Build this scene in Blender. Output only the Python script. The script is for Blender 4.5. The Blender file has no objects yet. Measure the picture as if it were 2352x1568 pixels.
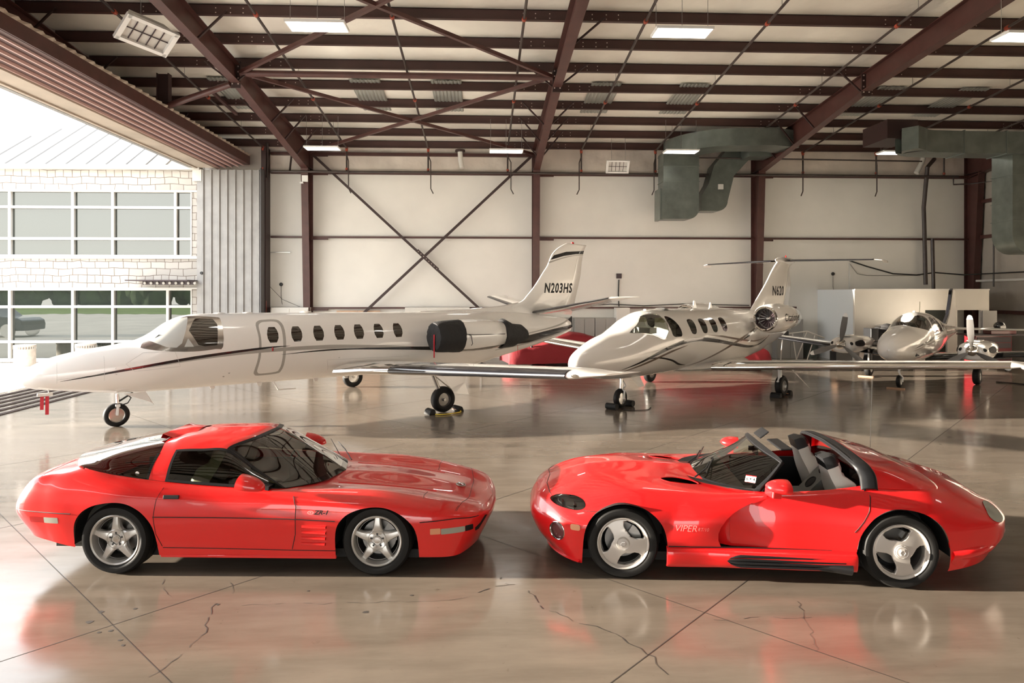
import bpy, bmesh, math, random
import numpy as np
from mathutils import Vector, Matrix
from mathutils.bvhtree import BVHTree
random.seed(7)
C = bpy.context.scene.collection
R = math.radians
PI = math.pi

# ---------------------------------------------------------------- camera, sky, sun, exposure
F_PX, YAW, CAM_H = 1552.0, 2.5, 2.7
cam_d = bpy.data.cameras.new('camera'); cam = bpy.data.objects.new('camera', cam_d); C.objects.link(cam)
cam.location = (0, 0, CAM_H); cam.rotation_euler = (R(90), 0, R(-YAW))
cam_d.sensor_width = 36; cam_d.lens = 36*F_PX/2352; cam_d.shift_y = -(784-670)/2352
cam_d.clip_start = .1; cam_d.clip_end = 900
sc = bpy.context.scene; sc.camera = cam
sc.view_settings.view_transform = 'Standard'; sc.view_settings.look = 'None'
sc.view_settings.exposure = 0.26; sc.view_settings.gamma = 1; sc.view_settings.use_curve_mapping = False
sc.cycles.max_bounces = 8; sc.cycles.diffuse_bounces = 4; sc.cycles.glossy_bounces = 5
sc.cycles.transparent_max_bounces = 16; sc.cycles.use_denoising = True
sc.cycles.sample_clamp_indirect = 6; sc.cycles.caustics_reflective = True; sc.cycles.blur_glossy = 1.0; sc.cycles.caustics_refractive = False
w = bpy.data.worlds.new('sky'); sc.world = w; w.use_nodes = True
nt = w.node_tree; bg = nt.nodes['Background']
tc = nt.nodes.new('ShaderNodeTexCoord'); sx = nt.nodes.new('ShaderNodeSeparateXYZ'); cr = nt.nodes.new('ShaderNodeValToRGB')
nt.links.new(tc.outputs['Generated'], sx.inputs[0]); nt.links.new(sx.outputs['Z'], cr.inputs[0]); nt.links.new(cr.outputs[0], bg.inputs[0])
e = cr.color_ramp.elements; e[0].position = .0; e[0].color = (1.0, .955, .88, 1); e[1].position = .6; e[1].color = (.86, .92, 1.0, 1)
bg.inputs[1].default_value = 4.7
SUN_AZ, SUN_EL = -3.0, 8.3        # the sun stands low to the left, light travels to the right
sd = bpy.data.lights.new('sun', 'SUN'); sd.energy = 27.0; sd.angle = R(.6); sd.color = (1, .9, .76)
so = bpy.data.objects.new('sun', sd); C.objects.link(so)
dv = Vector((math.cos(R(SUN_AZ))*math.cos(R(SUN_EL)), math.sin(R(SUN_AZ))*math.cos(R(SUN_EL)), -math.sin(R(SUN_EL))))
so.rotation_euler = dv.to_track_quat('-Z', 'Y').to_euler(); so.location = (-40, 10, 20)

# ---------------------------------------------------------------- materials
M = {}
def mat(name, col, rough=.5, metal=0, coat=0, emit=None, es=1, noise=None, bump=None, spec=None, coatr=.03):
    m = bpy.data.materials.new(name); m.use_nodes = True; t = m.node_tree; b = t.nodes['Principled BSDF']
    b.inputs['Base Color'].default_value = (*col, 1); b.inputs['Roughness'].default_value = rough; b.inputs['Metallic'].default_value = metal
    b.inputs['Coat Weight'].default_value = coat; b.inputs['Coat Roughness'].default_value = coatr
    if spec is not None: b.inputs['Specular IOR Level'].default_value = spec
    if emit: b.inputs['Emission Color'].default_value = (*emit, 1); b.inputs['Emission Strength'].default_value = es
    if noise:                                  # (scale, amount, detail): soft variation of the colour
        tcn = t.nodes.new('ShaderNodeTexCoord'); n = t.nodes.new('ShaderNodeTexNoise'); n.inputs['Scale'].default_value = noise[0]; n.inputs['Detail'].default_value = noise[2] if len(noise) > 2 else 4
        r = t.nodes.new('ShaderNodeValToRGB'); a = noise[1]
        r.color_ramp.elements[0].position = .3; r.color_ramp.elements[1].position = .7
        r.color_ramp.elements[0].color = (*[c*(1-a) for c in col], 1); r.color_ramp.elements[1].color = (*[min(1, c*(1+a)) for c in col], 1)
        t.links.new(tcn.outputs['Object'], n.inputs['Vector']); t.links.new(n.outputs['Fac'], r.inputs[0]); t.links.new(r.outputs[0], b.inputs['Base Color'])
    if bump:                                   # (scale, strength, distance)
        tcn = t.nodes.new('ShaderNodeTexCoord'); n = t.nodes.new('ShaderNodeTexNoise'); n.inputs['Scale'].default_value = bump[0]; n.inputs['Detail'].default_value = 5
        bp = t.nodes.new('ShaderNodeBump'); bp.inputs['Strength'].default_value = bump[1]; bp.inputs['Distance'].default_value = bump[2]
        t.links.new(tcn.outputs['Object'], n.inputs['Vector']); t.links.new(n.outputs['Fac'], bp.inputs['Height']); t.links.new(bp.outputs[0], b.inputs['Normal'])
    M[name] = m; return m
def glass(name, tint, gloss=(1, 1, 1), ior=1.5, rough=.0, boost=1.0):
    m = bpy.data.materials.new(name); m.use_nodes = True; t = m.node_tree; t.nodes.clear()
    o = t.nodes.new('ShaderNodeOutputMaterial'); tr = t.nodes.new('ShaderNodeBsdfTransparent'); g = t.nodes.new('ShaderNodeBsdfGlossy'); mx = t.nodes.new('ShaderNodeMixShader')
    fr = t.nodes.new('ShaderNodeFresnel'); fr.inputs[0].default_value = ior; tr.inputs[0].default_value = (*tint, 1); g.inputs[0].default_value = (*gloss, 1); g.inputs['Roughness'].default_value = rough
    mu = t.nodes.new('ShaderNodeMath'); mu.operation = 'MULTIPLY'; mu.use_clamp = True; mu.inputs[1].default_value = boost
    t.links.new(fr.outputs[0], mu.inputs[0]); t.links.new(mu.outputs[0], mx.inputs[0]); t.links.new(tr.outputs[0], mx.inputs[1]); t.links.new(g.outputs[0], mx.inputs[2]); t.links.new(mx.outputs[0], o.inputs[0])
    M[name] = m; return m
mat('steel', (.075, .028, .023), .42, noise=(3, .18)); mat('steel_dark', (.035, .016, .014), .5)
mat('pipe', (.05, .035, .03), .4, noise=(5, .2)); mat('pipe_red', (.35, .06, .03), .4)
mat('purlin', (.052, .020, .016), .45, noise=(1.5, .15)); mat('bolt', (.62, .52, .46), .35, metal=.6)
mat('wallp', (.79, .765, .71), .5, noise=(.6, .05), bump=(.7, .25, .02)); mat('insul_low_bounce', (.38, .34, .29), .6, noise=(.9, .14), bump=(2.2, .8, .05)); mat('insul', (.72, .64, .56), .55, noise=(.9, .14), bump=(2.2, .8, .05))
mat('roofins', (.90, .84, .75), .42, noise=(.45, .16, 6), bump=(1.6, .55, .05)); mat('roofpatch', (.42, .43, .39), .3, metal=.4)
mat('door_metal', (.30, .29, .28), .45, metal=.3, noise=(2, .12)); mat('door_metal_dark', (.10, .095, .10), .5); mat('soffit', (.42, .35, .28), .55, noise=(1, .12)); mat('track', (.62, .42, .38), .4)
mat('white', (.82, .81, .78), .45); mat('white_dim', (.62, .6, .56), .5); mat('plastic_black', (.012, .012, .013), .38); mat('rubber', (.010, .0095, .009), .6, spec=.25, bump=(60, .15, .004))
mat('matte_black', (.006, .006, .006), .7); mat('dark_fabric', (.014, .013, .013), .8, bump=(9, .6, .03)); mat('alu', (.72, .71, .69), .2, metal=1); mat('chrome', (.9, .89, .87), .05, metal=1)
mat('galv', (.16, .18, .16), .36, metal=.5, noise=(2.5, .2)); mat('galv_line', (.16, .18, .16), .5, metal=.4)
mat('red', (.76, .016, .015), .28, coat=1.0, coatr=.015, spec=.35); mat('viper_red', (.74, .011, .013), .28, coat=1.0, coatr=.015, spec=.35)
mat('seam', (.02, .004, .004), .6); mat('red_cloth', (.19, .003, .008), .75, bump=(3, .4, .04)); mat('tag_red', (.45, .01, .02), .6)
mat('jetwhite', (.83, .80, .76), .22, coat=.8, coatr=.03); mat('jetgrey', (.36, .34, .31), .3, coat=.5); mat('jetblack', (.008, .008, .01), .2, coat=.8); mat('jetbrown', (.13, .085, .06), .3, coat=.5)
mat('panel_line', (.45, .43, .40), .5); mat('strut_white', (.78, .77, .74), .3); mat('strut_metal', (.45, .44, .42), .3, metal=.8)
mat('rim_silver', (.62, .60, .57), .3, metal=.55, coat=.5); mat('rim_viper', (.60, .56, .52), .38, metal=.35, coat=.4); mat('brake', (.25, .24, .23), .4, metal=.8)
mat('leather_tan', (.42, .40, .26), .4); mat('leather_grey', (.78, .75, .69), .42, bump=(20, .2, .004)); mat('leather_black', (.015, .015, .016), .45, bump=(20, .2, .004))
mat('interior', (.05, .048, .038), .7); mat('interior_tan', (.20, .19, .13), .6); mat('console_grey', (.13, .14, .135), .5)
mat('amber', (.75, .33, .18), .3, coat=.5); mat('lamp_clear', (.33, .33, .28), .15, coat=1); mat('lamp_red', (.35, .01, .012), .15, coat=1); mat('fog_lens', (.16, .05, .05), .12, coat=1)
mat('led', (1, 1, 1), .5, emit=(1, .95, .86), es=9); mat('decal_pink', (.9, .38, .36), .4); mat('ply', (.55, .36, .24), .6, noise=(4, .12))
mat('locker', (.30, .29, .27), .5); mat('locker_white', (.70, .68, .63), .5); mat('shed_wall', (.66, .62, .55), .6, noise=(1, .04)); mat('shed_side', (.72, .75, .76), .6); mat('room_shade', (.035, .04, .033), .7)
mat('tool_red', (.16, .006, .01), .3, coat=.5); mat('tool_dark', (.05, .03, .035), .4); mat('card', (.34, .2, .12), .7); mat('cable', (.02, .018, .016), .6); mat('rope_yellow', (.75, .55, .05), .6)
mat('mull', (.62, .60, .56), .5); mat('roofmetal', (.40, .40, .39), .5); mat('seamline', (.20, .19, .18), .5); mat('apron', (.72, .66, .58), .7, noise=(.3, .1)); mat('grass', (.16, .24, .05), .9, noise=(.2, .3)); mat('leaf', (.03, .055, .016), .9, noise=(.5, .5)); mat('asphalt', (.14, .12, .115), .8)
mat('suv', (.02, .025, .028), .15, coat=1); mat('conc', (.62, .55, .48), .8, noise=(6, .15)); mat('prop_grey', (.16, .15, .14), .4)
glass('glass_dark', (.30, .33, .27), boost=2.2); glass('glass_clear', (.62, .66, .58), boost=1.2); glass('glass_pale', (.8, .82, .78), boost=1.2); glass('lens', (.8, .82, .82), boost=1.6)
mat('glass_cabin', (.03, .024, .018), .05, coat=1, spec=.8); mat('windscreen_cover', (.50, .50, .47), .2, coat=.6)
mat('skin_trim', (.010, .010, .011), .42, spec=.3); mat('frit', (.008, .01, .01), .06, coat=1)

def floor_material():
    m = mat('floor', (.44, .39, .33), .16, spec=.72); t = m.node_tree; b = t.nodes['Principled BSDF']
    co = t.nodes.new('ShaderNodeTexCoord')
    def noise(sc_, det, rough=.5, vec=None):
        n = t.nodes.new('ShaderNodeTexNoise'); n.inputs['Scale'].default_value = sc_; n.inputs['Detail'].default_value = det; n.inputs['Roughness'].default_value = rough
        t.links.new(vec or co.outputs['Object'], n.inputs['Vector']); return n
    def ramp(src, stops):
        r = t.nodes.new('ShaderNodeValToRGB'); e = r.color_ramp.elements
        e[0].position, e[0].color = stops[0][0], (*stops[0][1], 1); e[1].position, e[1].color = stops[1][0], (*stops[1][1], 1)
        for p, c in stops[2:]: q = e.new(p); q.color = (*c, 1)
        t.links.new(src, r.inputs[0]); return r
    big = noise(.28, 6, .6); r1 = ramp(big.outputs['Fac'], [(.3, (.160, .130, .104)), (.7, (.240, .200, .162))])
    mp = t.nodes.new('ShaderNodeMapping'); mp.inputs['Scale'].default_value = (.6, 3.2, 1); mp.inputs['Rotation'].default_value = (0, 0, R(8)); t.links.new(co.outputs['Object'], mp.inputs[0])
    st = noise(1.1, 8, .65, mp.outputs[0]); r2 = ramp(st.outputs['Fac'], [(.35, (.80, .79, .77)), (.62, (1.05, 1.04, 1.02))])
    spk = noise(9, 6, .7); r3 = ramp(spk.outputs['Fac'], [(.27, (.45, .43, .40)), (.36, (1, 1, 1))])
    mx = t.nodes.new('ShaderNodeMix'); mx.data_type = 'RGBA'; mx.blend_type = 'MULTIPLY'; mx.inputs[0].default_value = 1; t.links.new(r1.outputs[0], mx.inputs[6]); t.links.new(r2.outputs[0], mx.inputs[7])
    m2 = t.nodes.new('ShaderNodeMix'); m2.data_type = 'RGBA'; m2.blend_type = 'MULTIPLY'; m2.inputs[0].default_value = .6; t.links.new(mx.outputs[2], m2.inputs[6]); t.links.new(r3.outputs[0], m2.inputs[7])
    t.links.new(m2.outputs[2], b.inputs['Base Color'])
    rr = ramp(st.outputs['Fac'], [(.3, (.10, .10, .10)), (.7, (.22, .22, .22))]); t.links.new(rr.outputs[0], b.inputs['Roughness'])
    bn = noise(1.7, 3); bp = t.nodes.new('ShaderNodeBump'); bp.inputs['Strength'].default_value = .08; bp.inputs['Distance'].default_value = .02; t.links.new(bn.outputs['Fac'], bp.inputs['Height']); t.links.new(bp.outputs[0], b.inputs['Normal'])
floor_material()
def stone_material():
    m = mat('stone', (.82, .77, .70), .8); t = m.node_tree; b = t.nodes['Principled BSDF']; co = t.nodes.new('ShaderNodeTexCoord')
    mp = t.nodes.new('ShaderNodeMapping'); mp.inputs['Rotation'].default_value = (R(90), 0, 0); t.links.new(co.outputs['Object'], mp.inputs[0])
    nz = t.nodes.new('ShaderNodeTexNoise'); nz.inputs['Scale'].default_value = 1.1; t.links.new(mp.outputs[0], nz.inputs['Vector'])
    ad = t.nodes.new('ShaderNodeMix'); ad.data_type = 'RGBA'; ad.blend_type = 'ADD'; ad.inputs[0].default_value = .18; t.links.new(mp.outputs[0], ad.inputs[6]); t.links.new(nz.outputs['Color'], ad.inputs[7])
    v = t.nodes.new('ShaderNodeTexVoronoi'); v.feature = 'DISTANCE_TO_EDGE'; v.distance = 'CHEBYCHEV' if hasattr(v, 'distance') else v.distance
    v = t.nodes.new('ShaderNodeTexBrick'); v.offset = .37; v.squash = .6; v.squash_frequency = 3; v.offset_frequency = 2
    for k, q in (('Scale', 1.0), ('Mortar Size', .012), ('Mortar Smooth', .1), ('Bias', 0), ('Brick Width', .52), ('Row Height', .27)): v.inputs[k].default_value = q
    v.inputs['Color1'].default_value = (.50, .47, .43, 1); v.inputs['Color2'].default_value = (.42, .39, .355, 1); v.inputs['Mortar'].default_value = (.16, .125, .10, 1)
    t.links.new(ad.outputs[2], v.inputs['Vector']); t.links.new(v.outputs['Color'], b.inputs['Base Color'])
stone_material()
def facade_glass():
    m = bpy.data.materials.new('facade_glass'); m.use_nodes = True; t = m.node_tree; t.nodes.clear(); M['facade_glass'] = m
    o = t.nodes.new('ShaderNodeOutputMaterial'); g = t.nodes.new('ShaderNodeBsdfGlossy'); d = t.nodes.new('ShaderNodeBsdfDiffuse'); mx = t.nodes.new('ShaderNodeMixShader')
    g.inputs[0].default_value = (.9, .93, .90, 1); g.inputs['Roughness'].default_value = .0; d.inputs[0].default_value = (.03, .035, .03, 1); mx.inputs[0].default_value = .12
    co = t.nodes.new('ShaderNodeTexCoord'); n = t.nodes.new('ShaderNodeTexNoise'); n.inputs['Scale'].default_value = .5; bp = t.nodes.new('ShaderNodeBump'); bp.inputs['Strength'].default_value = .03; bp.inputs['Distance'].default_value = .1
    t.links.new(co.outputs['Object'], n.inputs['Vector']); t.links.new(n.outputs['Fac'], bp.inputs['Height']); t.links.new(bp.outputs[0], g.inputs['Normal'])
    t.links.new(d.outputs[0], mx.inputs[1]); t.links.new(g.outputs[0], mx.inputs[2]); t.links.new(mx.outputs[0], o.inputs[0])
facade_glass()

# ---------------------------------------------------------------- mesh helpers
def tag(o, label=None, cat=None, group=None, kind=None):
    if label: o['label'] = label
    if cat: o['category'] = cat
    if group: o['group'] = group
    if kind: o['kind'] = kind
    return o
def thing(name, label, cat, loc=(0, 0, 0), rz=0, group=None):
    o = bpy.data.objects.new(name, None); C.objects.link(o); o.location = loc; o.rotation_euler = (0, 0, rz); o.empty_display_size = .1
    return tag(o, label, cat, group)
def orth(d):
    d = Vector(d).normalized(); a = Vector((0, 0, 1)) if abs(d.z) < .9 else Vector((1, 0, 0))
    x = d.cross(a).normalized(); return x, x.cross(d).normalized()
class MB:
    def __init__(s): s.v = []; s.f = []; s.mi = []; s.cur = 0; s.mats = None
    def add(s, vs, fs):
        n = len(s.v); s.v += [tuple(p) for p in vs]; s.f += [tuple(i+n for i in f) for f in fs]; s.mi += [s.cur]*len(fs); return s
    def box(s, x0, x1, y0, y1, z0, z1):
        return s.add([(x, y, z) for x in (x0, x1) for y in (y0, y1) for z in (z0, z1)], [(0, 1, 3, 2), (4, 6, 7, 5), (0, 4, 5, 1), (2, 3, 7, 6), (0, 2, 6, 4), (1, 5, 7, 3)])
    def bar(s, a, b, w, h=None, up=(0, 0, 1)):          # rectangular bar from a to b
        a, b = Vector(a), Vector(b); h = h or w; d = (b-a).normalized(); x = d.cross(Vector(up))
        if x.length < 1e-4: x = d.cross(Vector((1, 0, 0)))
        x.normalize(); y = x.cross(d).normalized(); vs = []
        for p in (a, b):
            for sx_, sy_ in ((-1, -1), (1, -1), (1, 1), (-1, 1)): vs.append(p+x*sx_*w/2+y*sy_*h/2)
        return s.add(vs, [(3, 2, 1, 0), (4, 5, 6, 7), (0, 1, 5, 4), (1, 2, 6, 5), (2, 3, 7, 6), (3, 0, 4, 7)])
    def tube(s, pts, r, n=8, caps=True):
        pts = [Vector(p) for p in pts]; rs = r if isinstance(r, (list, tuple)) else [r]*len(pts); vs = []; fs = []; x = None
        for i, p in enumerate(pts):
            d = (pts[min(i+1, len(pts)-1)]-pts[max(i-1, 0)]).normalized()
            if x is None: x, y = orth(d)
            else:
                x = (x-d*x.dot(d));  x = x.normalized() if x.length > 1e-5 else orth(d)[0]; y = x.cross(d)
            for k in range(n):
                a = 2*PI*k/n; vs.append(p+(x*math.cos(a)+y*math.sin(a))*rs[i])
        for i in range(len(pts)-1):
            for k in range(n): fs.append((i*n+k, i*n+(k+1) % n, (i+1)*n+(k+1) % n, (i+1)*n+k))
        if caps: fs += [tuple(range(n))[::-1], tuple((len(pts)-1)*n+k for k in range(n))]
        return s.add(vs, fs)
    def lathe(s, prof, n=32, axis='z', o=(0, 0, 0), close=False):      # prof: (radius, height)
        vs = []; fs = []; m = len(prof)
        for k in range(n):
            a = 2*PI*k/n; c, q = math.cos(a), math.sin(a)
            for r, h in prof:
                p = (r*c, r*q, h) if axis == 'z' else ((r*c, h, r*q) if axis == 'y' else (h, r*c, r*q))
                vs.append((p[0]+o[0], p[1]+o[1], p[2]+o[2]))
        for k in range(n):
            for i in range(m-(0 if close else 1)):
                j = (i+1) % m; fs.append((k*m+i, ((k+1) % n)*m+i, ((k+1) % n)*m+j, k*m+j))
        return s.add(vs, fs)
    def prism(s, poly, a, b, axis='y'):                 # polygon extruded along an axis
        n = len(poly); P = (lambda u, v, h: (u, h, v)) if axis == 'y' else ((lambda u, v, h: (u, v, h)) if axis == 'z' else (lambda u, v, h: (h, u, v)))
        vs = [P(u, v, a) for u, v in poly]+[P(u, v, b) for u, v in poly]
        return s.add(vs, [tuple(range(n)), tuple(range(2*n-1, n-1, -1))]+[(i, n+i, n+(i+1) % n, (i+1) % n) for i in range(n)])
    def grid(s, G):                                     # G[i][j] points
        n, m = len(G), len(G[0]); return s.add([p for r in G for p in r], [(i*m+j, i*m+j+1, (i+1)*m+j+1, (i+1)*m+j) for i in range(n-1) for j in range(m-1)])
    def sphere(s, c, r, n=16, m=10):
        r = r if isinstance(r, tuple) else (r, r, r)
        return s.grid([[(c[0]+r[0]*math.sin(PI*j/m)*math.cos(2*PI*i/n), c[1]+r[1]*math.sin(PI*j/m)*math.sin(2*PI*i/n), c[2]+r[2]*math.cos(PI*j/m)) for j in range(m+1)] for i in range(n+1)])
    def xf(s, mtx):
        s.v = [tuple(mtx @ Vector(p)) for p in s.v]; return s
    def build(s, name, m, parent=None, smooth=None, bevel=0, recalc=True, sharp=35, sub=0):
        me = bpy.data.meshes.new(name); me.from_pydata(s.v, [], s.f)
        ms = m if isinstance(m, (list, tuple)) else [m]
        for q in ms: me.materials.append(M[q])
        if len(ms) > 1: me.polygons.foreach_set('material_index', s.mi)
        bm = bmesh.new(); bm.from_mesh(me); bmesh.ops.remove_doubles(bm, verts=bm.verts, dist=1e-5)
        if recalc: bmesh.ops.recalc_face_normals(bm, faces=bm.faces)
        if smooth:
            lim = math.cos(R(sharp))
            for f in bm.faces: f.smooth = True
            for e_ in bm.edges:
                if len(e_.link_faces) == 2 and e_.link_faces[0].normal.dot(e_.link_faces[1].normal) < lim: e_.smooth = False
        bm.to_mesh(me); bm.free()
        o = bpy.data.objects.new(name, me); C.objects.link(o)
        if parent: o.parent = parent
        if bevel:
            b = o.modifiers.new('bevel', 'BEVEL'); b.width = bevel; b.segments = 2; b.limit_method = 'ANGLE'; b.angle_limit = R(40)
        if sub:
            b = o.modifiers.new('subsurf', 'SUBSURF'); b.levels = sub; b.render_levels = sub
        return o
def copy_tree(o, parent=None):
    c = o.copy(); C.objects.link(c); c.parent = parent
    for ch in list(o.children): copy_tree(ch, c)
    return c

def pchip(xs, ys):                                       # monotone cubic through points; ys (n, k)
    xs = np.asarray(xs, float); ys = np.asarray(ys, float); h = np.diff(xs); d = np.diff(ys, axis=0)/h[:, None]; n = len(xs); m = np.zeros_like(ys)
    for i in range(1, n-1):
        w1, w2 = 2*h[i]+h[i-1], h[i]+2*h[i-1]; a, b = d[i-1], d[i]; ok = a*b > 0
        with np.errstate(divide='ignore', invalid='ignore'): v = (w1+w2)/(w1/a+w2/b)
        m[i] = np.where(ok, v, 0)
    m[0], m[-1] = d[0], d[-1]
    def f(t):
        t = np.clip(np.asarray(t, float), xs[0], xs[-1]); i = np.clip(np.searchsorted(xs, t, 'right')-1, 0, n-2); u = ((t-xs[i])/h[i])[:, None]; H = h[i][:, None]
        return ys[i]*(1+2*u)*(1-u)**2+m[i]*H*u*(1-u)**2+ys[i+1]*u*u*(3-2*u)+m[i+1]*H*u*u*(u-1)
    return f
def crom(xs, ys):                                        # smooth C1 spline (finite differences) through points
    xs = np.asarray(xs, float); ys = np.asarray(ys, float); h = np.diff(xs); d = np.diff(ys, axis=0)/h[:, None]; n = len(xs); m = np.zeros_like(ys)
    for i in range(1, n-1): m[i] = (d[i-1]*h[i]+d[i]*h[i-1])/(h[i]+h[i-1])
    m[0], m[-1] = d[0], d[-1]
    def f(t):
        t = np.clip(np.asarray(t, float), xs[0], xs[-1]); i = np.clip(np.searchsorted(xs, t, 'right')-1, 0, n-2); u = ((t-xs[i])/h[i])[:, None]; H = h[i][:, None]
        return ys[i]*(1+2*u)*(1-u)**2+m[i]*H*u*(1-u)**2+ys[i+1]*u*u*(3-2*u)+m[i+1]*H*u*u*(u-1)
    return f
class Surf:                                              # surface through a net of points P[i][j]
    def __init__(s, P, si=None, tj=None, fi=crom, fj=crom):
        s.P = np.array(P, float); n, m, _ = s.P.shape; s.si = list(range(n)) if si is None else si; s.tj = list(range(m)) if tj is None else tj; s.fi, s.fj = fi, fj
    def ev(s, S_, T_):
        n, m, _ = s.P.shape; A = s.fi(s.si, s.P.reshape(n, m*3))(np.asarray(S_, float)).reshape(len(S_), m, 3)
        return np.array([s.fj(s.tj, A[i])(np.asarray(T_, float)) for i in range(len(S_))])
    def patch(s, mb, s0, s1, t0, t1, ns, nt_, side=1):
        G = s.ev(np.linspace(s0, s1, ns+1), np.linspace(t0, t1, nt_+1)); G[:, :, 1] *= side
        mb.grid([[tuple(p) for p in r] for r in G]); return mb

# cutting regions out of a surface seen along one axis
def inpoly(p, poly):
    x, y = p; c = False; n = len(poly)
    for i in range(n):
        (x1, y1), (x2, y2) = poly[i], poly[i-1]
        if (y1 > y) != (y2 > y) and x < (x2-x1)*(y-y1)/(y2-y1)+x1: c = not c
    return c
AX = {'y': (0, 2, 1), 'z': (0, 1, 2), 'x': (1, 2, 0)}
def extract(bm, poly, axis='y', side=0, keep=False, lim=None):
    """Cuts poly (seen along axis) out of bm; returns an MB of the faces inside."""
    i, j, k = AX[axis]; pad = 1e-4
    def ok(f):
        c = f.calc_center_median(); return (side == 0 or c[k]*side > 0) and (lim is None or lim(c))
    xs = [p[0] for p in poly]; ys = [p[1] for p in poly]; bb = (min(xs)-pad, max(xs)+pad, min(ys)-pad, max(ys)+pad)
    def near(f, b):
        a = [v.co[i] for v in f.verts]; c = [v.co[j] for v in f.verts]; return max(a) >= b[0] and min(a) <= b[1] and max(c) >= b[2] and min(c) <= b[3]
    cand = [f for f in bm.faces if near(f, bb) and ok(f)]
    for q in range(len(poly)):
        a, b = poly[q-1], poly[q]
        if abs(a[0]-b[0])+abs(a[1]-b[1]) < 1e-7: continue
        sb = (min(a[0], b[0])-pad, max(a[0], b[0])+pad, min(a[1], b[1])-pad, max(a[1], b[1])+pad)
        cand = [f for f in cand if f.is_valid]; fs = [f for f in cand if near(f, sb)]
        if not fs: continue
        co = [0, 0, 0]; no = [0, 0, 0]; co[i], co[j] = a; no[i], no[j] = -(b[1]-a[1]), b[0]-a[0]
        es = {e_ for f in fs for e_ in f.edges}; vs = {v for f in fs for v in f.verts}
        rset = set(fs); nb = len(bm.faces)
        res = bmesh.ops.bisect_plane(bm, geom=list(fs)+list(es)+list(vs), dist=1e-6, plane_co=co, plane_no=no)
        new = [g for g in res['geom'] if isinstance(g, bmesh.types.BMFace)]
        cand = list({*[f for f in cand if f.is_valid], *new})
    inside = []
    for f in bm.faces:
        if near(f, bb) and ok(f):
            c = f.calc_center_median()
            if inpoly((c[i], c[j]), poly): inside.append(f)
    mb = MB(); idx = {}
    for f in inside:
        r = []
        for v in f.verts:
            if v not in idx: idx[v] = len(mb.v); mb.v.append(tuple(v.co))
            r.append(idx[v])
        mb.f.append(tuple(r)); mb.mi.append(0)
    if not keep: bmesh.ops.delete(bm, geom=inside, context='FACES')
    return mb
def bm_of(mb):
    me = bpy.data.meshes.new('tmp'); me.from_pydata(mb.v, [], mb.f); bm = bmesh.new(); bm.from_mesh(me); bpy.data.meshes.remove(me)
    bmesh.ops.remove_doubles(bm, verts=bm.verts, dist=1e-5); bmesh.ops.recalc_face_normals(bm, faces=bm.faces); return bm
def build_bm(bm, name, m, parent=None, smooth=True, solid=0):
    for f in bm.faces: f.smooth = smooth
    me = bpy.data.meshes.new(name); bm.to_mesh(me); me.materials.append(M[m]); o = bpy.data.objects.new(name, me); C.objects.link(o)
    if parent: o.parent = parent
    if solid: q = o.modifiers.new('solid', 'SOLIDIFY'); q.thickness = solid; q.offset = -1
    return o
def mb_build_smooth(mb, name, m, parent=None, up=None, solid=0, push=0, sharp=60):
    bm = bm_of(mb)
    if up is not None and bm.faces:
        s_ = sum((f.normal.dot(Vector(up)) for f in bm.faces))
        if s_ < 0: bmesh.ops.reverse_faces(bm, faces=bm.faces)
    if push:
        bm.normal_update()
        for v in bm.verts: v.co += v.normal*push
    return build_bm(bm, name, m, parent, True, solid)
def onto(tree, u, v, axis='y', sgn=-1, off=.002):        # the point of a surface seen at (u, v) along an axis
    if axis == 'y': o, d = Vector((u, sgn*6, v)), Vector((0, -sgn, 0))
    elif axis == 'z': o, d = Vector((u, v, 8)), Vector((0, 0, -1))
    else: o, d = Vector((sgn*30, u, v)), Vector((-sgn, 0, 0))
    hit, n, _, _ = tree.ray_cast(o, d)
    if hit is None: return None
    return hit-d*off
def line_on(mb, tree, pts, r, axis='y', sgn=-1, step=.04, off=.0, n=5):
    P = []
    for (a, b) in zip(pts, pts[1:]):
        L = math.dist(a, b); m = max(1, int(L/step))
        for q in range(m+(b == pts[-1])):
            t = q/m; h = onto(tree, a[0]+(b[0]-a[0])*t, a[1]+(b[1]-a[1])*t, axis, sgn, off)
            if h is not None: P.append(h)
    if len(P) > 1: mb.tube(P, r, n, caps=False)
    return mb
def text_mb(s_, size, shear=0, bold=0, xs=1.0, sp=1.0, ext=0):
    cu = bpy.data.curves.new('t', 'FONT'); cu.body = s_; cu.size = size; cu.shear = shear; cu.offset = bold; cu.align_x = 'CENTER'; cu.align_y = 'CENTER'; cu.space_character = sp; cu.resolution_u = 3; cu.extrude = ext
    ob = bpy.data.objects.new('t', cu); C.objects.link(ob); dg = bpy.context.evaluated_depsgraph_get(); me = ob.evaluated_get(dg).to_mesh()
    mb = MB(); mb.add([(v.co.x*xs, v.co.y, v.co.z) for v in me.vertices], [tuple(p.vertices) for p in me.polygons])
    ob.evaluated_get(dg).to_mesh_clear(); bpy.data.objects.remove(ob); bpy.data.curves.remove(cu)
    bm = bm_of(mb); bmesh.ops.triangulate(bm, faces=bm.faces)
    for _ in range(3):
        es = [e_ for e_ in bm.edges if e_.calc_length() > size*.16]
        if es: bmesh.ops.subdivide_edges(bm, edges=es, cuts=1); bmesh.ops.triangulate(bm, faces=[f for f in bm.faces if len(f.verts) > 3])
    q = MB(); bm.verts.index_update(); q.add([tuple(v.co) for v in bm.verts], [tuple(v.index for v in f.verts) for f in bm.faces]); bm.free(); return q
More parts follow.
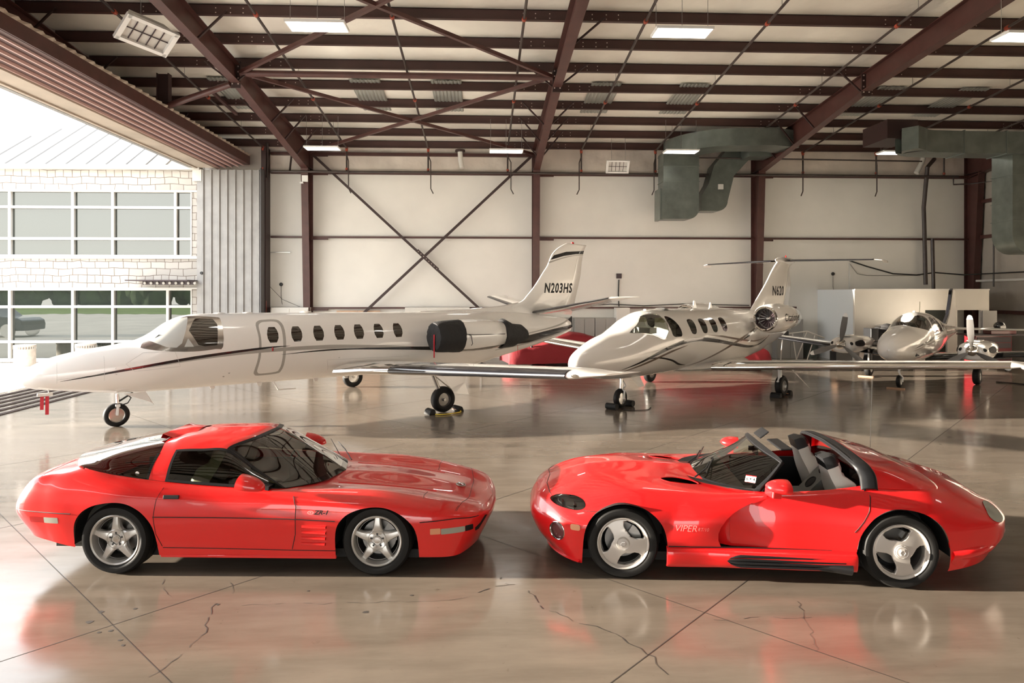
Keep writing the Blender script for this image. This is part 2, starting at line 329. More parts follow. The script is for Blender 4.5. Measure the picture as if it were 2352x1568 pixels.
def text_on(tree, s_, size, at, name, m, parent, dirx=1, ang=0, sgn=-1, off=.004, **k):
    mb = text_mb(s_, size, **k); c, q = math.cos(ang), math.sin(ang); out = []
    for x, y, z in mb.v:
        X, Z = x*c-y*q, x*q+y*c; h = onto(tree, at[0]+dirx*X, at[1]+Z, 'y', sgn, off); out.append(tuple(h) if h is not None else (at[0]+dirx*X, sgn*.9, at[1]+Z))
    mb.v = out; return mb.build(name, m, parent, recalc=False)
def arc(cx, cy, r, a0, a1, n, ry=None):
    ry = ry or r; return [(cx+r*math.cos(R(a0+(a1-a0)*i/n)), cy+ry*math.sin(R(a0+(a1-a0)*i/n))) for i in range(n+1)]
def smooth_poly(P, n=4, closed=True):
    """rounds a control polygon with a closed Catmull-Rom curve"""
    out = []; N = len(P)
    for i in range(N if closed else N-1):
        p0, p1, p2, p3 = (P[(i-1) % N], P[i], P[(i+1) % N], P[(i+2) % N]) if closed else (P[max(i-1, 0)], P[i], P[i+1], P[min(i+2, N-1)])
        for q in range(n):
            t = q/n; out.append(tuple(.5*(2*p1[k]+(p2[k]-p0[k])*t+(2*p0[k]-5*p1[k]+4*p2[k]-p3[k])*t*t+(3*p1[k]-p0[k]-3*p2[k]+p3[k])*t**3) for k in (0, 1)))
    if not closed: out.append(tuple(P[-1]))
    return out
def rrect(x0, x1, z0, z1, r, n=4):
    r = min(r, (x1-x0)/2-1e-4, (z1-z0)/2-1e-4); o = []
    for cx, cz, a in ((x1-r, z1-r, 0), (x0+r, z1-r, 90), (x0+r, z0+r, 180), (x1-r, z0+r, 270)): o += arc(cx, cz, r, a, a+90, n)
    return o
# ---------------------------------------------------------------- hangar shell
YW, XR, XD = 27.6, 20.6, -10.9            # back wall, right wall, outer line of the door opening
RSL = .083
def roof_z(y, under=0): return (8.72+RSL*(YW-y) if y > 1 else 8.72+RSL*(YW-1)-RSL*(1-y))-under
XB = [-6.96, 2.15, 11.26, 20.38]; ORD = ['first', 'second', 'third', 'fourth', 'fifth', 'sixth', 'seventh', 'eighth', 'ninth', 'tenth', 'eleventh', 'twelfth', 'thirteenth', 'fourteenth', 'fifteenth', 'sixteenth', 'seventeenth', 'eighteenth', 'nineteenth', 'twentieth', 'twenty-first', 'twenty-second', 'twenty-third', 'twenty-fourth', 'twenty-fifth', 'twenty-sixth', 'twenty-seventh']
def S(name, mb, m, **k): return tag(mb.build(name, m, **k), kind='structure')
# floor with saw-cut joints and cracks
fl = MB(); fl.box(-12.9, XR, -13, YW, -.12, 0); fl.cur = 1
def strip(mb, pts, w_, z=.0012):
    for (a, b) in zip(pts, pts[1:]):
        d = Vector((b[0]-a[0], b[1]-a[1])); L = d.length
        if L < 1e-6: continue
        n = Vector((-d.y, d.x))/L*w_/2; mb.add([(a[0]+n.x, a[1]+n.y, z), (b[0]+n.x, b[1]+n.y, z), (b[0]-n.x, b[1]-n.y, z), (a[0]-n.x, a[1]-n.y, z)], [(0, 1, 2, 3)])
def clip45(c, s_):                         # x - s*y = c inside the floor
    P = []
    for t in np.linspace(-13, 27.5, 82):
        x = c+s_*t
        if -9.4 < x < XR: P.append((x, t))
    return P
for k in range(-9, 9):
    P = clip45((-6.09+3.44*k)*1.4142, 1)
    if len(P) > 1: strip(fl, [P[0], P[-1]], .007)
for k in range(-9, 9):
    P = clip45((1.85+3.44*k)*1.4142, -1)
    if len(P) > 1: strip(fl, [P[0], P[-1]], .006)
def px(u, v):                              # floor point under a pixel of the photograph
    a, b = (u-1176)/F_PX, (v-670)/F_PX; c, s_ = math.cos(R(YAW)), math.sin(R(YAW)); t = CAM_H/b; return (t*(a*c+s_), t*(-a*s_+c))
def crack(pix, w_=.006, jit=.02):
    P = [px(*p) for p in pix]; Q = []
    for a, b in zip(P, P[1:]):
        n = max(2, int(math.dist(a, b)/.06))
        for i in range(n): t = i/n; Q.append((a[0]+(b[0]-a[0])*t+random.uniform(-jit, jit), a[1]+(b[1]-a[1])*t+random.uniform(-jit, jit)))
    for i in range(0, len(Q)-1):
        if random.random() < .8: strip(fl, Q[i:i+2], w_*random.uniform(.4, 1.5))
crack([(345, 1552), (415, 1510), (470, 1450), (484, 1410), (495, 1385), (525, 1372)]); crack([(378, 1322), (378, 1352), (392, 1378)], .005); crack([(530, 1338), (538, 1372)], .005)
crack([(1100, 1360), (1140, 1345), (1200, 1340)], .012, .012); crack([(1148, 1325), (1160, 1338), (1175, 1342)], .01); crack([(1200, 1342), (1240, 1390), (1300, 1420), (1400, 1450), (1500, 1510), (1540, 1560)], .007)
crack([(1640, 1425), (1760, 1418), (1880, 1420)], .004); crack([(1835, 1380), (1860, 1440), (1885, 1510)], .004); crack([(560, 1388), (800, 1385), (1000, 1380), (1090, 1370)], .003)
def blotch(u, v, r):
    c = px(u, v); fl.add([(c[0]+r*random.uniform(.5, 1.1)*math.cos(a), c[1]+r*random.uniform(.5, 1.1)*math.sin(a), .0013) for a in np.linspace(0, 2*PI, 10)[:-1]], [tuple(range(9))])
for u, v, r in ((205, 1428, .035), (232, 1405, .03), (310, 1398, .022), (228, 1452, .02), (255, 1448, .022), (275, 1470, .02), (282, 1482, .02), (945, 1367, .018), (1280, 1040, .03), (707, 1357, .015), (840, 1405, .03), (500, 1388, .02), (1310, 1018, .03), (1640, 932, .04), (2160, 1020, .03), (1320, 1080, .02)): blotch(u, v, r)
mat('joint', (.05, .042, .036), .7); tag(fl.build('floor', ['floor', 'joint'], recalc=False), kind='structure')
# back wall: flat liner panels below, wrinkled insulation above the top girt
S('wall_back', MB().box(-9.0, XR+.2, YW, YW+.2, 0, 7.5), 'wallp')
ub = MB(); nx, nz = 150, 10
ub.grid([[(-10.9+31.6*i/nx, YW+.03+.035*math.sin(i*1.7+j*.6)*math.sin(i*.31+.4)*(math.sin(PI*j/nz)**.5 if j else 0), 7.5+1.45*j/nz) for j in range(nz+1)] for i in range(nx+1)])
o = S('wall_back_upper', ub, 'insul', smooth=True, recalc=False)
S('wall_right', MB().box(XR, XR+.2, -13, YW+.2, 0, 10.8), 'insul_low_bounce')  # insulation colour darkened on this wall to cut bounce light
S('wall_front_unseen', MB().box(-12.0, XR+.2, -13.2, -13, 5.6, 9.8).box(-12.0, -11.5, -13.2, -13, 0, 5.6).box(2.5, XR+.2, -13.2, -13, 0, 5.6), 'wallp')  # out of view; opening shaped to let in fill light from behind
S('wall_outer', MB().box(-10.9, XR+.2, YW+.25, YW+.3, 0, 9.0).box(-10.9, -9.0, YW+.0, YW+.25, 0, 7.6), 'wallp')
# ceiling: insulation blanket sagging between the purlins
PY = [27.2-1.52*k for k in range(27)]
rb = MB(); ys = []
for k in range(26):
    for q in range(6): ys.append((PY[k]-1.52*q/6, .05*math.sin(PI*q/6)**.7 if q else 0))
ys = [(YW+.1, 0)]+ys+[(PY[26], 0)]; nx = 64
rb.grid([[(-11.9+32.9*i/nx, y, roof_z(y)-sag*(1+.4*math.sin(i*1.3+y))) for (y, sag) in ys] for i in range(nx+1)])
tag(rb.build('ceiling', 'roofins', smooth=True, recalc=False, sharp=50), kind='structure')
S('ceiling_deck', MB().add([(-12.4, YW+.5, roof_z(YW)+.1), (21, YW+.5, roof_z(YW)+.1), (21, 1, roof_z(1)+.12), (-12.4, 1, roof_z(1)+.12), (-12.4, -13, roof_z(-13)+.12), (21, -13, roof_z(-13)+.12)], [(0, 1, 2, 3), (3, 2, 5, 4)]), 'door_metal')
for k, x in enumerate((-8.4, -4.1, -1.6, 3.4, 6.2, 12.6, 15.3)):      # bare panels where the blanket is missing
    y0, y1 = 20.85, 23.55; mb = MB(); n = 24
    mb.grid([[(x+(.95*i/n), y, roof_z(y)-.075-(.02 if i % 3 else 0)) for y in (y0, y1)] for i in range(n+1)])
    t = mb.build('bare_roof_panel', 'roofpatch'); tag(t, 'bare ribbed roof panel between purlins, '+ORD[k]+' of its row from the left', 'roof panel', 'bare ribbed panels in the roof insulation')
# purlins
for k, y in enumerate(PY):
    z = roof_z(y)-.02; mb = MB(); xx0, xx1 = -11.9, XR
    mb.box(xx0, xx1, y-.012, y+.012, z-.27, z).box(xx0, xx1, y-.1, y+.012, z-.28, z-.262).box(xx0, xx1, y-.012, y+.1, z-.012, z+.004); mb.cur = 1
    for xb in XB:
        for dx in (-1.15, -.85, -.5, .55, .9, 1.2):
            for dz in (-.09, -.2): mb.box(xb+dx-.012, xb+dx+.012, y-.022, y-.012, z+dz-.012, z+dz+.012)
    o = mb.build('purlin', ['purlin', 'bolt']); tag(o, ('maroon steel roof purlin, %s from the back wall' % ORD[k]), 'purlin', 'roof purlins')
# rafters with splice plates and flange braces
def rafter(x, lab):
    t = thing('rafter', lab, 'beam', (x, 0, 0), 0, 'roof rafters'); ys_ = [27.4, 24, 19.4, 14, 8, 1, -6, -12.8]; w_ = MB(); fb = MB(); ft = MB()
    def zb(y): return roof_z(y)-.3-(.97 if y > 27 else (.85-.06*(27.4-y)/1 if y > 19.4 else .62+.012*(19.4-y)) if y > 19.4 else .55+.012*max(0, 19.4-y)) if y > 1 else roof_z(y)-.95
    def dep(y): return float(np.interp(y, [-13, 1, 14, 19.39, 19.4, 27.4], [.6, .75, .60, .50, .50, .98]))
    P = []
    for y in ys_: P.append((y, roof_z(y)-.30, roof_z(y)-.30-dep(y)))
    for (y0, a0, b0), (y1, a1, b1) in zip(P, P[1:]):
        w_.add([(-.008, y0, a0), (-.008, y1, a1), (-.008, y1, b1), (-.008, y0, b0), (.008, y0, a0), (.008, y1, a1), (.008, y1, b1), (.008, y0, b0)], [(0, 1, 2, 3), (7, 6, 5, 4), (0, 4, 5, 1), (3, 2, 6, 7)])
        ft.bar((0, y0, a0), (0, y1, a1), .26, .02); fb.bar((0, y0, b0), (0, y1, b1), .26, .025)
    w_.build('web', 'steel', t); ft.build('top_flange', 'steel', t); fb.build('bottom_flange', 'steel', t)
    y = 19.4; s_ = MB().box(-.13, .13, y-.03, y+.03, roof_z(y)-.95, roof_z(y)-.2); s_.cur = 1
    for zz in (-.35, -.5, -.68, -.84):
        for xx in (-.08, .08): s_.box(xx-.018, xx+.018, y-.05, y+.05, roof_z(y)+zz-.018, roof_z(y)+zz+.018)
    s_.build('splice_plate', ['steel_dark', 'bolt'], t)
    for i, (yy, sd_) in enumerate(((16.5, 1), (19.2, 1), (22.2, 1), (22.2, -1), (23.7, 1), (23.7, -1), (25.2, 1), (25.2, -1), (19.4, -1))):
        if x < -7 and sd_ < 0: continue
        MB().bar((sd_*.1, yy+.1, roof_z(yy)-.3-dep(yy)+.02), (sd_*.85, yy-.05, roof_z(yy)-.22), .045, .045).build('flange_brace', 'steel_dark', t)
    return t
for x, l in zip([-10.95]+XB, ('edge rafter above the open door side', 'left rafter above the nose of the near jet', 'middle rafter running over the tail of the near jet', 'right rafter over the second jet, ducts beside it', 'rafter along the right wall')):
    rafter(x, 'maroon steel I-beam rafter, '+l)
for x, l in zip(XB, ('beside the stacked hangar door', 'behind the tail of the near jet', 'behind the T-tail of the second jet', 'in the far right corner')):
    t = thing('column', 'maroon tapered steel column on the back wall, '+l, 'column', (x, YW-.02, 0), 0, 'wall columns'); wb = MB(); ff = MB()
    wb.add([(-.01, 0, 0), (-.01, -.35, 0), (-.01, -.82, 7.62), (-.01, -.82, 8.2), (-.01, 0, 8.4), (.01, 0, 0), (.01, -.35, 0), (.01, -.82, 7.62), (.01, -.82, 8.2), (.01, 0, 8.4)], [(0, 1, 2, 3, 4), (9, 8, 7, 6, 5), (1, 6, 7, 2), (2, 7, 8, 3)]); wb.build('web', 'steel', t)
    ff.bar((0, -.35, 0), (0, -.83, 7.62), .27, .025, up=(1, 0, 0)) if 0 else ff.add([(-.135, -.36, 0), (.135, -.36, 0), (.135, -.84, 7.62), (-.135, -.84, 7.62), (-.135, -.335, 0), (.135, -.335, 0), (.135, -.815, 7.62), (-.135, -.815, 7.62)], [(0, 1, 2, 3), (7, 6, 5, 4), (0, 4, 5, 1), (3, 2, 6, 7), (1, 5, 6, 2), (0, 3, 7, 4)])
    ff.build('front_flange', 'steel', t); MB().box(-.135, .135, -.03, 0, 0, 8.4).build('rear_flange', 'steel', t); MB().box(-.2, .2, -.5, 0, 0, .02).build('base_plate', 'steel_dark', t)
    MB().box(-.13, .13, -.86, 0, 7.60, 7.63).build('stiffener', 'steel_dark', t)
# girts on the back wall, bay by bay
BX = [-8.5]+XB
for bi, (x0, x1) in enumerate(zip(BX, BX[1:])):
    for z, hz, nm in ((2.05, .07, 'lowest'), (4.9, .07, 'second'), (7.5, .12, 'third'), (8.25, .12, 'topmost')):
        if nm == 'lowest' and bi == 3: x1_ = 13.0
        elif nm == 'topmost' and bi > 1: continue
        else: x1_ = x1-.02
        mb = MB().box(x0+.02, x1_, YW-.16, YW-.002, z-hz/2, z+hz/2)
        if bi: mb.box(x0+.05, x0+.75, YW-.17, YW-.1, z-.11, z-.03)
        tag(mb.build('wall_girt', 'steel'), 'maroon horizontal wall girt, %s, in the %s bay from the left' % (nm, ORD[bi]), 'girt', 'girts on the back wall')
for z, nm in ((8.0, 'topmost'), (6.4, 'second from top'), (4.95, 'third from top'), (1.9, 'lowest')):
    tag(MB().box(XR-.17, XR-.002, 12, YW-.2, z-.07, z+.07).build('wall_girt', 'steel'), 'maroon girt on the right side wall, '+nm, 'girt', 'girts on the right wall')
# cross bracing
for a, b, l in (((-6.75, 8.15), (.55, 1.4), 'from upper left to lower right'), ((1.95, 8.15), (-5.6, 1.05), 'from upper right to lower left')):
    mb = MB().bar((a[0], YW-.28 if l[11] == 'l' else YW-.34, a[1]), (b[0], YW-.28 if l[11] == 'l' else YW-.34, b[1]), .1, .1, up=(0, 1, 0)); mb.cur = 1
    if l[11] == 'l': pass
    tag(mb.build('cross_brace', ['steel_dark', 'bolt']), 'maroon diagonal wall brace running '+l, 'brace', 'X bracing behind the near jet')
mb = MB().bar((-2.62, YW-.4, 4.36), (-1.78, YW-.4, 3.58), .14, .03, up=(0, 1, 0)); mb.cur = 1
for i in range(8): t_ = (i+.5)/8; mb.box(-2.62+.84*t_-.015, -2.62+.84*t_+.015, YW-.43, YW-.41, 4.36-.78*t_-.015, 4.36-.78*t_+.015)
tag(mb.build('gusset_plate', ['steel_dark', 'bolt']), 'bolted splice plate where the two wall braces cross', 'plate')
def br(a, b, w_, lab, m='steel', tube=False, name='roof_brace'):
    mb = MB(); (mb.tube([a, b], w_, 12) if tube else mb.bar(a, b, w_, w_)); tag(mb.build(name, m, smooth=tube), lab, 'brace', 'roof bracing between the rafters')
zr = lambda y: roof_z(y)-.55
br((-6.8, 19.3, zr(19.3)), (2.0, 27, zr(27)), .1, 'diagonal roof brace from the left splice toward the back wall'); br((2.0, 19.3, zr(19.3)), (-6.8, 27, zr(27)), .1, 'diagonal roof brace from the middle rafter back to the left column')
br((-6.8, 19.3, zr(19.3)), (2.0, 11.5, zr(11.5)), .1, 'diagonal roof brace from the left splice toward the camera'); br((2.0, 19.3, zr(19.3)), (-6.8, 11.5, zr(11.5)), .1, 'diagonal roof brace crossing over the near ceiling lamp')
br((-6.8, 19.3, zr(19.3)-.02), (2.0, 19.3, zr(19.3)-.02), .09, 'round maroon strut tube between left and middle rafter', tube=True, name='strut_tube')
br((-9.15, 20.1, 8.12), (-7.1, 19.4, zr(19.3)-.30), .09, 'round maroon strut tube from the door header to the left rafter', tube=True, name='strut_tube')
tag(MB().box(-9.42, -9.12, 20.1, 20.12, 8.04, roof_z(20.1)-.3).box(-9.44, -9.42, 20.0, 20.22, 8.04, roof_z(20.1)-.3).box(-9.12, -9.1, 20.0, 20.22, 8.04, roof_z(20.1)-.3).build('hanger_post', 'steel_dark'), 'short maroon post between the door header and the roof', 'post')
tag(MB().bar((-8.4, 23.5, roof_z(23)-.33), (-8.4, 21.2, roof_z(21)-.33), .1, .08).build('loose_channel', 'steel'), 'short loose steel channel lying across two purlins by the bare panels', 'channel')
# door header with six tracks, tapering down beam, and the stacked door leaves
hd = thing('door_header', 'long overhead hangar door header with parallel tracks seen from below', 'door header', (0, 0, 0))
y0, y1 = -10, 26.9
MB().box(-10.95, -9.1, y0, y1, 7.68, 8.0).build('header_beam', 'steel', hd)
MB().box(-10.9, -10.3, y0, y1, 7.46, 7.67).box(-11.0, -10.9, y0, y1, 7.42, 7.95).build('soffit', 'soffit', hd)
for k in range(5):
    x = -10.28+.235*k; MB().box(x, x+.035, y0, y1, 7.50+.03*k, 7.66).build('track', 'track', hd); MB().box(x+.05, x+.2, y0, y1, 7.56+.03*k, 7.672).build('channel', 'steel', hd)
mb = MB(); n = 200
G = [[(-9.1-.0, y0+(y1-y0)*i/n, 8.0), (-9.06-(.07 if i % 2 else 0), y0+(y1-y0)*i/n, 8.08)] for i in range(n+1)]; mb.grid(G); mb.box(-10.9, -9.14, y0, y1, 8.0, 8.03)
mb.build('ribbed_edge', 'soffit', hd)
S('wall_left_upper', MB().box(-11.25, -11.1, -13, YW, 7.45, 9.9), 'door_metal')
S('wall_left_unseen', MB().box(-12.0, -11.85, -13, 4.0, 0, 7.45), 'door_metal')  # out of view; length set by how much sun the foreground floor gets
def ribbed(mb, x0, x1, y, z0, z1, n, d=.05):
    P = []
    for i in range(n):
        a = x0+(x1-x0)*i/n; s_ = (x1-x0)/n; P += [(a, 0), (a+s_*.55, 0), (a+s_*.68, d), (a+s_*.86, d)]
    P.append((x1, 0)); mb.grid([[(x, y-q, z0), (x, y-q, z1)] for x, q in P])
dr = thing('hangar_door', 'stacked grey ribbed metal hangar door leaves at the far end of the opening', 'door', (0, 0, 0))
mb = MB(); ribbed(mb, -10.98, -8.56, 26.5, .03, 7.4, 8, .06); mb.box(-10.98, -8.56, 26.52, 26.6, .03, 7.4); mb.build('door_leaf', 'door_metal', dr)
mb = MB(); ribbed(mb, -10.9, -10.1, 26.72, .03, 7.35, 4, .05); mb.box(-10.9, -10.1, 26.73, 26.8, .03, 7.35); mb.build('door_leaf', 'door_metal', dr)
MB().box(-8.56, -8.52, 26.4, 26.85, .02, 7.45).build('edge_post', 'door_metal_dark', dr)
MB().box(-8.62, -8.52, 26.9, 27.55, 0, 8.4).box(-8.66, -8.48, 26.86, 26.9, 0, 8.4).build('jamb', 'steel_dark', dr)
MB().box(-11.12, -10.78, 26.42, 26.7, 6.95, 7.4).build('corner_bracket', 'white_dim', dr)
MB().lathe([(.0, .0), (.05, 0), (.06, .04), (0, .07)], 14, 'y', (-10.77, 26.38, 3.42)).build('camera_dome', 'plastic_black', dr, smooth=True)
# floor tracks of the door
for k in range(6):
    x = -12.55+.38*k; tag(MB().box(x, x+.035, -6, 26.9, .0, .02).box(x+.09, x+.125, -6, 26.9, 0, .02).build('floor_track', 'steel_dark'), 'steel door rail let into the floor, %s from the outside' % ORD[k], 'floor rail', 'floor rails of the hangar door')
S('apron', MB().box(-70, -12.9, -60, 26.6, -.12, -.004), 'apron')
# ceiling lamps
def lamp(name):
    t = thing(name, 'x', 'ceiling lamp', (0, 0, 0), 0, 'hanging LED panel lamps')
    MB().box(-.6, .6, -.27, .27, 0, .055).build('housing', 'white', t); MB().box(-.57, .57, -.25, .25, -.004, .0).build('diffuser', 'led', t)
    for sx_ in (-.55, 0, .55): MB().tube([(sx_, 0, .05), (sx_, 0, 1.15)], .006, 5).build('hanger_chain', 'strut_metal', t)
    return t
L0 = lamp('ceiling_lamp'); LP = [(-3.38, 14, 8.12, 'above the near jet, left of the middle rafter'), (4.18, 14, 8.12, 'near row, right of the middle rafter'), (11.65, 14, 8.15, 'near row, cut by the right edge of the photo'), (-5.62, 24, 7.72, 'beside the left column by the back wall'), (.84, 24, 7.68, 'beside the middle column by the back wall'), (7.13, 24, 7.72, 'in front of the left ducts'), (15.05, 24, 7.75, 'below the right-hand duct'), (-3.38, 4, 8.1, 'out of view overhead'), (4.2, 4, 8.1, 'out of view overhead to the right'), (11.6, 4, 8.1, 'out of view overhead far right')]
for i, (x, y, z, l) in enumerate(LP):
    o = L0 if i == 0 else copy_tree(L0); o.location = (x, y, z); o['label'] = 'white LED panel hanging on chains, '+l
# gas heaters
def heater(loc, rot, lab, s_=1):
    t = thing('infrared_heater', lab, 'heater', loc, 0, 'infrared heaters'); t.rotation_euler = rot; t.scale = (s_,)*3
    b = MB(); b.add([(-.42, -.24, 0), (.42, -.24, 0), (.42, .24, 0), (-.42, .24, 0), (-.30, -.15, .34), (.30, -.15, .34), (.30, .15, .34), (-.30, .15, .34)], [(4, 5, 6, 7), (0, 1, 5, 4), (1, 2, 6, 5), (2, 3, 7, 6), (3, 0, 4, 7)]); b.build('housing', 'galv' if s_ < 1 else 'white_dim', t)
    g = MB().box(-.38, .38, -.2, .2, .05, .06); g.cur = 1
    for i in range(6): g.box(-.38+.152*i-.006, -.38+.152*i+.006, -.2, .2, .03, .05)
    g.box(-.38, .38, -.006, .006, .03, .05); g.build('burner_grille', ['white_dim', 'tool_dark'], t)
    MB().box(-.43, .43, -.26, -.2, -.02, .05).box(-.43, .43, .2, .26, -.02, .05).box(-.45, -.37, -.26, .26, -.02, .05).box(.37, .45, -.26, .26, -.02, .05).build('rim', 'white', t)
    return t
h1 = heater((-7.75, 16.0, 8.62), (0, 0, 0), 'large tilted silver infrared heater hanging over the open door side', 1.35)
zz = Vector((-.45, .42, .79)).normalized(); xx_ = Vector((.70, .40, -.50)); xx_ = (xx_-zz*xx_.dot(zz)).normalized(); h1.rotation_euler = Matrix((xx_, zz.cross(xx_), zz)).transposed().to_euler()
h2 = heater((5.3, 26.3, 7.6), (R(-62), 0, 0), 'small infrared heater with dark grille hanging by the back wall', 1.0)
for x, y in ((-7.9, 16.0),): tag(MB().tube([(x, y, 8.8), (x, y, roof_z(y)-.1)], .008, 5).build('hanger_wire', 'strut_metal'), 'thin wire holding the tilted heater by the door', 'wire')
for x in (5.05, 5.6): tag(MB().tube([(x, 26.3, 7.75), (x, 26.3, roof_z(26.3)-.1)], .007, 5).build('hanger_wire', 'strut_metal'), 'thin wire above the small heater, '+('left' if x < 5.3 else 'right')+' one', 'wire', 'wires of the small heater')
# sprinkler branch pipes with drops
def pipe(pts, r, lab, m='pipe', parent=None, name='pipe'):
    o = MB().tube(pts, r, 10).build(name, m, parent, smooth=True)
    if lab: tag(o, lab, 'pipe')
    return o
PXS = [-8.6, -5.35, -2.15, 1.0, 3.95, 6.95, 10.2, 13.0, 16.05, 18.9]
for k, x in enumerate(PXS):
    t = thing('sprinkler_pipe', 'dark sprinkler pipe running under the purlins, %s from the left' % ORD[k], 'pipe', (x, 0, 0), 0, 'sprinkler branch pipes')
    ye = 26.9; z = lambda y: roof_z(y)-.42
    MB().tube([(0, -6, z(-6)), (0, 1, z(1)), (0, ye, z(ye))], .034, 10).build('main_run', 'pipe', t, smooth=True)
    MB().tube([(0, ye, z(ye)+.02), (0, ye, 7.42)], .034, 10).build('riser', 'pipe', t, smooth=True)
    for yy in (ye, 21.6, 16.2, 10.8, 5.4): MB().tube([(0, yy-.05, z(yy-.05)), (0, yy+.05, z(yy+.05))], .055, 10).build('coupling', 'pipe_red', t, smooth=True)
    for za, zb_ in ((z(ye)-.12, z(ye)-.02), (7.5, 7.58)): MB().tube([(0, ye, za), (0, ye, zb_)], .05, 10).build('coupling', 'pipe_red', t, smooth=True)
    for yy in (24.5, 19.9, 15.4): MB().tube([(0, yy, z(yy)), (0, yy, z(yy)+.3)], .008, 5).build('rod', 'strut_metal', t)
    sg = 1 if x < 2 else -1
    if k not in (0, 6, 9):
        MB().tube([(0, ye, z(ye)-.25), (sg*.12, ye-.25, z(ye)-.55), (sg*.12, ye-.25, 6.75), (sg*.22, ye-.3, 6.55)], .022, 8).build('drop_pipe', 'pipe', t, smooth=True)
pipe([(-8.3, 26.9, 7.42), (-6.9, 26.75, 7.4), (19.4, 26.75, 7.4)], .045, 'long dark sprinkler main running level along the back wall')
pipe([(-7.6, 27.3, 8.2), (-7.6, 27.0, 7.42), (-7.3, 26.9, 7.4)], .04, 'short dark pipe elbow left of the left column'); pipe([(-8.46, 27.0, 8.55), (-8.46, 27.0, 7.2)], .05, 'dark vertical pipe at the top of the door jamb')
pipe([(7.0, 26.2, 7.98), (17.5, 26.2, 7.9)], .03, 'thin dark pipe running level in front of the ducts')
pipe([(18.7, 27.2, 8.2), (18.2, 26.9, 7.8), (18.25, 27.2, 6.2), (18.35, 27.3, 4.9), (18.4, 27.3, 3.0)], .08, 'thick black riser pipe on the right end of the back wall'); pipe([(18.65, 27.25, 4.9), (18.7, 27.25, 2.8)], .07, 'short black riser pipe beside the thick one')
pipe([(19.3, 26.9, 7.4), (19.3, 26.9, 7.1), (19.9, 26.7, 7.1), (20.3, 26, 7.1), (20.3, 26, 2.9)], .03, 'thin dark pipe going down in the right corner')
for x, l in ((-.9, 'by the middle column'), (18.0, 'below the right-hand duct')):
    t = thing('vent_pipe', 'white bent vent pipe on the upper back wall '+l, 'vent', (x, 27.2, 7.9), 0, 'white vent pipes'); MB().tube([(0, 0, .42), (.02, 0, .1), (.08, -.05, -.25)] if x < 5 else [(.25, 0, .45), (.15, 0, .1), (-.1, -.05, -.3)], .1, 14).build('tube', 'locker_white', t, smooth=True)
    MB().tube([(0, 0, .42), (0, 0, .5)] if x < 5 else [(.25, 0, .44), (.25, 0, .52)], .2, 12).build('collar', 'steel_dark', t)
# ducts: rectangular section swept along a path
def duct(mb, path, w_, h_, side):
    """path: points; side: unit vector of the width (constant)"""
    P = [Vector(p) for p in path]; side = Vector(side); rings = []
    for i, p in enumerate(P):
        d = (P[min(i+1, len(P)-1)]-P[max(i-1, 0)]).normalized(); up = d.cross(side).normalized()
        rings.append([p+side*w_/2+up*h_/2, p-side*w_/2+up*h_/2, p-side*w_/2-up*h_/2, p+side*w_/2-up*h_/2])
    for a, b in zip(rings, rings[1:]): mb.add([tuple(v) for v in a+b], [(0, 1, 5, 4), (1, 2, 6, 5), (2, 3, 7, 6), (3, 0, 4, 7)])
    mb.add([tuple(v) for v in rings[0]], [(0, 1, 2, 3)]); mb.add([tuple(v) for v in rings[-1]], [(3, 2, 1, 0)]); return rings
def bend(c, r, a0, a1, n, plane, y):                     # arc points
    return [((c[0]+r*math.cos(R(a0+(a1-a0)*i/n)), y, c[1]+r*math.sin(R(a0+(a1-a0)*i/n))) if plane == 'xz' else (c[0]+r*math.cos(R(a0+(a1-a0)*i/n)), c[1]+r*math.sin(R(a0+(a1-a0)*i/n)), y)) for i in range(n+1)]
d1 = thing('air_duct', 'wide galvanized duct hanging on the back wall with outlet facing left', 'duct', (0, 0, 0), 0, 'galvanized air ducts')
mb = MB(); mb.prism([(6.98, 8.1), (8.37, 8.1), (8.37, 6.0)]+arc(7.97, 5.92, .40, 0, -90, 8)[1:]+[(6.92, 5.52), (6.92, 6.7), (6.98, 6.75)], 25.8, 26.6); mb.build('drop', 'galv', d1, smooth=True, sharp=35)
mb = MB()
for z in (6.95, 7.55, 8.0): MB().box(6.96, 8.39, 25.78, 26.62, z, z+.03).build('seam_flange', 'galv_line', d1)
mb = MB(); duct(mb, bend((9.6, 26.2), 1.95, 178, 250, 12, 'xy', 8.25)+[(10.6, 24.9, 8.3), (11.0, 25.2, 8.3)][:0]+[(10.4, 24.25, 8.25), (11.3, 24.6, 8.25)], .62, 1.1, (0, 0, 1)); mb.build('curved_run', 'galv', d1, smooth=True, sharp=25)
MB().box(6.85, 6.98, 25.85, 26.65, 5.5, 6.7).build('outlet_rim', 'galv', d1)
d2 = thing('air_duct', 'slanted galvanized duct on the back wall, behind and right of the wide one', 'duct', (0, 0, 0), 0, 'galvanized air ducts')
mb = MB(); mb.prism([(8.62, 5.9)]+arc(9.3, 6.3, .40, -90, 0, 8)+[(9.95, 7.3), (10.85, 8.25), (10.95, 8.6), (9.9, 8.6), (9.15, 7.7), (8.95, 7.0), (8.62, 6.45)], 26.35, 27.1); mb.build('drop', 'galv', d2, smooth=True, sharp=35)
mb = MB(); mb.box(9.3, 9.5, 26.28, 26.35, 6.75, 6.95); mb.build('thermostat', 'white_dim', d2); MB().box(10.2, 11.1, 25.4, 26.3, 7.9, 8.55).build('plenum', 'galv', d2)
tag(MB().tube([(8.35, 26.95, 8.0), (8.3, 26.95, 7.45)], .2, 14).build('flexible_duct', 'locker_white', smooth=True), 'white insulated flexible duct between the two left ducts', 'duct')
d3 = thing('air_duct', 'big galvanized duct in the upper right corner dropping along the right wall', 'duct', (0, 0, 0), 0, 'galvanized air ducts')
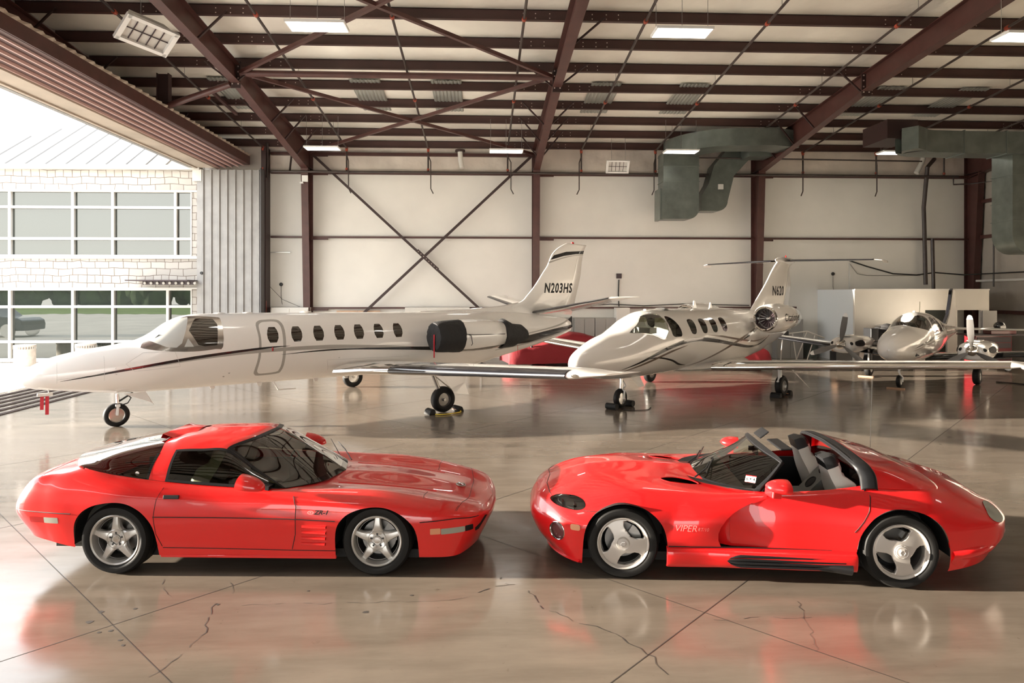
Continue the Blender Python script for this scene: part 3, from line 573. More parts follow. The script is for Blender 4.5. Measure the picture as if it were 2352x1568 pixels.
mb = MB(); duct(mb, bend((14.6, 20.3), 1.6, 180, 90, 10, 'xy', 7.55)[::1], .62, .9, (0, 0, 1)); mb = MB()
duct(mb, [(13.3, 20.9, 7.45)]+bend((14.5, 20.2), 1.15, 150, 95, 8, 'xy', 7.5)+[(15.4, 21.4, 7.5), (18.4, 21.4, 7.5)], .7, .85, (0, 0, 1)); mb.build('horizontal_run', 'galv', d3, smooth=True, sharp=25)
mb = MB(); mb.prism([(17.15, 7.2), (17.15, 4.6)]+arc(17.75, 4.55, .60, 180, 270, 8)[1:]+[(19.6, 3.95), (19.6, 4.95), (18.15, 4.95), (18.15, 7.2)], 21.15, 22.05); mb.build('drop', 'galv', d3, smooth=True, sharp=35)
mb = MB()
for z in (5.0, 5.6, 6.5): MB().box(17.12, 18.18, 21.12, 22.08, z, z+.02).build('seam_flange', 'galv_line', d3)
for x in (15.4, 16.8): MB().box(x, x+.03, 20.95, 21.85, 7.12, 7.88).build('seam_flange', 'galv_line', d3)
MB().box(12.9, 13.9, 21.0, 22.4, 7.6, 8.2).build('fan_unit', 'steel_dark', d3)
# cables and conduits on the right part of the back wall
def cable(pts, r, lab, m='cable'): return tag(MB().tube(pts, r, 6).build('cable', m, smooth=True), lab, 'cable')
cable([(15.2, 27.4, 4.0), (15.9, 27.3, 3.75), (17, 27.3, 3.45), (18, 27.3, 3.4), (18.8, 27.3, 3.5), (19.8, 27, 3.4), (20.4, 25, 3.45), (20.45, 20, 3.5)], .03, 'thick black cable sagging along the upper right back wall')
cable([(15.3, 27.5, 3.85), (15.6, 27.5, 3.45), (16, 27.5, 3.38), (18.3, 27.5, 3.38)], .015, 'grey conduit above the white partition room', 'strut_metal'); cable([(15.25, 27.5, 3.9), (15.25, 27.5, 2.6)], .012, 'thin vertical conduit above the partition room', 'strut_metal')
cable([(20.35, 27, 3.15), (20.4, 20, 3.2)], .05, 'pale rail along the right wall with hooks', 'white_dim'); cable([(-8.8, 27.5, 3.2), (-8, 27.4, 2.4), (-7.3, 27.4, 2.1)], .008, 'thin wire drooping beside the hangar door')
cable([(3.3, 27.4, 2.1), (3.0, 27.4, 2.18), (4.5, 27.4, 2.14), (5.2, 27.4, 2.2), (6.6, 27.4, 2.13), (8.2, 27.4, 2.2), (11.0, 27.45, 2.14)], .02, 'dark cable lying on the lowest girt behind the second jet')
cable([(5.6, 27.55, 3.2), (5.58, 27.55, 2.6), (5.6, 27.55, 2.1)], .025, 'dark conduit under the red alarm box')
tag(MB().box(5.5, 5.7, 27.5, 27.59, 3.25, 3.45).build('alarm_box', 'tool_dark'), 'small dark red alarm box on the back wall between the tails', 'alarm'); 
for x, z, l in ((-8.1, 3.0, 'left of the left column'), (14.6, 3.45, 'right of the T-tail')):
    t = thing('wall_sensor', 'small round black sensor on the back wall '+l, 'sensor', (x, 27.57, z), 0, 'wall sensors'); MB().lathe([(0, -.05), (.06, -.04), (.075, 0), (0, 0)], 12, 'y').build('housing', 'plastic_black', t); MB().tube([(0, 0, -.05), (0, 0, -.5), (.05, 0, -.8)], .008, 5).build('wire', 'cable', t)
tag(MB().box(-7.05, -6.82, 26.72, 26.76, 7.0, 7.25).box(-7.1, -6.98, 26.6, 26.72, 6.92, 6.98).build('exit_camera', 'white'), 'small white camera fixed near the top of the left column', 'camera')
tag(MB().box(-8.8, -7.72, 27.52, 27.59, 4.27, 4.30).build('hook_bar', 'strut_metal'), 'thin horizontal bar on the wall beside the hangar door', 'bar')
# ---------------------------------------------------------------- terminal building outside, bollards, parked vehicle and trees mirrored in its glass
def at_y(u, v, y):
    a, b = (u-1176)/F_PX, (v-670)/F_PX; c, s_ = math.cos(R(YAW)), math.sin(R(YAW)); t = y/(-a*s_+c); return (t*(a*c+s_), CAM_H-t*b)
FY = 26.6
fx = lambda u: at_y(u, 600, FY)[0]
fz = lambda v: at_y(230, v, FY)[1]
tb = thing('terminal_building', 'white stone building with rows of large windows and metal roof outside the hangar', 'building', (0, 0, 0))
XL = -34; xr = fx(457)
mb = MB().box(XL, fx(441), FY, FY+.4, fz(437), fz(385)).box(XL, fx(441), FY, FY+.4, fz(662), fz(590)).box(fx(441), xr, FY, FY+.4, -.1, fz(385)).box(XL, fx(441), FY, FY+.4, -.1, fz(826))
mb.build('wall', 'stone', tb)
MB().box(XL, xr+.1, FY-.25, FY+.3, fz(390), fz(380)).box(XL, xr, FY-.06, FY, fz(440), fz(436)).box(XL, xr, FY-.08, FY, fz(594), fz(588)).box(XL, xr, FY-.06, FY, fz(664), fz(660)).box(XL, fx(441), FY-.06, FY, fz(830), fz(824)).build('ledge', 'mull', tb)
U = [-330, -205, -120, 22, 167, 259, 403, 441]
def window(u0, u1, v0, v1):
    x0, x1, z1, z0 = fx(u0), fx(u1), fz(v0), fz(v1); t = .05
    fr = MB().box(x0+.001, x0+t, FY-.02, FY+.12, z0+.001, z1-.001).box(x0+t, x1-t, FY-.02, FY+.12, z0+.001, z0+t).box(x0+t, x1-t, FY-.02, FY+.12, z1-t, z1-.001).box(x1-t, x1-.001, FY-.02, FY+.12, z0+.001, z1-.001).build('window_frame', 'mull', tb)
    MB().box(x0+.01, x1-.01, FY+.10, FY+.11, z0+.01, z1-.01).build('pane', 'facade_glass', fr)
for a, b in zip(U, U[1:]):
    for v0, v1 in ((438, 476), (476, 548), (548, 588)): window(a, b, v0, v1)
for a, b in zip([-330, -205, -120, 22, 167, 259, 385], [-205, -120, 22, 167, 259, 385, 441]):
    for v0, v1 in ((664, 704), (704, 784), (784, 825)): window(a, b, v0, v1)
# roof: steep front plane with standing seams, cut by the hip
e0 = fz(385); sl = .62
def roofpt(x, k): return (x, FY-.2+k, e0+sl*k)
hipx = lambda k: -20.9-.0+(k-.0)*1.02             # hip line x as the roof recedes
mb = MB(); mb.add([roofpt(-21.6, 0), roofpt(xr+.3, 0), roofpt(xr+.3, 9), roofpt(-21.6+9*.93, 9)], [(0, 1, 2, 3)]); mb.add([roofpt(-21.6, 0), roofpt(-21.6+9*.93, 9), (-21.6, FY+18, e0)], [(0, 1, 2)])
mb.add([roofpt(-34, -.0), roofpt(-21.6, 0), (-21.6, FY+3, e0), (-34, FY+3, e0)], [(0, 1, 2, 3)])
rf = mb.build('roof', 'roofmetal', tb)
for i in range(15):
    x = -21.2+.75*i; k = min(9, max(.05, (x+21.6)/.93)); a, b = roofpt(x, 0), roofpt(x, k); MB().bar(a, b, .06, .10).build('standing_seam', 'seamline', rf)
cn = thing('entrance_canopy', 'thin dark canopy with a row of round lights over the entrance outside', 'canopy', (0, 0, 0))
xa, xb, zc = fx(318), fx(456), fz(648)
MB().box(xa, xb, FY-1.0, FY, zc+.04, zc+.08).box(xa+.4, xb, FY-.5, FY-.4, zc-.1, zc+.04).build('slab', 'tool_dark', cn)
for i in range(9): MB().lathe([(0, 0), (.05, 0), (.05, .05)], 12, 'y', (xa+.5+.23*i, FY-.55, zc-.04)).build('round_light', 'mull', cn)
for i, (u, v) in enumerate(((42, 842), (184, 838))):
    a = px(u, v); t = thing('concrete_bollard', 'round pale concrete bollard outside with a slotted ring, '+('left one' if i == 0 else 'half hidden by the jet nose'), 'bollard', (a[0], a[1]+.35, 0), 0, 'concrete bollards outside')
    MB().lathe([(0, 0), (.34, 0), (.34, .62), (.30, .62), (.30, .70), (0, .70)], 28).build('drum', 'conc', t, smooth=True, sharp=30); MB().lathe([(.35, .70), (.35, .76), (0, .79)], 28).lathe([(.30, .7), (.35, .7)], 28).build('lid', 'conc', t, smooth=True, sharp=30)
    mb = MB()
    for k in range(26): a_ = 2*PI*k/26; mb.box(-.012, .012, -.012, .012, .62, .70); mb.v[-8:] = [(p[0]+.335*math.cos(a_), p[1]+.335*math.sin(a_), p[2]) for p in mb.v[-8:]]
    mb.build('slot_ring', 'mull', t)
# what the glass mirrors: a dark utility vehicle, grass, far trees, standing left of the hangar
sv = thing('parked_car', 'dark sport utility vehicle on the apron, seen only mirrored in the glass', 'car', (-29.6, 11, 0), R(5))
mb = MB().prism([(-2.5, .42), (-2.52, .8), (-2.45, 1.15), (-2.3, 1.72), (-2.0, 1.80), (.1, 1.80), (.45, 1.70), (1.05, 1.24), (2.1, 1.14), (2.42, 1.0), (2.5, .75), (2.48, .42)], -.95, .95); mb.build('body', 'suv', sv, bevel=.06)
for x in (-1.6, 1.6):
    for y in (-.97, .97): MB().lathe([(0, -.1), (.24, -.1), (.24, -.11), (.40, -.11), (.40, .11), (.24, .11), (0, .1)], 20, 'y', (x, y, .4)).build('wheel', 'alu', sv, smooth=True, sharp=30)
tag(MB().box(-140, -13, -75, -30, -.13, .02).build('lawn', 'grass'), kind='stuff', label='strip of green grass mirrored in the building glass', cat='grass')
rnd = random.Random(3)
for k in range(16):
    x = -130+8*k+rnd.uniform(-2, 2); t = thing('tree', 'dark leafy tree far outside mirrored in the windows, %s in its row' % ORD[k], 'tree', (x, -82+rnd.uniform(-5, 5), 0), 0, 'trees mirrored in the windows'); s_ = rnd.uniform(3, 5)
    mb = MB()
    for q in range(12): mb.sphere((rnd.uniform(-4, 4), rnd.uniform(-2, 2), s_*rnd.uniform(.25, .95)), rnd.uniform(1.5, 2.6), 8, 6)
    mb.build('crown', 'leaf', t, smooth=True); MB().tube([(0, 0, 0), (0, 0, s_)], .25, 8).build('trunk', 'leaf', t)
S('ground_outside', MB().box(-150, -70, -90, 26.6, -.14, -.006).box(-70, 60, -90, -60, -.14, -.006).box(-150, -34, 26.6, 60, -.14, -.006), 'apron')

# ---------------------------------------------------------------- partition room and clutter along the back wall
def wx(u, y): return at_y(u, 700, y)[0]
ry = 24.6; x0, x1 = wx(1963, ry), wx(2272, ry); xs = wx(1918, ry+1.6)
rm = thing('partition_room', 'white drywall partition room in the far right corner with open doorways', 'room', (0, 0, 0)); ztop = 2.79
da, db, dc, dd, dz = wx(2125, ry), wx(2176, ry), wx(2199, ry), wx(2252, ry), at_y(2150, 712, ry)[1]
MB().box(x0, da, ry, ry+.1, 0, ztop).box(db, dc, ry, ry+.1, 0, ztop).box(dd, x1, ry, ry+.1, 0, ztop).box(da, db, ry, ry+.1, dz, ztop).box(dc, dd, ry, ry+.1, dz, ztop).build('front_wall', 'shed_wall', rm)
MB().add([(x0, ry, 0), (x0, ry, ztop), (xs, YW, ztop), (xs, YW, 0)], [(0, 1, 2, 3)]).build('side_wall', 'shed_side', rm); MB().add([(x0, ry, ztop), (x1, ry, ztop), (x1, YW, ztop), (xs, YW, ztop)], [(0, 1, 2, 3)]).build('lid', 'shed_wall', rm)
MB().box(x0+.1, x1-.1, ry+1.6, ry+1.7, 0, ztop-.02).build('inner_wall', 'room_shade', rm); MB().box(dd, dd+.55, ry-.12, ry-.08, 0, dz-.02).build('door_leaf', 'locker', rm); MB().box(da+.02, db-.02, ry+.3, ry+.34, 0, dz).build('door_leaf', 'room_shade', rm)  # near-black colour stands in for the unlit room behind the doorways
MB().box(x0, x1, ry-.03, ry+.02, ztop-.03, ztop+.02).build('edge_trim', 'white_dim', rm)
def lockers(u0, u1, v0, y, n, lab, name='locker_cabinet', m='locker'):
    xa, xb, z1 = wx(u0, y), wx(u1, y), at_y((u0+u1)/2, v0, y)[1]; t = thing(name, lab, 'cabinet', (xa, y, 0)); w_ = (xb-xa)
    MB().box(0, w_, 0, .5, 0, z1).build('body', m, t)
    for i in range(n):
        d_ = MB().box(w_*i/n+.012, w_*(i+1)/n-.012, -.02, 0, .04, z1-.04).build('door', m, t, bevel=.004); MB().box(w_*(i+1)/n-.05, w_*(i+1)/n-.03, -.04, -.02, z1*.5, z1*.58).build('handle', 'strut_metal', d_)
lockers(1254, 1318, 730, 27.0, 1, 'low grey metal cabinet half hidden behind the near jet tail'); lockers(1319, 1366, 730, 26.9, 2, 'grey double-door locker between the tail and the second jet'); lockers(1367, 1416, 730, 26.9, 2, 'grey locker nearest the second jet nose')
lockers(1416, 1447, 707, 26.8, 1, 'tall plain white cabinet behind the second jet nose', m='locker_white'); lockers(1785, 1845, 733, 26.8, 2, 'tall grey locker behind the second jet engine'); lockers(622, 708, 706, 27.0, 2, 'white shelf cabinet top showing above the near jet, beside the left column', m='locker_white')
lockers(930, 1078, 706, 26.9, 3, 'white wall cabinet showing above the near jet by the lower brace', m='locker_white')
for u0, u1, l in ((773, 822, 'left'), (823, 873, 'right')): xa, xb = wx(u0, 27.3), wx(u1, 27.3); tag(MB().box(xa, xb, 27.3, 27.33, .3, at_y(820, 713, 27.3)[1]).build('plywood_sheet', 'ply'), 'plywood sheet leaning on the back wall, the %s one' % l, 'board')
tag(MB().box(wx(604, 26.9), wx(611, 26.9), 26.9, 26.98, 1.6, 2.35).build('fire_extinguisher', 'pipe_red'), 'red fire extinguisher beside the hangar door jamb', 'extinguisher')
tag(MB().box(wx(1185, 27), wx(1250, 27)-.0, 26.6, 27.1, 0, .35).build('black_box', 'plastic_black'), 'low black box on the floor behind the near jet tail', 'box')
# cars under red covers
def covered(prof, hw, loc, rz, lab):
    n = len(prof); t = []
    P = []
    for x, z, k in prof:
        P.append([(x, 0, z), (x, hw*k*.55, z*.985), (x, hw*k*.85, z*.88), (x, hw*k*.97, z*.55), (x, hw*k, .12)])
    s_ = Surf(P); mb = MB()
    for sd_ in (1, -1): s_.patch(mb, 0, n-1, 0, 4, 60, 20, sd_)
    mb.v = [(x, y+.012*math.sin(x*9+z*5), z+.006*math.sin(x*13)) for x, y, z in mb.v]
    o = mb.build('covered_car', 'red_cloth', smooth=True, sharp=70); o.location = loc; o.rotation_euler = (0, 0, rz); tag(o, lab, 'covered car')
covered([(-2.3, .14, .75), (-2.28, .55, .8), (-2.0, .68, .95), (-1.2, .80, 1), (-.5, 1.12, .98), (.3, 1.2, .96), (1.0, 1.05, .98), (1.7, .75, 1), (2.25, .5, .85), (2.3, .14, .8)], .95, (3.05, 25.3, 0), R(12), 'low car under a red fabric cover behind the near jet tail')
covered([(-2.2, .14, .8), (-2.15, .6, .85), (-1.2, .95, 1), (-.2, 1.25, .97), (.8, 1.2, .98), (1.8, .8, 1), (2.1, .6, .8), (2.15, .14, .75)], .9, (7.85, 23.6, 0), R(-2), 'second car under a red cover, mostly hidden behind the second jet')
for u, v, l in ((1221, 842, 'in front of the red covered car'), (1106, 836, 'under the near jet tail')):
    a = px(u, v); t = thing('stanchion_post', 'black stanchion post with round base '+l, 'post', (a[0], a[1], 0), 0, 'black stanchion posts'); MB().lathe([(0, 0), (.2, 0), (.19, .02), (.03, .04), (0, .04)], 24).build('base', 'plastic_black', t, smooth=True); MB().tube([(0, 0, .03), (0, 0, .92)], .04, 12).build('pole', 'plastic_black', t, smooth=True); MB().lathe([(.04, .9), (.055, .92), (.045, .98), (0, 1.0)], 16).build('cap', 'plastic_black', t, smooth=True)
# right-hand clutter
a = px(2300, 842); tx = thing('tool_chest', 'red rolling tool chest with dark drawers at the right edge', 'tool chest', (17.0, 22.6, 0))
MB().box(0, 1.3, 0, .55, .1, 1.2).build('cabinet', 'tool_red', tx, bevel=.01)
for i in range(5): MB().box(.05, 1.25, -.02, 0, .16+.2*i, .33+.2*i).build('drawer', 'tool_dark' if i != 2 else 'tool_red', tx)
for x in (.1, 1.2): MB().lathe([(0, -.03), (.05, -.03), (.05, .03), (0, .03)], 12, 'y', (x, .1, .05)).build('caster', 'rubber', tx)
tt = tag(MB().box(16.6, 18.6, 22.2, 23.0, 1.21, 1.25).build('bench_top', 'tool_dark'), 'long dark bench top behind the right propeller', 'bench')
t2 = thing('tool_box', 'small red tool box lying on the bench at the right edge', 'tool box', (17.4, 22.4, 1.25)); MB().box(0, .9, 0, .4, 0, .12).build('body', 'tool_red', t2, bevel=.01)
hm = thing('helmet', 'glossy round black helmet on the red tool box', 'helmet', (17.85, 22.6, 1.37)); MB().sphere((0, 0, .15), (.17, .17, .16), 20, 12).build('shell', 'jetblack', hm, smooth=True); MB().box(-.1, .1, -.175, -.15, .08, .16).build('visor', 'glass_cabin', hm)
bn = thing('work_bench', 'dark work bench loaded with bags behind the left propeller', 'bench', (13.75, 23.4, 0)); MB().box(0, 1.7, 0, .7, .84, .92).build('top', 'plastic_black', bn); MB().box(.05, .1, .05, .65, 0, .8).box(1.6, 1.65, .05, .65, 0, .8).build('frame', 'plastic_black', bn); MB().box(.1, 1.6, .3, .34, .1, .8).build('back_panel', 'matte_black', bn)
bg_ = MB()
for q in range(9): bg_.sphere((.45+.105*q, .3+.1*math.sin(q*2), 1.12+.22*math.sin(PI*(q+.8)/9.5)+.04*math.sin(q*2.7)), (.22, .24, .20), 12, 8)
o = bg_.build('duffel_bag', 'dark_fabric', smooth=True); o.location = (13.75, 23.4, .0); tag(o, 'heap of soft black bags on the work bench', 'bag')
tag(MB().box(13.78, 14.05, 23.4, 23.9, .93, 1.4).build('black_case', 'plastic_black', bevel=.02), 'upright black case at the left end of the bags', 'case')
tag(MB().box(12.45, 12.95, 23.2, 23.6, .6, .85).build('cardboard_box', 'card'), 'small brown cardboard box by the left engine of the propeller plane', 'box')
tag(MB().box(12.4, 13.0, 23.2, 23.65, 0, .6).build('storage_crate', 'plastic_black', bevel=.02), 'black crate under the cardboard box', 'crate')
cn_ = px(1877, 823); t = thing('trash_can', 'round grey metal trash can behind the wing of the second jet', 'trash can', (cn_[0], cn_[1]+.6, 0)); MB().lathe([(.0, 0), (.28, 0), (.32, .62), (.33, .64), (.30, .64), (.28, .05)], 24).build('drum', 'galv', t, smooth=True, sharp=40)
tf = thing('tow_frame', 'white tubular cart frame with black hood behind the left propeller', 'cart', (10.9, 24.3, 0)); MB().tube([(0, 0, .1), (.1, 0, 1.15), (1.0, 0, 1.25), (1.7, .1, 1.0)], .025, 8).tube([(.45, 0, 1.2), (.6, 0, .2)], .02, 8).tube([(.6, 0, .2), (1.0, 0, 1.25)], .02, 8).tube([(1.3, 0, 1.1), (1.0, 0, .2), (.6, 0, .2), (0, 0, .15)], .02, 8).build('frame', 'white_dim', tf, smooth=True); MB().box(-.15, .3, -.1, .5, 1.0, 1.28).build('hood', 'plastic_black', tf, bevel=.06)
MB().box(-.1, 1.4, .1, .5, .1, .16).build('deck', 'locker', tf)
tag(MB().box(9.75, 10.3, 25.6, 26.2, 0, 1.2).build('black_cabinet', 'matte_black', bevel=.02), 'tall black cabinet behind the second jet tail', 'cabinet')
gx = px(1935, 822); t = thing('white_helmet_bag', 'small black and white bundle on the floor by the trash can', 'bundle', (gx[0], gx[1]+.5, 0)); MB().sphere((0, 0, .22), (.3, .2, .22), 14, 8).build('bundle', 'dark_fabric', t, smooth=True); MB().sphere((.05, -.1, .3), (.16, .14, .16), 12, 8).build('patch', 'locker_white', t, smooth=True)
for k, P in enumerate((((15.3, 19.5), (16.0, 18.6), (17.2, 17.9), (19, 17.6)), ((15.3, 19.4), (15.8, 18.9), (17.4, 17.0), (19.5, 16.0)))):
    Q = smooth_poly(list(P), 8, False); tag(MB().tube([(x, y, .02) for x, y in Q], .016, 6).build('floor_cable', 'cable', smooth=True), 'black cable curving over the floor at the right edge, '+('upper' if k == 0 else 'lower')+' one', 'cable', 'cables on the floor')
# ---------------------------------------------------------------- wheels
def tire(mb, r, w_, ri, n=56):
    h = w_/2; P = [(ri, -h*.86), (ri+.012, -h*.98), (ri+(r-ri)*.35, -h*1.02), (ri+(r-ri)*.75, -h*.99), (r-.018, -h*.90), (r-.004, -h*.76)]
    for k in (-.45, 0, .45): P += [(r, h*(k-.16)), (r-.007, h*(k-.15)), (r-.007, h*(k-.09)), (r, h*(k-.08))]
    P += [(r-.004, h*.76), (r-.018, h*.90), (ri+(r-ri)*.75, h*.99), (ri+(r-ri)*.35, h*1.02), (ri+.012, h*.98), (ri, h*.86)]
    mb.lathe(P, n, 'y')
def car_wheel(kind, parent, loc, flip, r, w_, ri, spin=0):
    """wheel with its outer face toward -y; flip turns it to the other side"""
    hub = 'silver five-spoke wheel' if kind == 5 else 'pale three-spoke wheel'; m = 'rim_silver' if kind == 5 else 'rim_viper'; h = w_/2
    rim = MB(); fy = -h*.90
    rim.lathe([(ri+.004, fy-.006), (ri-.004, fy-.012), (ri-.016, fy-.004), (ri-.022, fy+.02), (ri-.03, fy+.07), (ri-.035, h*.9)], 64, 'y')
    rim.lathe([(ri+.004, h*.9), (ri-.035, h*.9)], 48, 'y')
    if kind == 5:
        fs = fy+.028
        for k in range(5):
            a = PI/2+2*PI*k/5+spin; c, s_ = math.cos(a), math.sin(a); prof = [(.05, .060, 0), (.085, .053, -.006), (.115, .041, -.012), (.155, .034, -.012), (ri-.035, .028, -.004), (ri-.014, .027, .0)]; G = []
            for rr, hw, dy in prof: G.append([(rr*c-t*hw*s_, fs+dy+z, rr*s_+t*hw*c) for t, z in ((-1.0, .05), (-1.0, .012), (-.72, 0), (0, -.003), (.72, 0), (1.0, .012), (1.0, .05))])
            rim.grid(G)
        rim.lathe([(0, fs-.004), (.038, fs-.006), (.042, fs+.006), (.075, fs+.006), (.088, fs-.012), (.095, fs-.006), (.098, fs+.05)], 40, 'y')
    w = rim.build('wheel', m, parent, smooth=True, sharp=40); w.location = loc; w['label'] = hub
    if flip: w.rotation_euler = (0, 0, PI)
    t = MB(); tire(t, r, w_, ri); t.build('tire', 'rubber', w, smooth=True, sharp=50)
    MB().lathe([(ri-.036, h*.88), (ri-.036, fy+.06), (ri-.04, fy+.06), (ri-.04, h*.88)], 40, 'y', close=True).build('barrel', 'brake', w, smooth=True)
    d = MB().lathe([(.06, .0), (.165, .0), (.165, .025), (.06, .025)], 40, 'y', close=True).lathe([(0, -.03), (.06, -.03), (.07, .0)], 24, 'y'); d.build('brake_disc', 'brake', w, smooth=True, sharp=30)
    MB().add([(rr*math.cos(a), y, rr*math.sin(a)) for y in (-.04, .05) for rr, a in [(.1, t_) for t_ in np.linspace(-.1, 1.0, 6)]+[(.18, t_) for t_ in np.linspace(1.0, -.1, 6)]], [tuple(range(12)), tuple(range(23, 11, -1))]+[(i, (i+1) % 12, 12+(i+1) % 12, 12+i) for i in range(12)]).build('brake_caliper', 'strut_metal' if kind == 3 else 'brake', w)
    if kind == 5:
        for k in range(5):
            a = PI/2+2*PI*(k+.0)/5+spin; MB().lathe([(0, fs-.008), (.010, fs-.006), (.011, fs+.008)], 8, 'y', (.060*math.cos(a), 0, .060*math.sin(a))).lathe([(.011, fs+.001), (.016, fs+.001), (.016, fs+.008)], 12, 'y', (.060*math.cos(a), 0, .060*math.sin(a))).build('lug_nut', 'plastic_black', w)
        MB().lathe([(0, fs-.012), (.027, fs-.011), (.032, fs-.004)], 24, 'y').build('center_cap', 'alu', w, smooth=True)
    else:
        fs = fy+.012; n, m_ = 96, 14; R1 = ri-.012; disc = MB(); disc.grid([[(rr*math.cos(2*PI*i/n), fs+.018*(1-(rr/R1)**2)*-1+.0*rr, rr*math.sin(2*PI*i/n)) for rr in [R1*j/m_ for j in range(m_+1)]] for i in range(n+1)])
        bm = bm_of(disc)
        for k in range(3):
            a = 2*PI*k/3+spin; P = []
            for rr, t_ in ((.092, 22), (.105, 48), (.135, 70), (.17, 76), (R1*.90, 74), (R1*.935, 66), (R1*.935, 44), (R1*.935, 22), (R1*.92, 4), (R1*.86, 0), (.125, 5)): P.append((rr*math.cos(a+R(t_)), rr*math.sin(a+R(t_))))
            P = [P[i] for i in range(len(P))]; extract(bm, P[::-1])
        o = build_bm(bm, 'spoke_disc', m, w, True, 0); bmx = o.modifiers.new('solid', 'SOLIDIFY'); bmx.thickness = .035; bmx.offset = -1; o['label'] = 'three wide blade spokes'
        for p in [p for p in o.data.polygons]: pass
        hb = MB().lathe([(0, fs-.034), (.05, fs-.034), (.052, fs-.03), (.053, fs-.018), (.062, fs-.022), (.066, fs-.015)], 36, 'y'); hb.build('center_cap', m, w, smooth=True, sharp=30)
        MB().lathe([(.034, fs-.034), (.032, fs-.046), (.022, fs-.048), (.018, fs-.040), (0, fs-.040)], 6, 'y').build('hub_nut', m, w)
    return w
def wheel_arches(bm, cx, cz, pts_f, hw_in, parent, liner='matte_black'):
    """cuts the arch on both sides and closes it with a dark liner"""
    for sd_ in (-1, 1): extract(bm, pts_f, 'y', sd_)
    P = [p for p in pts_f if p[1] > .27]
    for sd_ in (-1, 1):
        MB().add([(x, sd_*hw_in[1], z) for x, z in P]+[(x, sd_*hw_in[0], z) for x, z in P], [(i, i+1, len(P)+i+1, len(P)+i) for i in range(len(P)-1)]+[tuple(range(len(P), 2*len(P)))]).build('wheel_well', liner, parent, smooth=False)
def seat(parent, loc, m1, m2, tilt, name='seat', big=1.0):
    """low bucket seat facing +x"""
    def cush(mb, L, W, T, mtx, n=10):
        G = []
        for i in range(n+1):
            row = []
            for j in range(n+1):
                u, v = i/n*2-1, j/n*2-1; ed = (1-abs(u)**5)**.5*(1-abs(v)**5)**.5 if abs(u) < 1 and abs(v) < 1 else 0
                bol = .5*max(0, abs(v)-.62)/.38 if abs(v) > .62 else 0
                row.append((u*L/2, v*W/2, T*ed*(.72+bol)))
            G.append(row)
        q = MB(); q.grid(G); q.grid([[(x, y, -.06) for x, y, _ in r] for r in G]); q.xf(mtx); mb.add(q.v, q.f)
    s = thing(name, None, None, loc); s.parent = parent; s.name = name
    b = MB(); cush(b, .52, .50, .15, Matrix.Translation((.1, 0, .10)) @ Matrix.Rotation(R(-9), 4, 'Y')); b.build('seat_cushion', m2, s, smooth=True, sharp=60)
    rot = Matrix.Translation((-.20, 0, .10)) @ Matrix.Rotation(R(-90+tilt), 4, 'Y')
    def shell(v0, v1, mk, nm, u0=-1, u1=1, lift=0):
        G = []
        for v in np.linspace(v0, v1, 26):
            hw = float(np.interp(v, [0, .3, .5, .62, .74, .82, 1.0], [.235, .25, .245, .215, .15, .135, .115])); row = []
            for u in np.linspace(u0, u1, 27):
                bol = .075*max(0, 1-((abs(u)-.80)/.24)**2)*(1 if v < .62 else max(0, 1-(v-.62)/.12)); mid = .035*max(0, 1-(u/.5)**2)
                gr_ = -.02*sum(math.exp(-((v-g)/.018)**2) for g in (.30, .56, .74)) if abs(u) < .5 else -.008*math.exp(-((v-.74)/.02)**2)
                edge = (max(0, 1-abs(u)**7))**.5*(max(0, 1-max(0, (v-.86)/.14)**3))**.5; z = (.06+bol+mid+gr_)*edge+.02
                row.append((v*.80, u*hw, z+lift))
            G.append(row)
        q = MB(); q.grid(G)
        if lift == 0: q.grid([[(x, y, -.05) for x, y, z in r] for r in G]); q.grid([[r[0], (r[0][0], r[0][1], -.05)] for r in G]); q.grid([[r[-1], (r[-1][0], r[-1][1], -.05)] for r in G]); q.grid([[p, (p[0], p[1], -.05)] for p in G[-1]])
        q.xf(rot); q.build(nm, mk, s, smooth=True, sharp=60)
    shell(0, .22, m2, 'lumbar_pad'); shell(.22, .86, m1, 'backrest'); shell(.86, 1.0, m2, 'headrest')
    return s

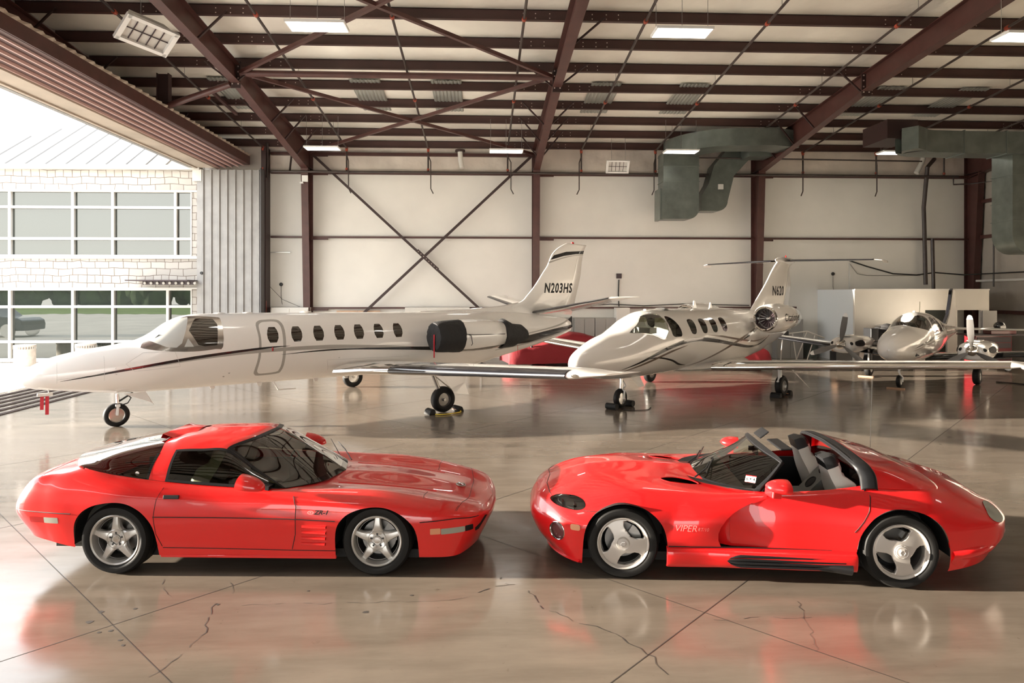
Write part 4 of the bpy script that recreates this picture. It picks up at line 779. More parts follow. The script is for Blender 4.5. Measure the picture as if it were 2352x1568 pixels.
# ---------------------------------------------------------------- left car: hatchback coupe with five-spoke wheels
def make_coupe():
    T = thing('sports_car', 'red hardtop sports coupe with five-spoke silver wheels, parked at left facing right', 'car', (-3.443, 7.534, 0), R(-3.86))
    #      r0 bottom            r1 crease            r2 upper side       r3 shoulder          r4 hood side        r5 centre
    N = [[(-1.0, 0, .36), (-1.12, 0, .60), (-1.05, 0, .78), (-.945, 0, .895), (-.90, 0, .915), (-.86, 0, .925)],
         [(-.98, .52, .36), (-1.10, .54, .60), (-1.035, .53, .78), (-.93, .50, .895), (-.88, .35, .92), (-.85, 0, .93)],
         [(-.88, .82, .35), (-1.01, .865, .60), (-.945, .85, .78), (-.85, .80, .90), (-.80, .42, .935), (-.79, 0, .945)],
         [(-.63, .90, .305), (-.66, .955, .60), (-.66, .935, .77), (-.65, .81, .918), (-.62, .46, .965), (-.62, 0, .975)],
         [(-.36, .92, .255), (-.35, .975, .592), (-.35, .95, .77), (-.35, .80, .94), (-.35, .50, 1.0), (-.35, 0, 1.0)],
         [(0, .92, .22), (0, .98, .578), (0, .955, .76), (0, .81, .895), (0, .5, .93), (0, 0, .93)],
         [(.42, .91, .185), (.42, .955, .562), (.42, .935, .73), (.42, .81, .845), (.42, .5, .87), (.42, 0, .87)],
         [(1.0, .90, .185), (1.0, .935, .555), (1.0, .915, .69), (1.0, .80, .80), (1.0, .5, .82), (1.0, 0, .82)],
         [(1.6, .90, .185), (1.6, .935, .55), (1.6, .92, .68), (1.6, .80, .783), (1.6, .46, .775), (1.6, 0, .77)],
         [(2.05, .91, .185), (2.05, .945, .535), (2.05, .925, .68), (2.05, .73, .775), (2.05, .42, .745), (2.05, 0, .77)],
         [(2.5, .915, .185), (2.5, .95, .525), (2.5, .925, .665), (2.5, .71, .757), (2.5, .40, .715), (2.5, 0, .75)],
         [(2.9, .90, .185), (2.9, .935, .52), (2.9, .90, .63), (2.9, .70, .70), (2.9, .38, .665), (2.9, 0, .69)],
         [(3.2, .82, .165), (3.24, .86, .53), (3.22, .83, .59), (3.2, .64, .635), (3.2, .36, .61), (3.2, 0, .625)],
         [(3.33, .68, .17), (3.45, .72, .50), (3.45, .69, .55), (3.40, .52, .58), (3.38, .34, .57), (3.38, 0, .575)],
         [(3.44, .40, .19), (3.565, .42, .46), (3.55, .41, .50), (3.51, .35, .53), (3.51, .24, .535), (3.50, 0, .54)],
         [(3.47, 0, .20), (3.60, 0, .445), (3.585, 0, .485), (3.56, 0, .51), (3.56, 0, .518), (3.54, 0, .522)]]
    sf = Surf(N, fj=pchip); mb = MB()
    for sd_ in (1, -1): sf.patch(mb, 0, len(N)-1, 0, 5, 150, 40, sd_)
    bm = bm_of(mb); tree = BVHTree.FromBMesh(bm)
    ra = smooth_poly([(-.385, .10), (-.385, .42), (-.325, .575), (-.20, .665), (0, .70), (.16, .672), (.30, .575), (.385, .42), (.43, .10)], 5, False)+[(.43, 0), (-.385, 0)]
    fa = smooth_poly([(2.12, .10), (2.12, .42), (2.19, .56), (2.32, .635), (2.50, .662), (2.66, .632), (2.81, .54), (2.89, .40), (2.915, .10)], 5, False)+[(2.915, 0), (2.12, 0)]
    wheel_arches(bm, 0, .33, ra, (.55, .93), T); wheel_arches(bm, 2.5, .33, fa, (.55, .91), T)
    # opening under glass and roof
    hole = smooth_poly([(-.745, 0), (-.70, .3), (-.58, .58), (-.36, .755), (.0, .785), (.5, .785), (1.0, .775), (1.5, .765), (1.63, .7), (1.84, .4), (1.93, 0), (1.84, -.4), (1.63, -.7), (1.5, -.765), (1.0, -.775), (.5, -.785), (0, -.785), (-.36, -.755), (-.58, -.58), (-.70, -.3)], 3)
    extract(bm, hole, 'z', 0, lim=lambda c: c.z > .6)
    # parts of the skin
    door = [(.455, .86), (.405, .72), (.385, .56), (.40, .40), (.455, .275), (1.70, .255), (1.735, .40), (1.74, .66), (1.70, .745), (1.655, .80), (1.2, .86)]
    for sd_ in (-1, 1): o = mb_build_smooth(extract(bm, door, 'y', sd_), 'door', 'red', T)
    if 1:
        h = MB(); h.box(-.075, .075, -.012, .01, -.018, .018); o_ = h.build('door_handle', 'skin_trim', T, bevel=.006); o_.location = (.555, -.948, .752); o_.rotation_euler = (R(-8), 0, 0)
    def lens(x0, x1, z0, z1, nm, m, side=(-1,)):
        for sd_ in side: mb_build_smooth(extract(bm, rrect(x0, x1, z0, z1, .008), 'y', sd_, lim=(lambda c: c.x > 3) if x0 > 3 else None), nm, m, T, push=.001)
    hood = [(1.99, -.01), (1.96, .3), (1.86, .56), (1.80, .70), (2.2, .705), (2.7, .705), (3.1, .66), (3.38, .56), (3.38, 0)]
    lens(-.83, -.68, .495, .552, 'side_reflector', 'lamp_red'); lens(-.678, -.53, .495, .552, 'side_lamp', 'lamp_clear')
    lens(3.015, 3.11, .40, .458, 'turn_signal', 'amber'); lens(3.115, 3.335, .395, .452, 'fog_lamp', 'lamp_clear'); lens(3.338, 3.41, .395, .455, 'lamp_bezel', 'skin_trim')
    for sd_ in (-1, 1): mb_build_smooth(extract(bm, [(3.425, .36), (3.455, .36), (3.535, .478), (3.515, .492), (3.47, .43), (3.425, .40)], 'y', sd_), 'front_vent', 'matte_black', T)
    body = build_bm(bm, 'body', 'red', T)
    # greenhouse net: belt, side middle, roof rail, top, centre
    G = [[(-.40, .765, .955), (-.50, .70, .975), (-.585, .59, .985), (-.72, .32, 1.0), (-.77, 0, 1.0)],
         [(-.12, .785, .918), (-.16, .755, .955), (-.235, .66, 1.03), (-.30, .38, 1.085), (-.32, 0, 1.095)],
         [(.24, .785, .872), (.245, .725, .975), (.255, .60, 1.085), (.20, .37, 1.155), (.16, 0, 1.18)],
         [(.42, .785, .852), (.42, .71, .99), (.42, .575, 1.115), (.40, .36, 1.192), (.38, 0, 1.222)],
         [(.70, .782, .828), (.68, .70, .98), (.66, .565, 1.122), (.78, .35, 1.205), (.82, 0, 1.238)],
         [(1.02, .78, .805), (.98, .69, .97), (.935, .56, 1.112), (1.14, .34, 1.192), (1.24, 0, 1.222)],
         [(1.32, .778, .792), (1.26, .725, .90), (1.25, .67, .945), (1.50, .39, .995), (1.61, 0, 1.01)],
         [(1.56, .772, .785), (1.56, .768, .788), (1.565, .762, .79), (1.87, .42, .775), (1.97, 0, .77)]]
    gs = Surf(G, fj=pchip)
    def gp(nm, m, s0, s1, t0, t1, sides=(1, -1), push=0, lab=None, ns=20, nt_=12):
        for sd_ in sides:
            q = MB(); gs.patch(q, s0, s1, t0, t1, ns, nt_, sd_); o = mb_build_smooth(q, nm, m, T, push=push)
            if lab: o['label'] = lab
    def both(nm, m, s0, s1, t0, t1, ns=24, nt_=14, push=0, solid=0):
        q = MB(); gs.patch(q, s0, s1, t0, t1, ns, nt_, 1); gs.patch(q, s0, s1, t0, t1, ns, nt_, -1); return mb_build_smooth(q, nm, m, T, up=(0, 0, 1), push=push, solid=solid)
    both('roof_panel', 'red', 3.06, 4.93, 2.0, 4.0, 40, 20); both('roof_band', 'red', 2.0, 3.06, 2.0, 4.0, 14, 20); both('windshield', 'glass_dark', 5.06, 6.86, 2.12, 4.0, 30, 24)
    both('windshield_frame', 'skin_trim', 4.93, 5.06, 2.0, 4.0, 4, 20, push=.004); both('cowl', 'frit', 6.86, 7.0, 2.0, 4, 4, 20, push=.002); both('rear_glass', 'glass_dark', .0, 2.0, 2.0, 4.0, 40, 20)
    gp('windshield_pillar', 'skin_trim', 5.0, 7.0, 2.0, 2.12, push=.004); gp('windshield_pillar', 'skin_trim', 4.95, 7.0, 1.82, 2.0, push=.003)
    gp('roof_pillar', 'red', 2.02, 2.94, 0, 2.0); gp('quarter_glass', 'glass_dark', .0, 1.93, .06, 2.0, ns=30); gp('glass_edge', 'frit', 1.93, 2.02, 0, 2.0, push=.001, ns=3); gp('belt_trim', 'frit', .0, 1.95, 0, .1, push=.002)
    gp('side_window', 'glass_dark', 3.06, 6.5, .14, 1.84, ns=40); gp('belt_trim', 'skin_trim', 2.94, 6.9, 0, .14, push=.006, ns=40, nt_=3); gp('window_frame', 'skin_trim', 2.94, 3.06, 0, 2, push=.004, ns=3); gp('window_frame', 'skin_trim', 2.94, 5.0, 1.84, 2.0, push=.004, ns=20, nt_=3)
    # brake light spoiler on the roof band, antenna stub, wipers, mirror
    q = MB(); q.grid([[(x, y, z) for x, z in ((.16, 1.165), (.10, 1.17), (.12, 1.215), (.30, 1.245-.10*(abs(y)/.3)**2), (.42, 1.232-.06*(abs(y)/.3)**2))] for y in np.linspace(-.30, .30, 15)]); q.build('brake_light_housing', 'red', T, smooth=True, sharp=50)
    for y0 in (.38, -.05): MB().tube([(1.93, y0, .785), (1.80, y0+.20, .86), (1.66, y0+.42, .895)], .006, 6).tube([(1.82, y0-.08, .86), (1.56, y0+.45, .925)], .004, 5).build('wiper', 'chrome' if y0 < 0 else 'skin_trim', T)
    ms = MB(); Pm = [[(-.095, 0, 0)]*9]
    def pod(mb, L, W, H, n=12, m_=10, flat=.5):
        G_ = []
        for i in range(n+1):
            u = i/n; r = math.sin(PI*min(1, u*1.0+.0))**.6 if u < 1 else 0; x = -L/2+L*u; rr = (1-(u)**2.4)**.5 if u < 1 else 0
            G_.append([(x, W*rr*math.cos(a), H*rr*math.sin(a)*(1 if math.sin(a) > 0 else flat)) for a in np.linspace(0, 2*PI, 17)])
        mb.grid(G_); mb.add(G_[0][:-1], [tuple(range(16))]); return mb
    for sd_ in (-1, 1): o_ = pod(MB(), .25, .11, .105, flat=.35).build('side_mirror', 'red', T, smooth=True, sharp=50); o_.location = (1.34, sd_*.96, .855); o_.rotation_euler = (0, R(8), R(8*sd_)); MB().box(.0, .09, -sd_*.16-.02, -sd_*.16+.1, -.06, -.02).build('mirror_foot', 'skin_trim', o_)
    # seams
    sm = MB(); L = lambda pts, r=.0035, **k: line_on(sm, tree, pts, r, **k)
    for sd_ in (-1, 1):
        L([(p[0], p[1]) for p in door[:5]], sgn=sd_); L(door[5:10], sgn=sd_, r=.0045)
    sm.build('shut_line', 'seam', T)
    for sd_ in (-1, 1):
        for a, b in ((-.99, -.40), (.38, 2.12), (2.92, 3.46)): line_on(MB(), tree, [(x, float(np.interp(x, [-1.0, -.35, .4, 1.7, 2.15, 2.85, 3.25, 3.46], [.607, .592, .562, .548, .532, .52, .54, .52]))) for x in np.linspace(a, b, 16)], .005, sgn=sd_).build('rub_strip', 'seam', T, smooth=True)
    sm = MB()
    for sd_ in (-1, 1):
        line_on(sm, tree, [(3.335, 0), (3.335, sd_*.30), (3.285, sd_*.62), (3.255, sd_*.80)], .0028, 'z'); line_on(sm, tree, [(2.92, sd_*.42), (2.912, sd_*.58), (2.925, sd_*.74)], .0025, 'z'); line_on(sm, tree, [(3.262, sd_*.70), (3.24, sd_*.81)], .0025, 'z'); line_on(sm, tree, [(-.80, sd_*.3), (-.79, sd_*.82)], .0025, 'z')
    sm.build('hood_line', 'seam', T)
    for sd_ in (-1, 1): line_on(MB(), tree, [(.46, .262), (1.70, .243), (2.12, .245)], .004, sgn=sd_).build('sill_line', 'seam', T)
    # hood bulge creases
    for y in (.40, -.40):
        q = MB(); line_on(q, tree, [(2.0, y), (2.5, y*.97), (3.0, y*.88)], .012, 'z', off=-.006, n=8); q.build('hood_ridge', 'red', T, smooth=True)
    # gill louvres
    for k in range(4):
        z = .475-.055*k; q = MB(); P = []
        for i in range(9):
            t = i/8; x = 1.80+.235*t-.004*k; h = onto(tree, x, z, sgn=-1); d = .006+.016*t
            P.append([(x, h.y, z+.015), (x, h.y-d, z+.010), (x, h.y-d, z-.006), (x, h.y, z-.014)])
        q.grid(P); q.build('louver', 'red', T, smooth=True); h = P[-1]; MB().add([h[0], h[1], h[2], h[3]], [(0, 1, 2, 3)]).build('louver_opening', 'matte_black', T)
    text_on(tree, 'ZR-1', .052, (1.985, .612), 'badge_text', 'matte_black', T, bold=.0018, shear=.3, xs=1.25)
    em = MB()
    for k in range(20):
        a = 2*PI*k/20; b = 2*PI*(k+1)/20
        for r0, r1 in ((.6, 1), (0, .35)):
            p = [onto(tree, 1.885+.032*r*math.cos(t), .612+.018*r*math.sin(t), sgn=-1, off=.004) for r, t in ((r0, a), (r1, a), (r1, b), (r0, b))]; em.add([tuple(v) for v in p], [(0, 1, 2, 3)])
    em.build('badge_emblem', 'decal_pink', T, recalc=False)
    q = MB(); c = onto(tree, 3.22, -.0, 'z'); q.lathe([(.035, 0), (.045, .006), (.055, 0)], 24, 'z').tube([(-.03, -.03, .01), (.03, .03, .01)], .006, 6).tube([(-.03, .03, .01), (.03, -.03, .01)], .006, 6); e_ = q.build('nose_emblem', 'strut_metal', T, smooth=True); e_.location = (3.22, -.02, c.z+.004); e_.rotation_euler = (0, R(8), 0); e_.scale = (1, 1.1, 1)
    MB().lathe([(0, 0), (.02, 0), (.02, .001)], 16, 'y').build('glass_sticker', 'white', T).location = (.12, -.765, .925)
    # interior and underside
    MB().box(-.70, 1.55, -.74, .74, .20, .24).box(-.72, .40, -.74, .74, .24, .62).box(1.45, 1.9, -.7, .7, .3, .72).box(-.6, 1.5, -.76, -.72, .24, .72).box(-.6, 1.5, .72, .76, .24, .72).box(.4, 1.5, -.12, .12, .24, .58).build('cabin_tub', 'interior', T)
    MB().box(.28, .33, -.55, .55, .6, 1.08).box(-.6, .3, -.7, .7, .62, .64).build('cargo_trim', 'interior_tan', T); MB().add([(1.42, -.66, .74), (1.42, .66, .74), (1.9, .6, .755), (1.9, -.6, .755), (1.38, -.66, .6), (1.38, .66, .6)], [(0, 1, 2, 3), (0, 4, 5, 1)]).build('dashboard', 'interior', T)
    seat(T, (.72, -.36, .30), 'leather_tan', 'leather_tan', 24); seat(T, (.72, .36, .30), 'leather_tan', 'leather_tan', 24)
    MB().lathe([(.17, -.012), (.182, 0), (.17, .012), (.158, 0)], 28, 'x', close=True).build('steering_wheel', 'interior', T, smooth=True).location = (1.28, .36, .72)
    MB().box(.46, 1.05, .55, .56, 1.02, 1.05).build('sun_visor', 'leather_tan', T); MB().box(-.40, 3.0, -.74, .74, .12, .2).box(-.5, .5, -.5, .5, .2, .5).box(2.1, 3.0, -.5, .5, .17, .5).build('underbody', 'matte_black', T)  # underbody box set low to keep sun off the floor beneath
    MB().box(.43, 2.12, -.91, -.88, .165, .19).box(.43, 2.12, .88, .91, .165, .19).build('rocker_lip', 'red', T, bevel=.005)
    for x, w_ in ((0, .31), (2.505, .27)):
        yo = .945-w_/2 if x == 0 else .915-w_/2
        car_wheel(5, T, (x, -yo, .334), False, .334, w_, .237, spin=.04 if x == 0 else .0); car_wheel(5, T, (x, yo, .334), True, .334, w_, .237)
    return T
make_coupe()
# ---------------------------------------------------------------- right car: open roadster with three-spoke wheels
def make_roadster():
    T = thing('sports_car', 'red open-top roadster with three-spoke wheels and side exhaust, parked at right facing left', 'car', (3.918, 6.910, 0), R(172.65))
    N = [[(3.22, 0, .135), (3.37, 0, .30), (3.43, 0, .46), (3.39, 0, .59), (3.31, 0, .67), (3.22, 0, .715)],
         [(3.19, .45, .13), (3.33, .45, .30), (3.385, .46, .46), (3.33, .43, .60), (3.23, .28, .70), (3.14, 0, .755)],
         [(3.05, .74, .125), (3.165, .74, .30), (3.20, .76, .46), (3.12, .68, .66), (3.0, .38, .775), (2.97, 0, .81)],
         [(2.90, .895, .125), (2.92, .915, .30), (2.92, .935, .47), (2.88, .73, .71), (2.78, .40, .825), (2.75, 0, .855)],
         [(2.50, .93, .125), (2.50, .945, .30), (2.50, .965, .50), (2.48, .74, .785), (2.45, .40, .845), (2.45, 0, .885)],
         [(2.08, .93, .13), (2.08, .945, .32), (2.08, .95, .52), (2.08, .76, .79), (2.08, .42, .83), (2.08, 0, .885)],
         [(1.62, .91, .13), (1.62, .93, .33), (1.62, .935, .53), (1.62, .78, .785), (1.62, .45, .79), (1.62, 0, .86)],
         [(1.15, .90, .13), (1.15, .92, .33), (1.15, .92, .53), (1.15, .80, .80), (1.15, .45, .80), (1.15, 0, .82)],
         [(.70, .90, .13), (.70, .92, .33), (.70, .925, .53), (.70, .81, .825), (.70, .45, .86), (.70, 0, .86)],
         [(.27, .92, .13), (.27, .945, .33), (.27, .955, .53), (.27, .80, .862), (.27, .50, .97), (.27, 0, 1.02)],
         [(0, .93, .14), (0, .965, .33), (0, .985, .54), (0, .79, .868), (0, .48, .955), (0, 0, 1.0)],
         [(-.35, .93, .16), (-.35, .965, .35), (-.35, .975, .55), (-.35, .76, .855), (-.35, .44, .925), (-.35, 0, .955)],
         [(-.62, .88, .24), (-.65, .92, .38), (-.67, .925, .56), (-.65, .66, .80), (-.63, .40, .875), (-.62, 0, .905)],
         [(-.87, .80, .34), (-.93, .82, .44), (-.95, .81, .59), (-.90, .58, .71), (-.89, .34, .775), (-.89, 0, .81)],
         [(-1.05, .50, .38), (-1.13, .50, .46), (-1.13, .49, .59), (-1.09, .40, .665), (-1.03, .2, .70), (-1.03, 0, .715)],
         [(-1.12, 0, .39), (-1.20, 0, .47), (-1.19, 0, .59), (-1.15, 0, .645), (-1.13, 0, .665), (-1.11, 0, .675)]]
    sf = Surf(N, fj=pchip); mb = MB()
    for sd_ in (1, -1): sf.patch(mb, 0, len(N)-1, 0, 5, 160, 44, sd_)
    # swell of the fenders, hollow behind them
    def shape(p):
        x, y, z = p; d = 0
        if z > .33 and abs(y) > .5: d = .022*math.exp(-((x-2.45)/.42)**2)*math.exp(-((z-.62)/.18)**2)+.02*math.exp(-((x+.02)/.4)**2)*math.exp(-((z-.62)/.18)**2)-.02*math.exp(-((x-1.75)/.28)**2)*math.exp(-((z-.55)/.2)**2)
        return (x, y+math.copysign(d, y) if abs(y) > .5 else y, z)
    mb.v = [shape(p) for p in mb.v]
    bm = bm_of(mb); tree = BVHTree.FromBMesh(bm)
    fa = smooth_poly([(2.09, .05), (2.09, .36), (2.15, .54), (2.29, .655), (2.48, .70), (2.64, .668), (2.78, .58), (2.86, .42), (2.885, .05)], 5, False)+[(2.885, 0), (2.09, 0)]
    ra = smooth_poly([(-.425, .05), (-.415, .37), (-.355, .56), (-.23, .675), (-.04, .72), (.12, .70), (.27, .60), (.37, .42), (.40, .05)], 5, False)+[(.40, 0), (-.425, 0)]
    wheel_arches(bm, 0, .33, ra, (.52, .95), T); wheel_arches(bm, 2.5, .33, fa, (.55, .93), T)
    cock = smooth_poly([(1.72, 0), (1.63, .38), (1.42, .62), (1.15, .755), (.70, .785), (.33, .775), (.24, .73), (.20, .55), (.19, 0), (.20, -.55), (.24, -.73), (.33, -.775), (.70, -.785), (1.15, -.755), (1.42, -.62), (1.63, -.38)], 3)
    extract(bm, cock, 'z', 0, lim=lambda c: c.z > .6)
    # door pressed in behind the fender vent
    door = [(.955, .90), (.25, .96), (.232, .88), (.232, .80), (.262, .69), (.39, .49), (.575, .315), (1.485, .33), (1.513, .375), (1.522, .50), (1.52, .60), (1.47, .652), (1.40, .69), (1.30, .722), (1.13, .765), (1.04, .80)]
    door = [(.255, .96), (.232, .88), (.232, .80), (.267, .69), (.324, .605), (.405, .505), (.585, .318), (1.485, .328), (1.50, .36), (1.512, .44), (1.512, .55), (1.50, .60), (1.46, .64), (1.38, .69), (1.28, .725), (1.13, .775), (1.05, .82), (1.02, .96)]
    gill = [(1.485, .328), (1.50, .36), (1.512, .44), (1.512, .55), (1.50, .60), (1.46, .64), (1.38, .69), (1.28, .725), (1.30, .727), (1.40, .682), (1.48, .638), (1.55, .58), (1.60, .515), (1.624, .455), (1.622, .39), (1.597, .328)]
    for sd_ in (-1, 1):
        for poly, nm in ((door, 'door'), (gill, 'fender_vent')):
            q = extract(bm, poly, 'y', sd_, lim=lambda c: abs(c.y) > .6)
            def dent(p):
                x, y, z = p; k = max(0, min(1, (x-.95)/.55)); k = k*k*(3-2*k)*max(0, min(1, (.79-z)/.14)); g = max(0, min(1, (x-1.50)/.11)) if nm != 'door' else 0; return (x, y-math.copysign((.04+.075*g)*k, y), z)
            q.v = [dent(p) for p in q.v]; mb_build_smooth(q, nm, 'viper_red', T)
        lip = MB(); P = []
        for x, z in smooth_poly([(1.28, .732), (1.40, .682), (1.48, .638), (1.55, .58), (1.60, .515), (1.624, .455), (1.622, .39), (1.597, .327)], 5, False):
            h = onto(tree, x, z, sgn=sd_, off=0)
            if h is not None: P.append([tuple(h), (x+.002, h.y-sd_*.02, z), (x+.012, h.y-sd_*.06, z), (x+.015, h.y-sd_*.13, z)])
        lip.grid(P); lip.build('fender_edge', 'viper_red', T, smooth=True)
    # lamps cut out of the nose
    hl = smooth_poly([(3.195, .645), (3.156, .674), (3.09, .697), (2.992, .709), (2.92, .704), (2.87, .687), (2.848, .657), (2.868, .627), (2.93, .608), (3.034, .609), (3.14, .621)], 3)
    for sd_ in (-1, 1):
        q = extract(bm, hl, 'y', sd_, lim=lambda c: c.x > 2.7); bb = MB(); bb.v = list(q.v); bb.f = list(q.f); bb.mi = list(q.mi)
        mb_build_smooth(q, 'headlight_lens', 'lens', T, push=.003)
        bb.v = [(x-.02, y-sd_*.05, z-.03) for x, y, z in bb.v]; mb_build_smooth(bb, 'headlight_bowl', 'brake', T)
        MB().lathe([(0, -.0), (.03, -.004), (.055, -.03)], 20, 'x').xf(Matrix.Rotation(R(180), 4, 'Z')).build('headlight_reflector', 'chrome', T, smooth=True).location = (2.93, sd_*.76, .615)
        MB().lathe([(0, -.0), (.022, -.004), (.042, -.025)], 20, 'x').xf(Matrix.Rotation(R(180), 4, 'Z')).build('headlight_reflector', 'chrome', T, smooth=True).location = (3.05, sd_*.68, .63)
        fg = arc(3.12, .395, .068, 0, 360, 24, .088)[:-1]; q = extract(bm, fg, 'y', sd_, lim=lambda c: c.x > 2.9); q.v = [(x-.01, y-sd_*.02, z) for x, y, z in q.v]; mb_build_smooth(q, 'fog_light', 'fog_lens', T)
        rg = MB(); line_on(rg, tree, arc(3.12, .395, .070, 0, 360, 24, .090), .006, sgn=sd_, step=.02, n=8); rg.build('fog_light_ring', 'chrome', T, smooth=True)
        mb_build_smooth(extract(bm, rrect(2.90, 2.99, .445, .498, .018), 'y', sd_), 'side_marker', 'amber', T, push=.006)
        mb_build_smooth(extract(bm, smooth_poly([(-.825, .645), (-.87, .605), (-.95, .60), (-1.0, .63), (-1.0, .68), (-.93, .705), (-.86, .695)], 4), 'y', sd_, lim=lambda c: c.x < -.6), 'tail_light', 'lamp_clear', T, push=.006)
    q = extract(bm, smooth_poly([(.36, .36), (.28, .44), (0, .47), (-.28, .44), (-.36, .36), (-.28, .28), (0, .24), (.28, .28)], 3), 'x', 1); q.v = [(x-.05, y, z) for x, y, z in q.v]; mb_build_smooth(q, 'grille_opening', 'matte_black', T)
    for sd_ in (-1, 1):        # hood outlets
        P = [(2.09, sd_*.47), (2.04, sd_*.415), (1.93, sd_*.385), (1.78, sd_*.41), (1.72, sd_*.50), (1.80, sd_*.545), (1.98, sd_*.55)]; q = extract(bm, smooth_poly(P, 4), 'z', 0, lim=lambda c: c.z > .6)
        c_ = (1.91, sd_*.465); w_ = MB(); w_.v = [(x, y, z-.11*max(0, 1-((x-c_[0])/.20)**2-((y-c_[1])/.095)**2)**.7) for x, y, z in q.v]; w_.f = q.f; w_.mi = q.mi; mb_build_smooth(w_, 'hood_outlet', 'skin_trim' if 0 else 'viper_red', T)
        edge = smooth_poly(P, 5); r_ = MB(); line_on(r_, tree, edge+[edge[0]], .005, 'z', off=-.002); r_.build('outlet_rim', 'viper_red', T, smooth=True)
    build_bm(bm, 'body', 'viper_red', T)
    # seams
    sm = MB()
    for sd_ in (-1, 1):
        line_on(sm, tree, [(3.212, 0), (3.235, sd_*.26), (3.203, sd_*.49), (3.175, sd_*.60)], .004, 'z'); line_on(sm, tree, [(2.875, .612), (2.80, .612), (2.74, .617)], .004, sgn=sd_); line_on(sm, tree, [(1.16, .775), (1.13, .80), (1.12, .84)], .004, sgn=sd_)
    sm.build('hood_line', 'seam', T); sm = MB()
    for sd_ in (-1, 1): line_on(sm, tree, door[1:6], .0045, sgn=sd_)
    sm.build('shut_line', 'seam', T)
    for sd_ in (-1, 1): line_on(MB(), tree, [(.60, .322), (1.45, .328), (2.08, .325)], .006, sgn=sd_).build('sill_line', 'seam', T)
    # sill with side pipe
    for sd_ in (-1, 1):
        s = Surf([[(x, sd_*y0, .325), (x, sd_*(y0+.045+b), .30), (x, sd_*(y0+.055+b), .24), (x, sd_*(y0+.03+b*.6), .15), (x, sd_*(y0-.03), zb)] for x, y0, b, zb in ((.395, .93, .0, .17), (.42, .93, .01, .16), (.7, .92, .02, .135), (1.1, .915, .02, .13), (1.5, .915, .015, .13), (1.75, .92, .0, .14), (2.07, .93, .0, .135), (2.09, .925, -.01, .135))])
        q = MB(); s.patch(q, 0, 7, 0, 4, 40, 12); mb_build_smooth(q, 'sill', 'viper_red', T, up=(0, sd_, 0))
        cv = MB(); pc = []
        for i, x in enumerate(np.linspace(.50, 1.56, 26)):
            e_ = min(1, (1.56-x)/.12)**.5; y0 = .978; h = .062*e_; row = [(x, sd_*(y0-.02), .225+h)]
            for k in range(12): row.append((x, sd_*(y0+.012*e_+(.006 if k % 3 else -.004)*e_), .225+h-2*h*(k+.5)/12))
            row.append((x, sd_*(y0-.02), .225-h)); pc.append(row)
        cv.grid(pc); cv.build('side_exhaust_cover', 'skin_trim', T, smooth=True, sharp=30)
        MB().tube([(.74, sd_*.94, .20), (.55, sd_*.95, .185), (.44, sd_*.955, .175)], [.05, .055, .058], 20, caps=False).tube([(.44, sd_*.955, .175), (.50, sd_*.955, .18)], [.048, .046], 20).build('exhaust_tip', 'plastic_black', T, smooth=True)
    # rear bumper ledge
    pl = [(-.44, .955), (-.62, .945), (-.80, .87), (-.98, .70), (-1.14, .50), (-1.245, .25), (-1.27, 0)]; zt = [.365, .385, .41, .44, .46, .47, .475]; zb = [.16, .20, .235, .27, .30, .32, .33]
    s = []
    for (x, y), a, b in zip(pl, zt, zb): d = Vector((x+.2, y, 0)).normalized(); s.append([(x-d.x*.12, y-d.y*.12, a+.03), (x-d.x*.02, y-d.y*.02, a+.012), (x+d.x*.018, y+d.y*.018, a-.02), (x+d.x*.012, y+d.y*.012, a-.06), (x-d.x*.012, y-d.y*.012, (a+b)/2), (x-d.x*.06, y-d.y*.06, b)])
    s = Surf(s); q = MB(); s.patch(q, 0, 6, 0, 5, 40, 24, 1); s.patch(q, 0, 6, 0, 5, 40, 24, -1); mb_build_smooth(q, 'rear_bumper', 'viper_red', T, up=(0, 0, 1))
    # lower front lip
    sl_ = Surf([[(x, y, .155), (x+.02, y*1.015, .14), (x-.02, y, .115)] for x, y in ((3.24, 0), (3.2, .45), (3.06, .75), (2.90, .91))]); q = MB(); sl_.patch(q, 0, 3, 0, 2, 30, 4, 1); sl_.patch(q, 0, 3, 0, 2, 30, 4, -1); q.build('front_lip', 'viper_red', T, smooth=True)
    # windshield
    ws = [[(1.76, 0, .79), (1.35, 0, .955), (1.0, 0, 1.105)], [(1.66, .38, .785), (1.29, .35, .955), (.99, .34, 1.10)], [(1.42, .62, .785), (1.16, .58, .945), (.965, .555, 1.085)], [(1.20, .745, .80), (1.06, .685, .93), (.945, .635, 1.06)]]
    s = Surf(ws, fi=crom, fj=crom)
    def wp(nm, m, s0, s1, t0, t1, push=0, solid=0, n=30):
        q = MB(); s.patch(q, s0, s1, t0, t1, n, 12, 1)
        if s0 == 0: s.patch(q, s0, s1, t0, t1, n, 12, -1)
        else: q2 = MB(); s.patch(q2, s0, s1, t0, t1, n, 12, -1); mb_build_smooth(q2, nm, m, T, up=(1, 0, 1), push=push, solid=solid)
        return mb_build_smooth(q, nm, m, T, up=(1, 0, 1), push=push, solid=solid)
    wp('windshield', 'glass_clear', 0, 2.9, .1, 1.93); wp('windshield_frame', 'skin_trim', 0, 3, 1.84, 2.0, .016, .035); wp('windshield_pillar', 'skin_trim', 2.78, 3.0, 0, 2.0, .012, .035, 4); wp('windshield_base', 'skin_trim', 0, 3, -.0, .12, .006, .01)
    co = Surf([[(1.86, 0, .835), (1.76, 0, .795)], [(1.76, .42, .80), (1.66, .385, .79)], [(1.50, .655, .80), (1.42, .61, .80)], [(1.20, .775, .805), (1.19, .745, .81)]]); q = MB(); co.patch(q, 0, 3, 0, 1, 30, 4, 1); co.patch(q, 0, 3, 0, 1, 30, 4, -1); mb_build_smooth(q, 'cowl', 'skin_trim', T, up=(0, 0, 1), push=.012)
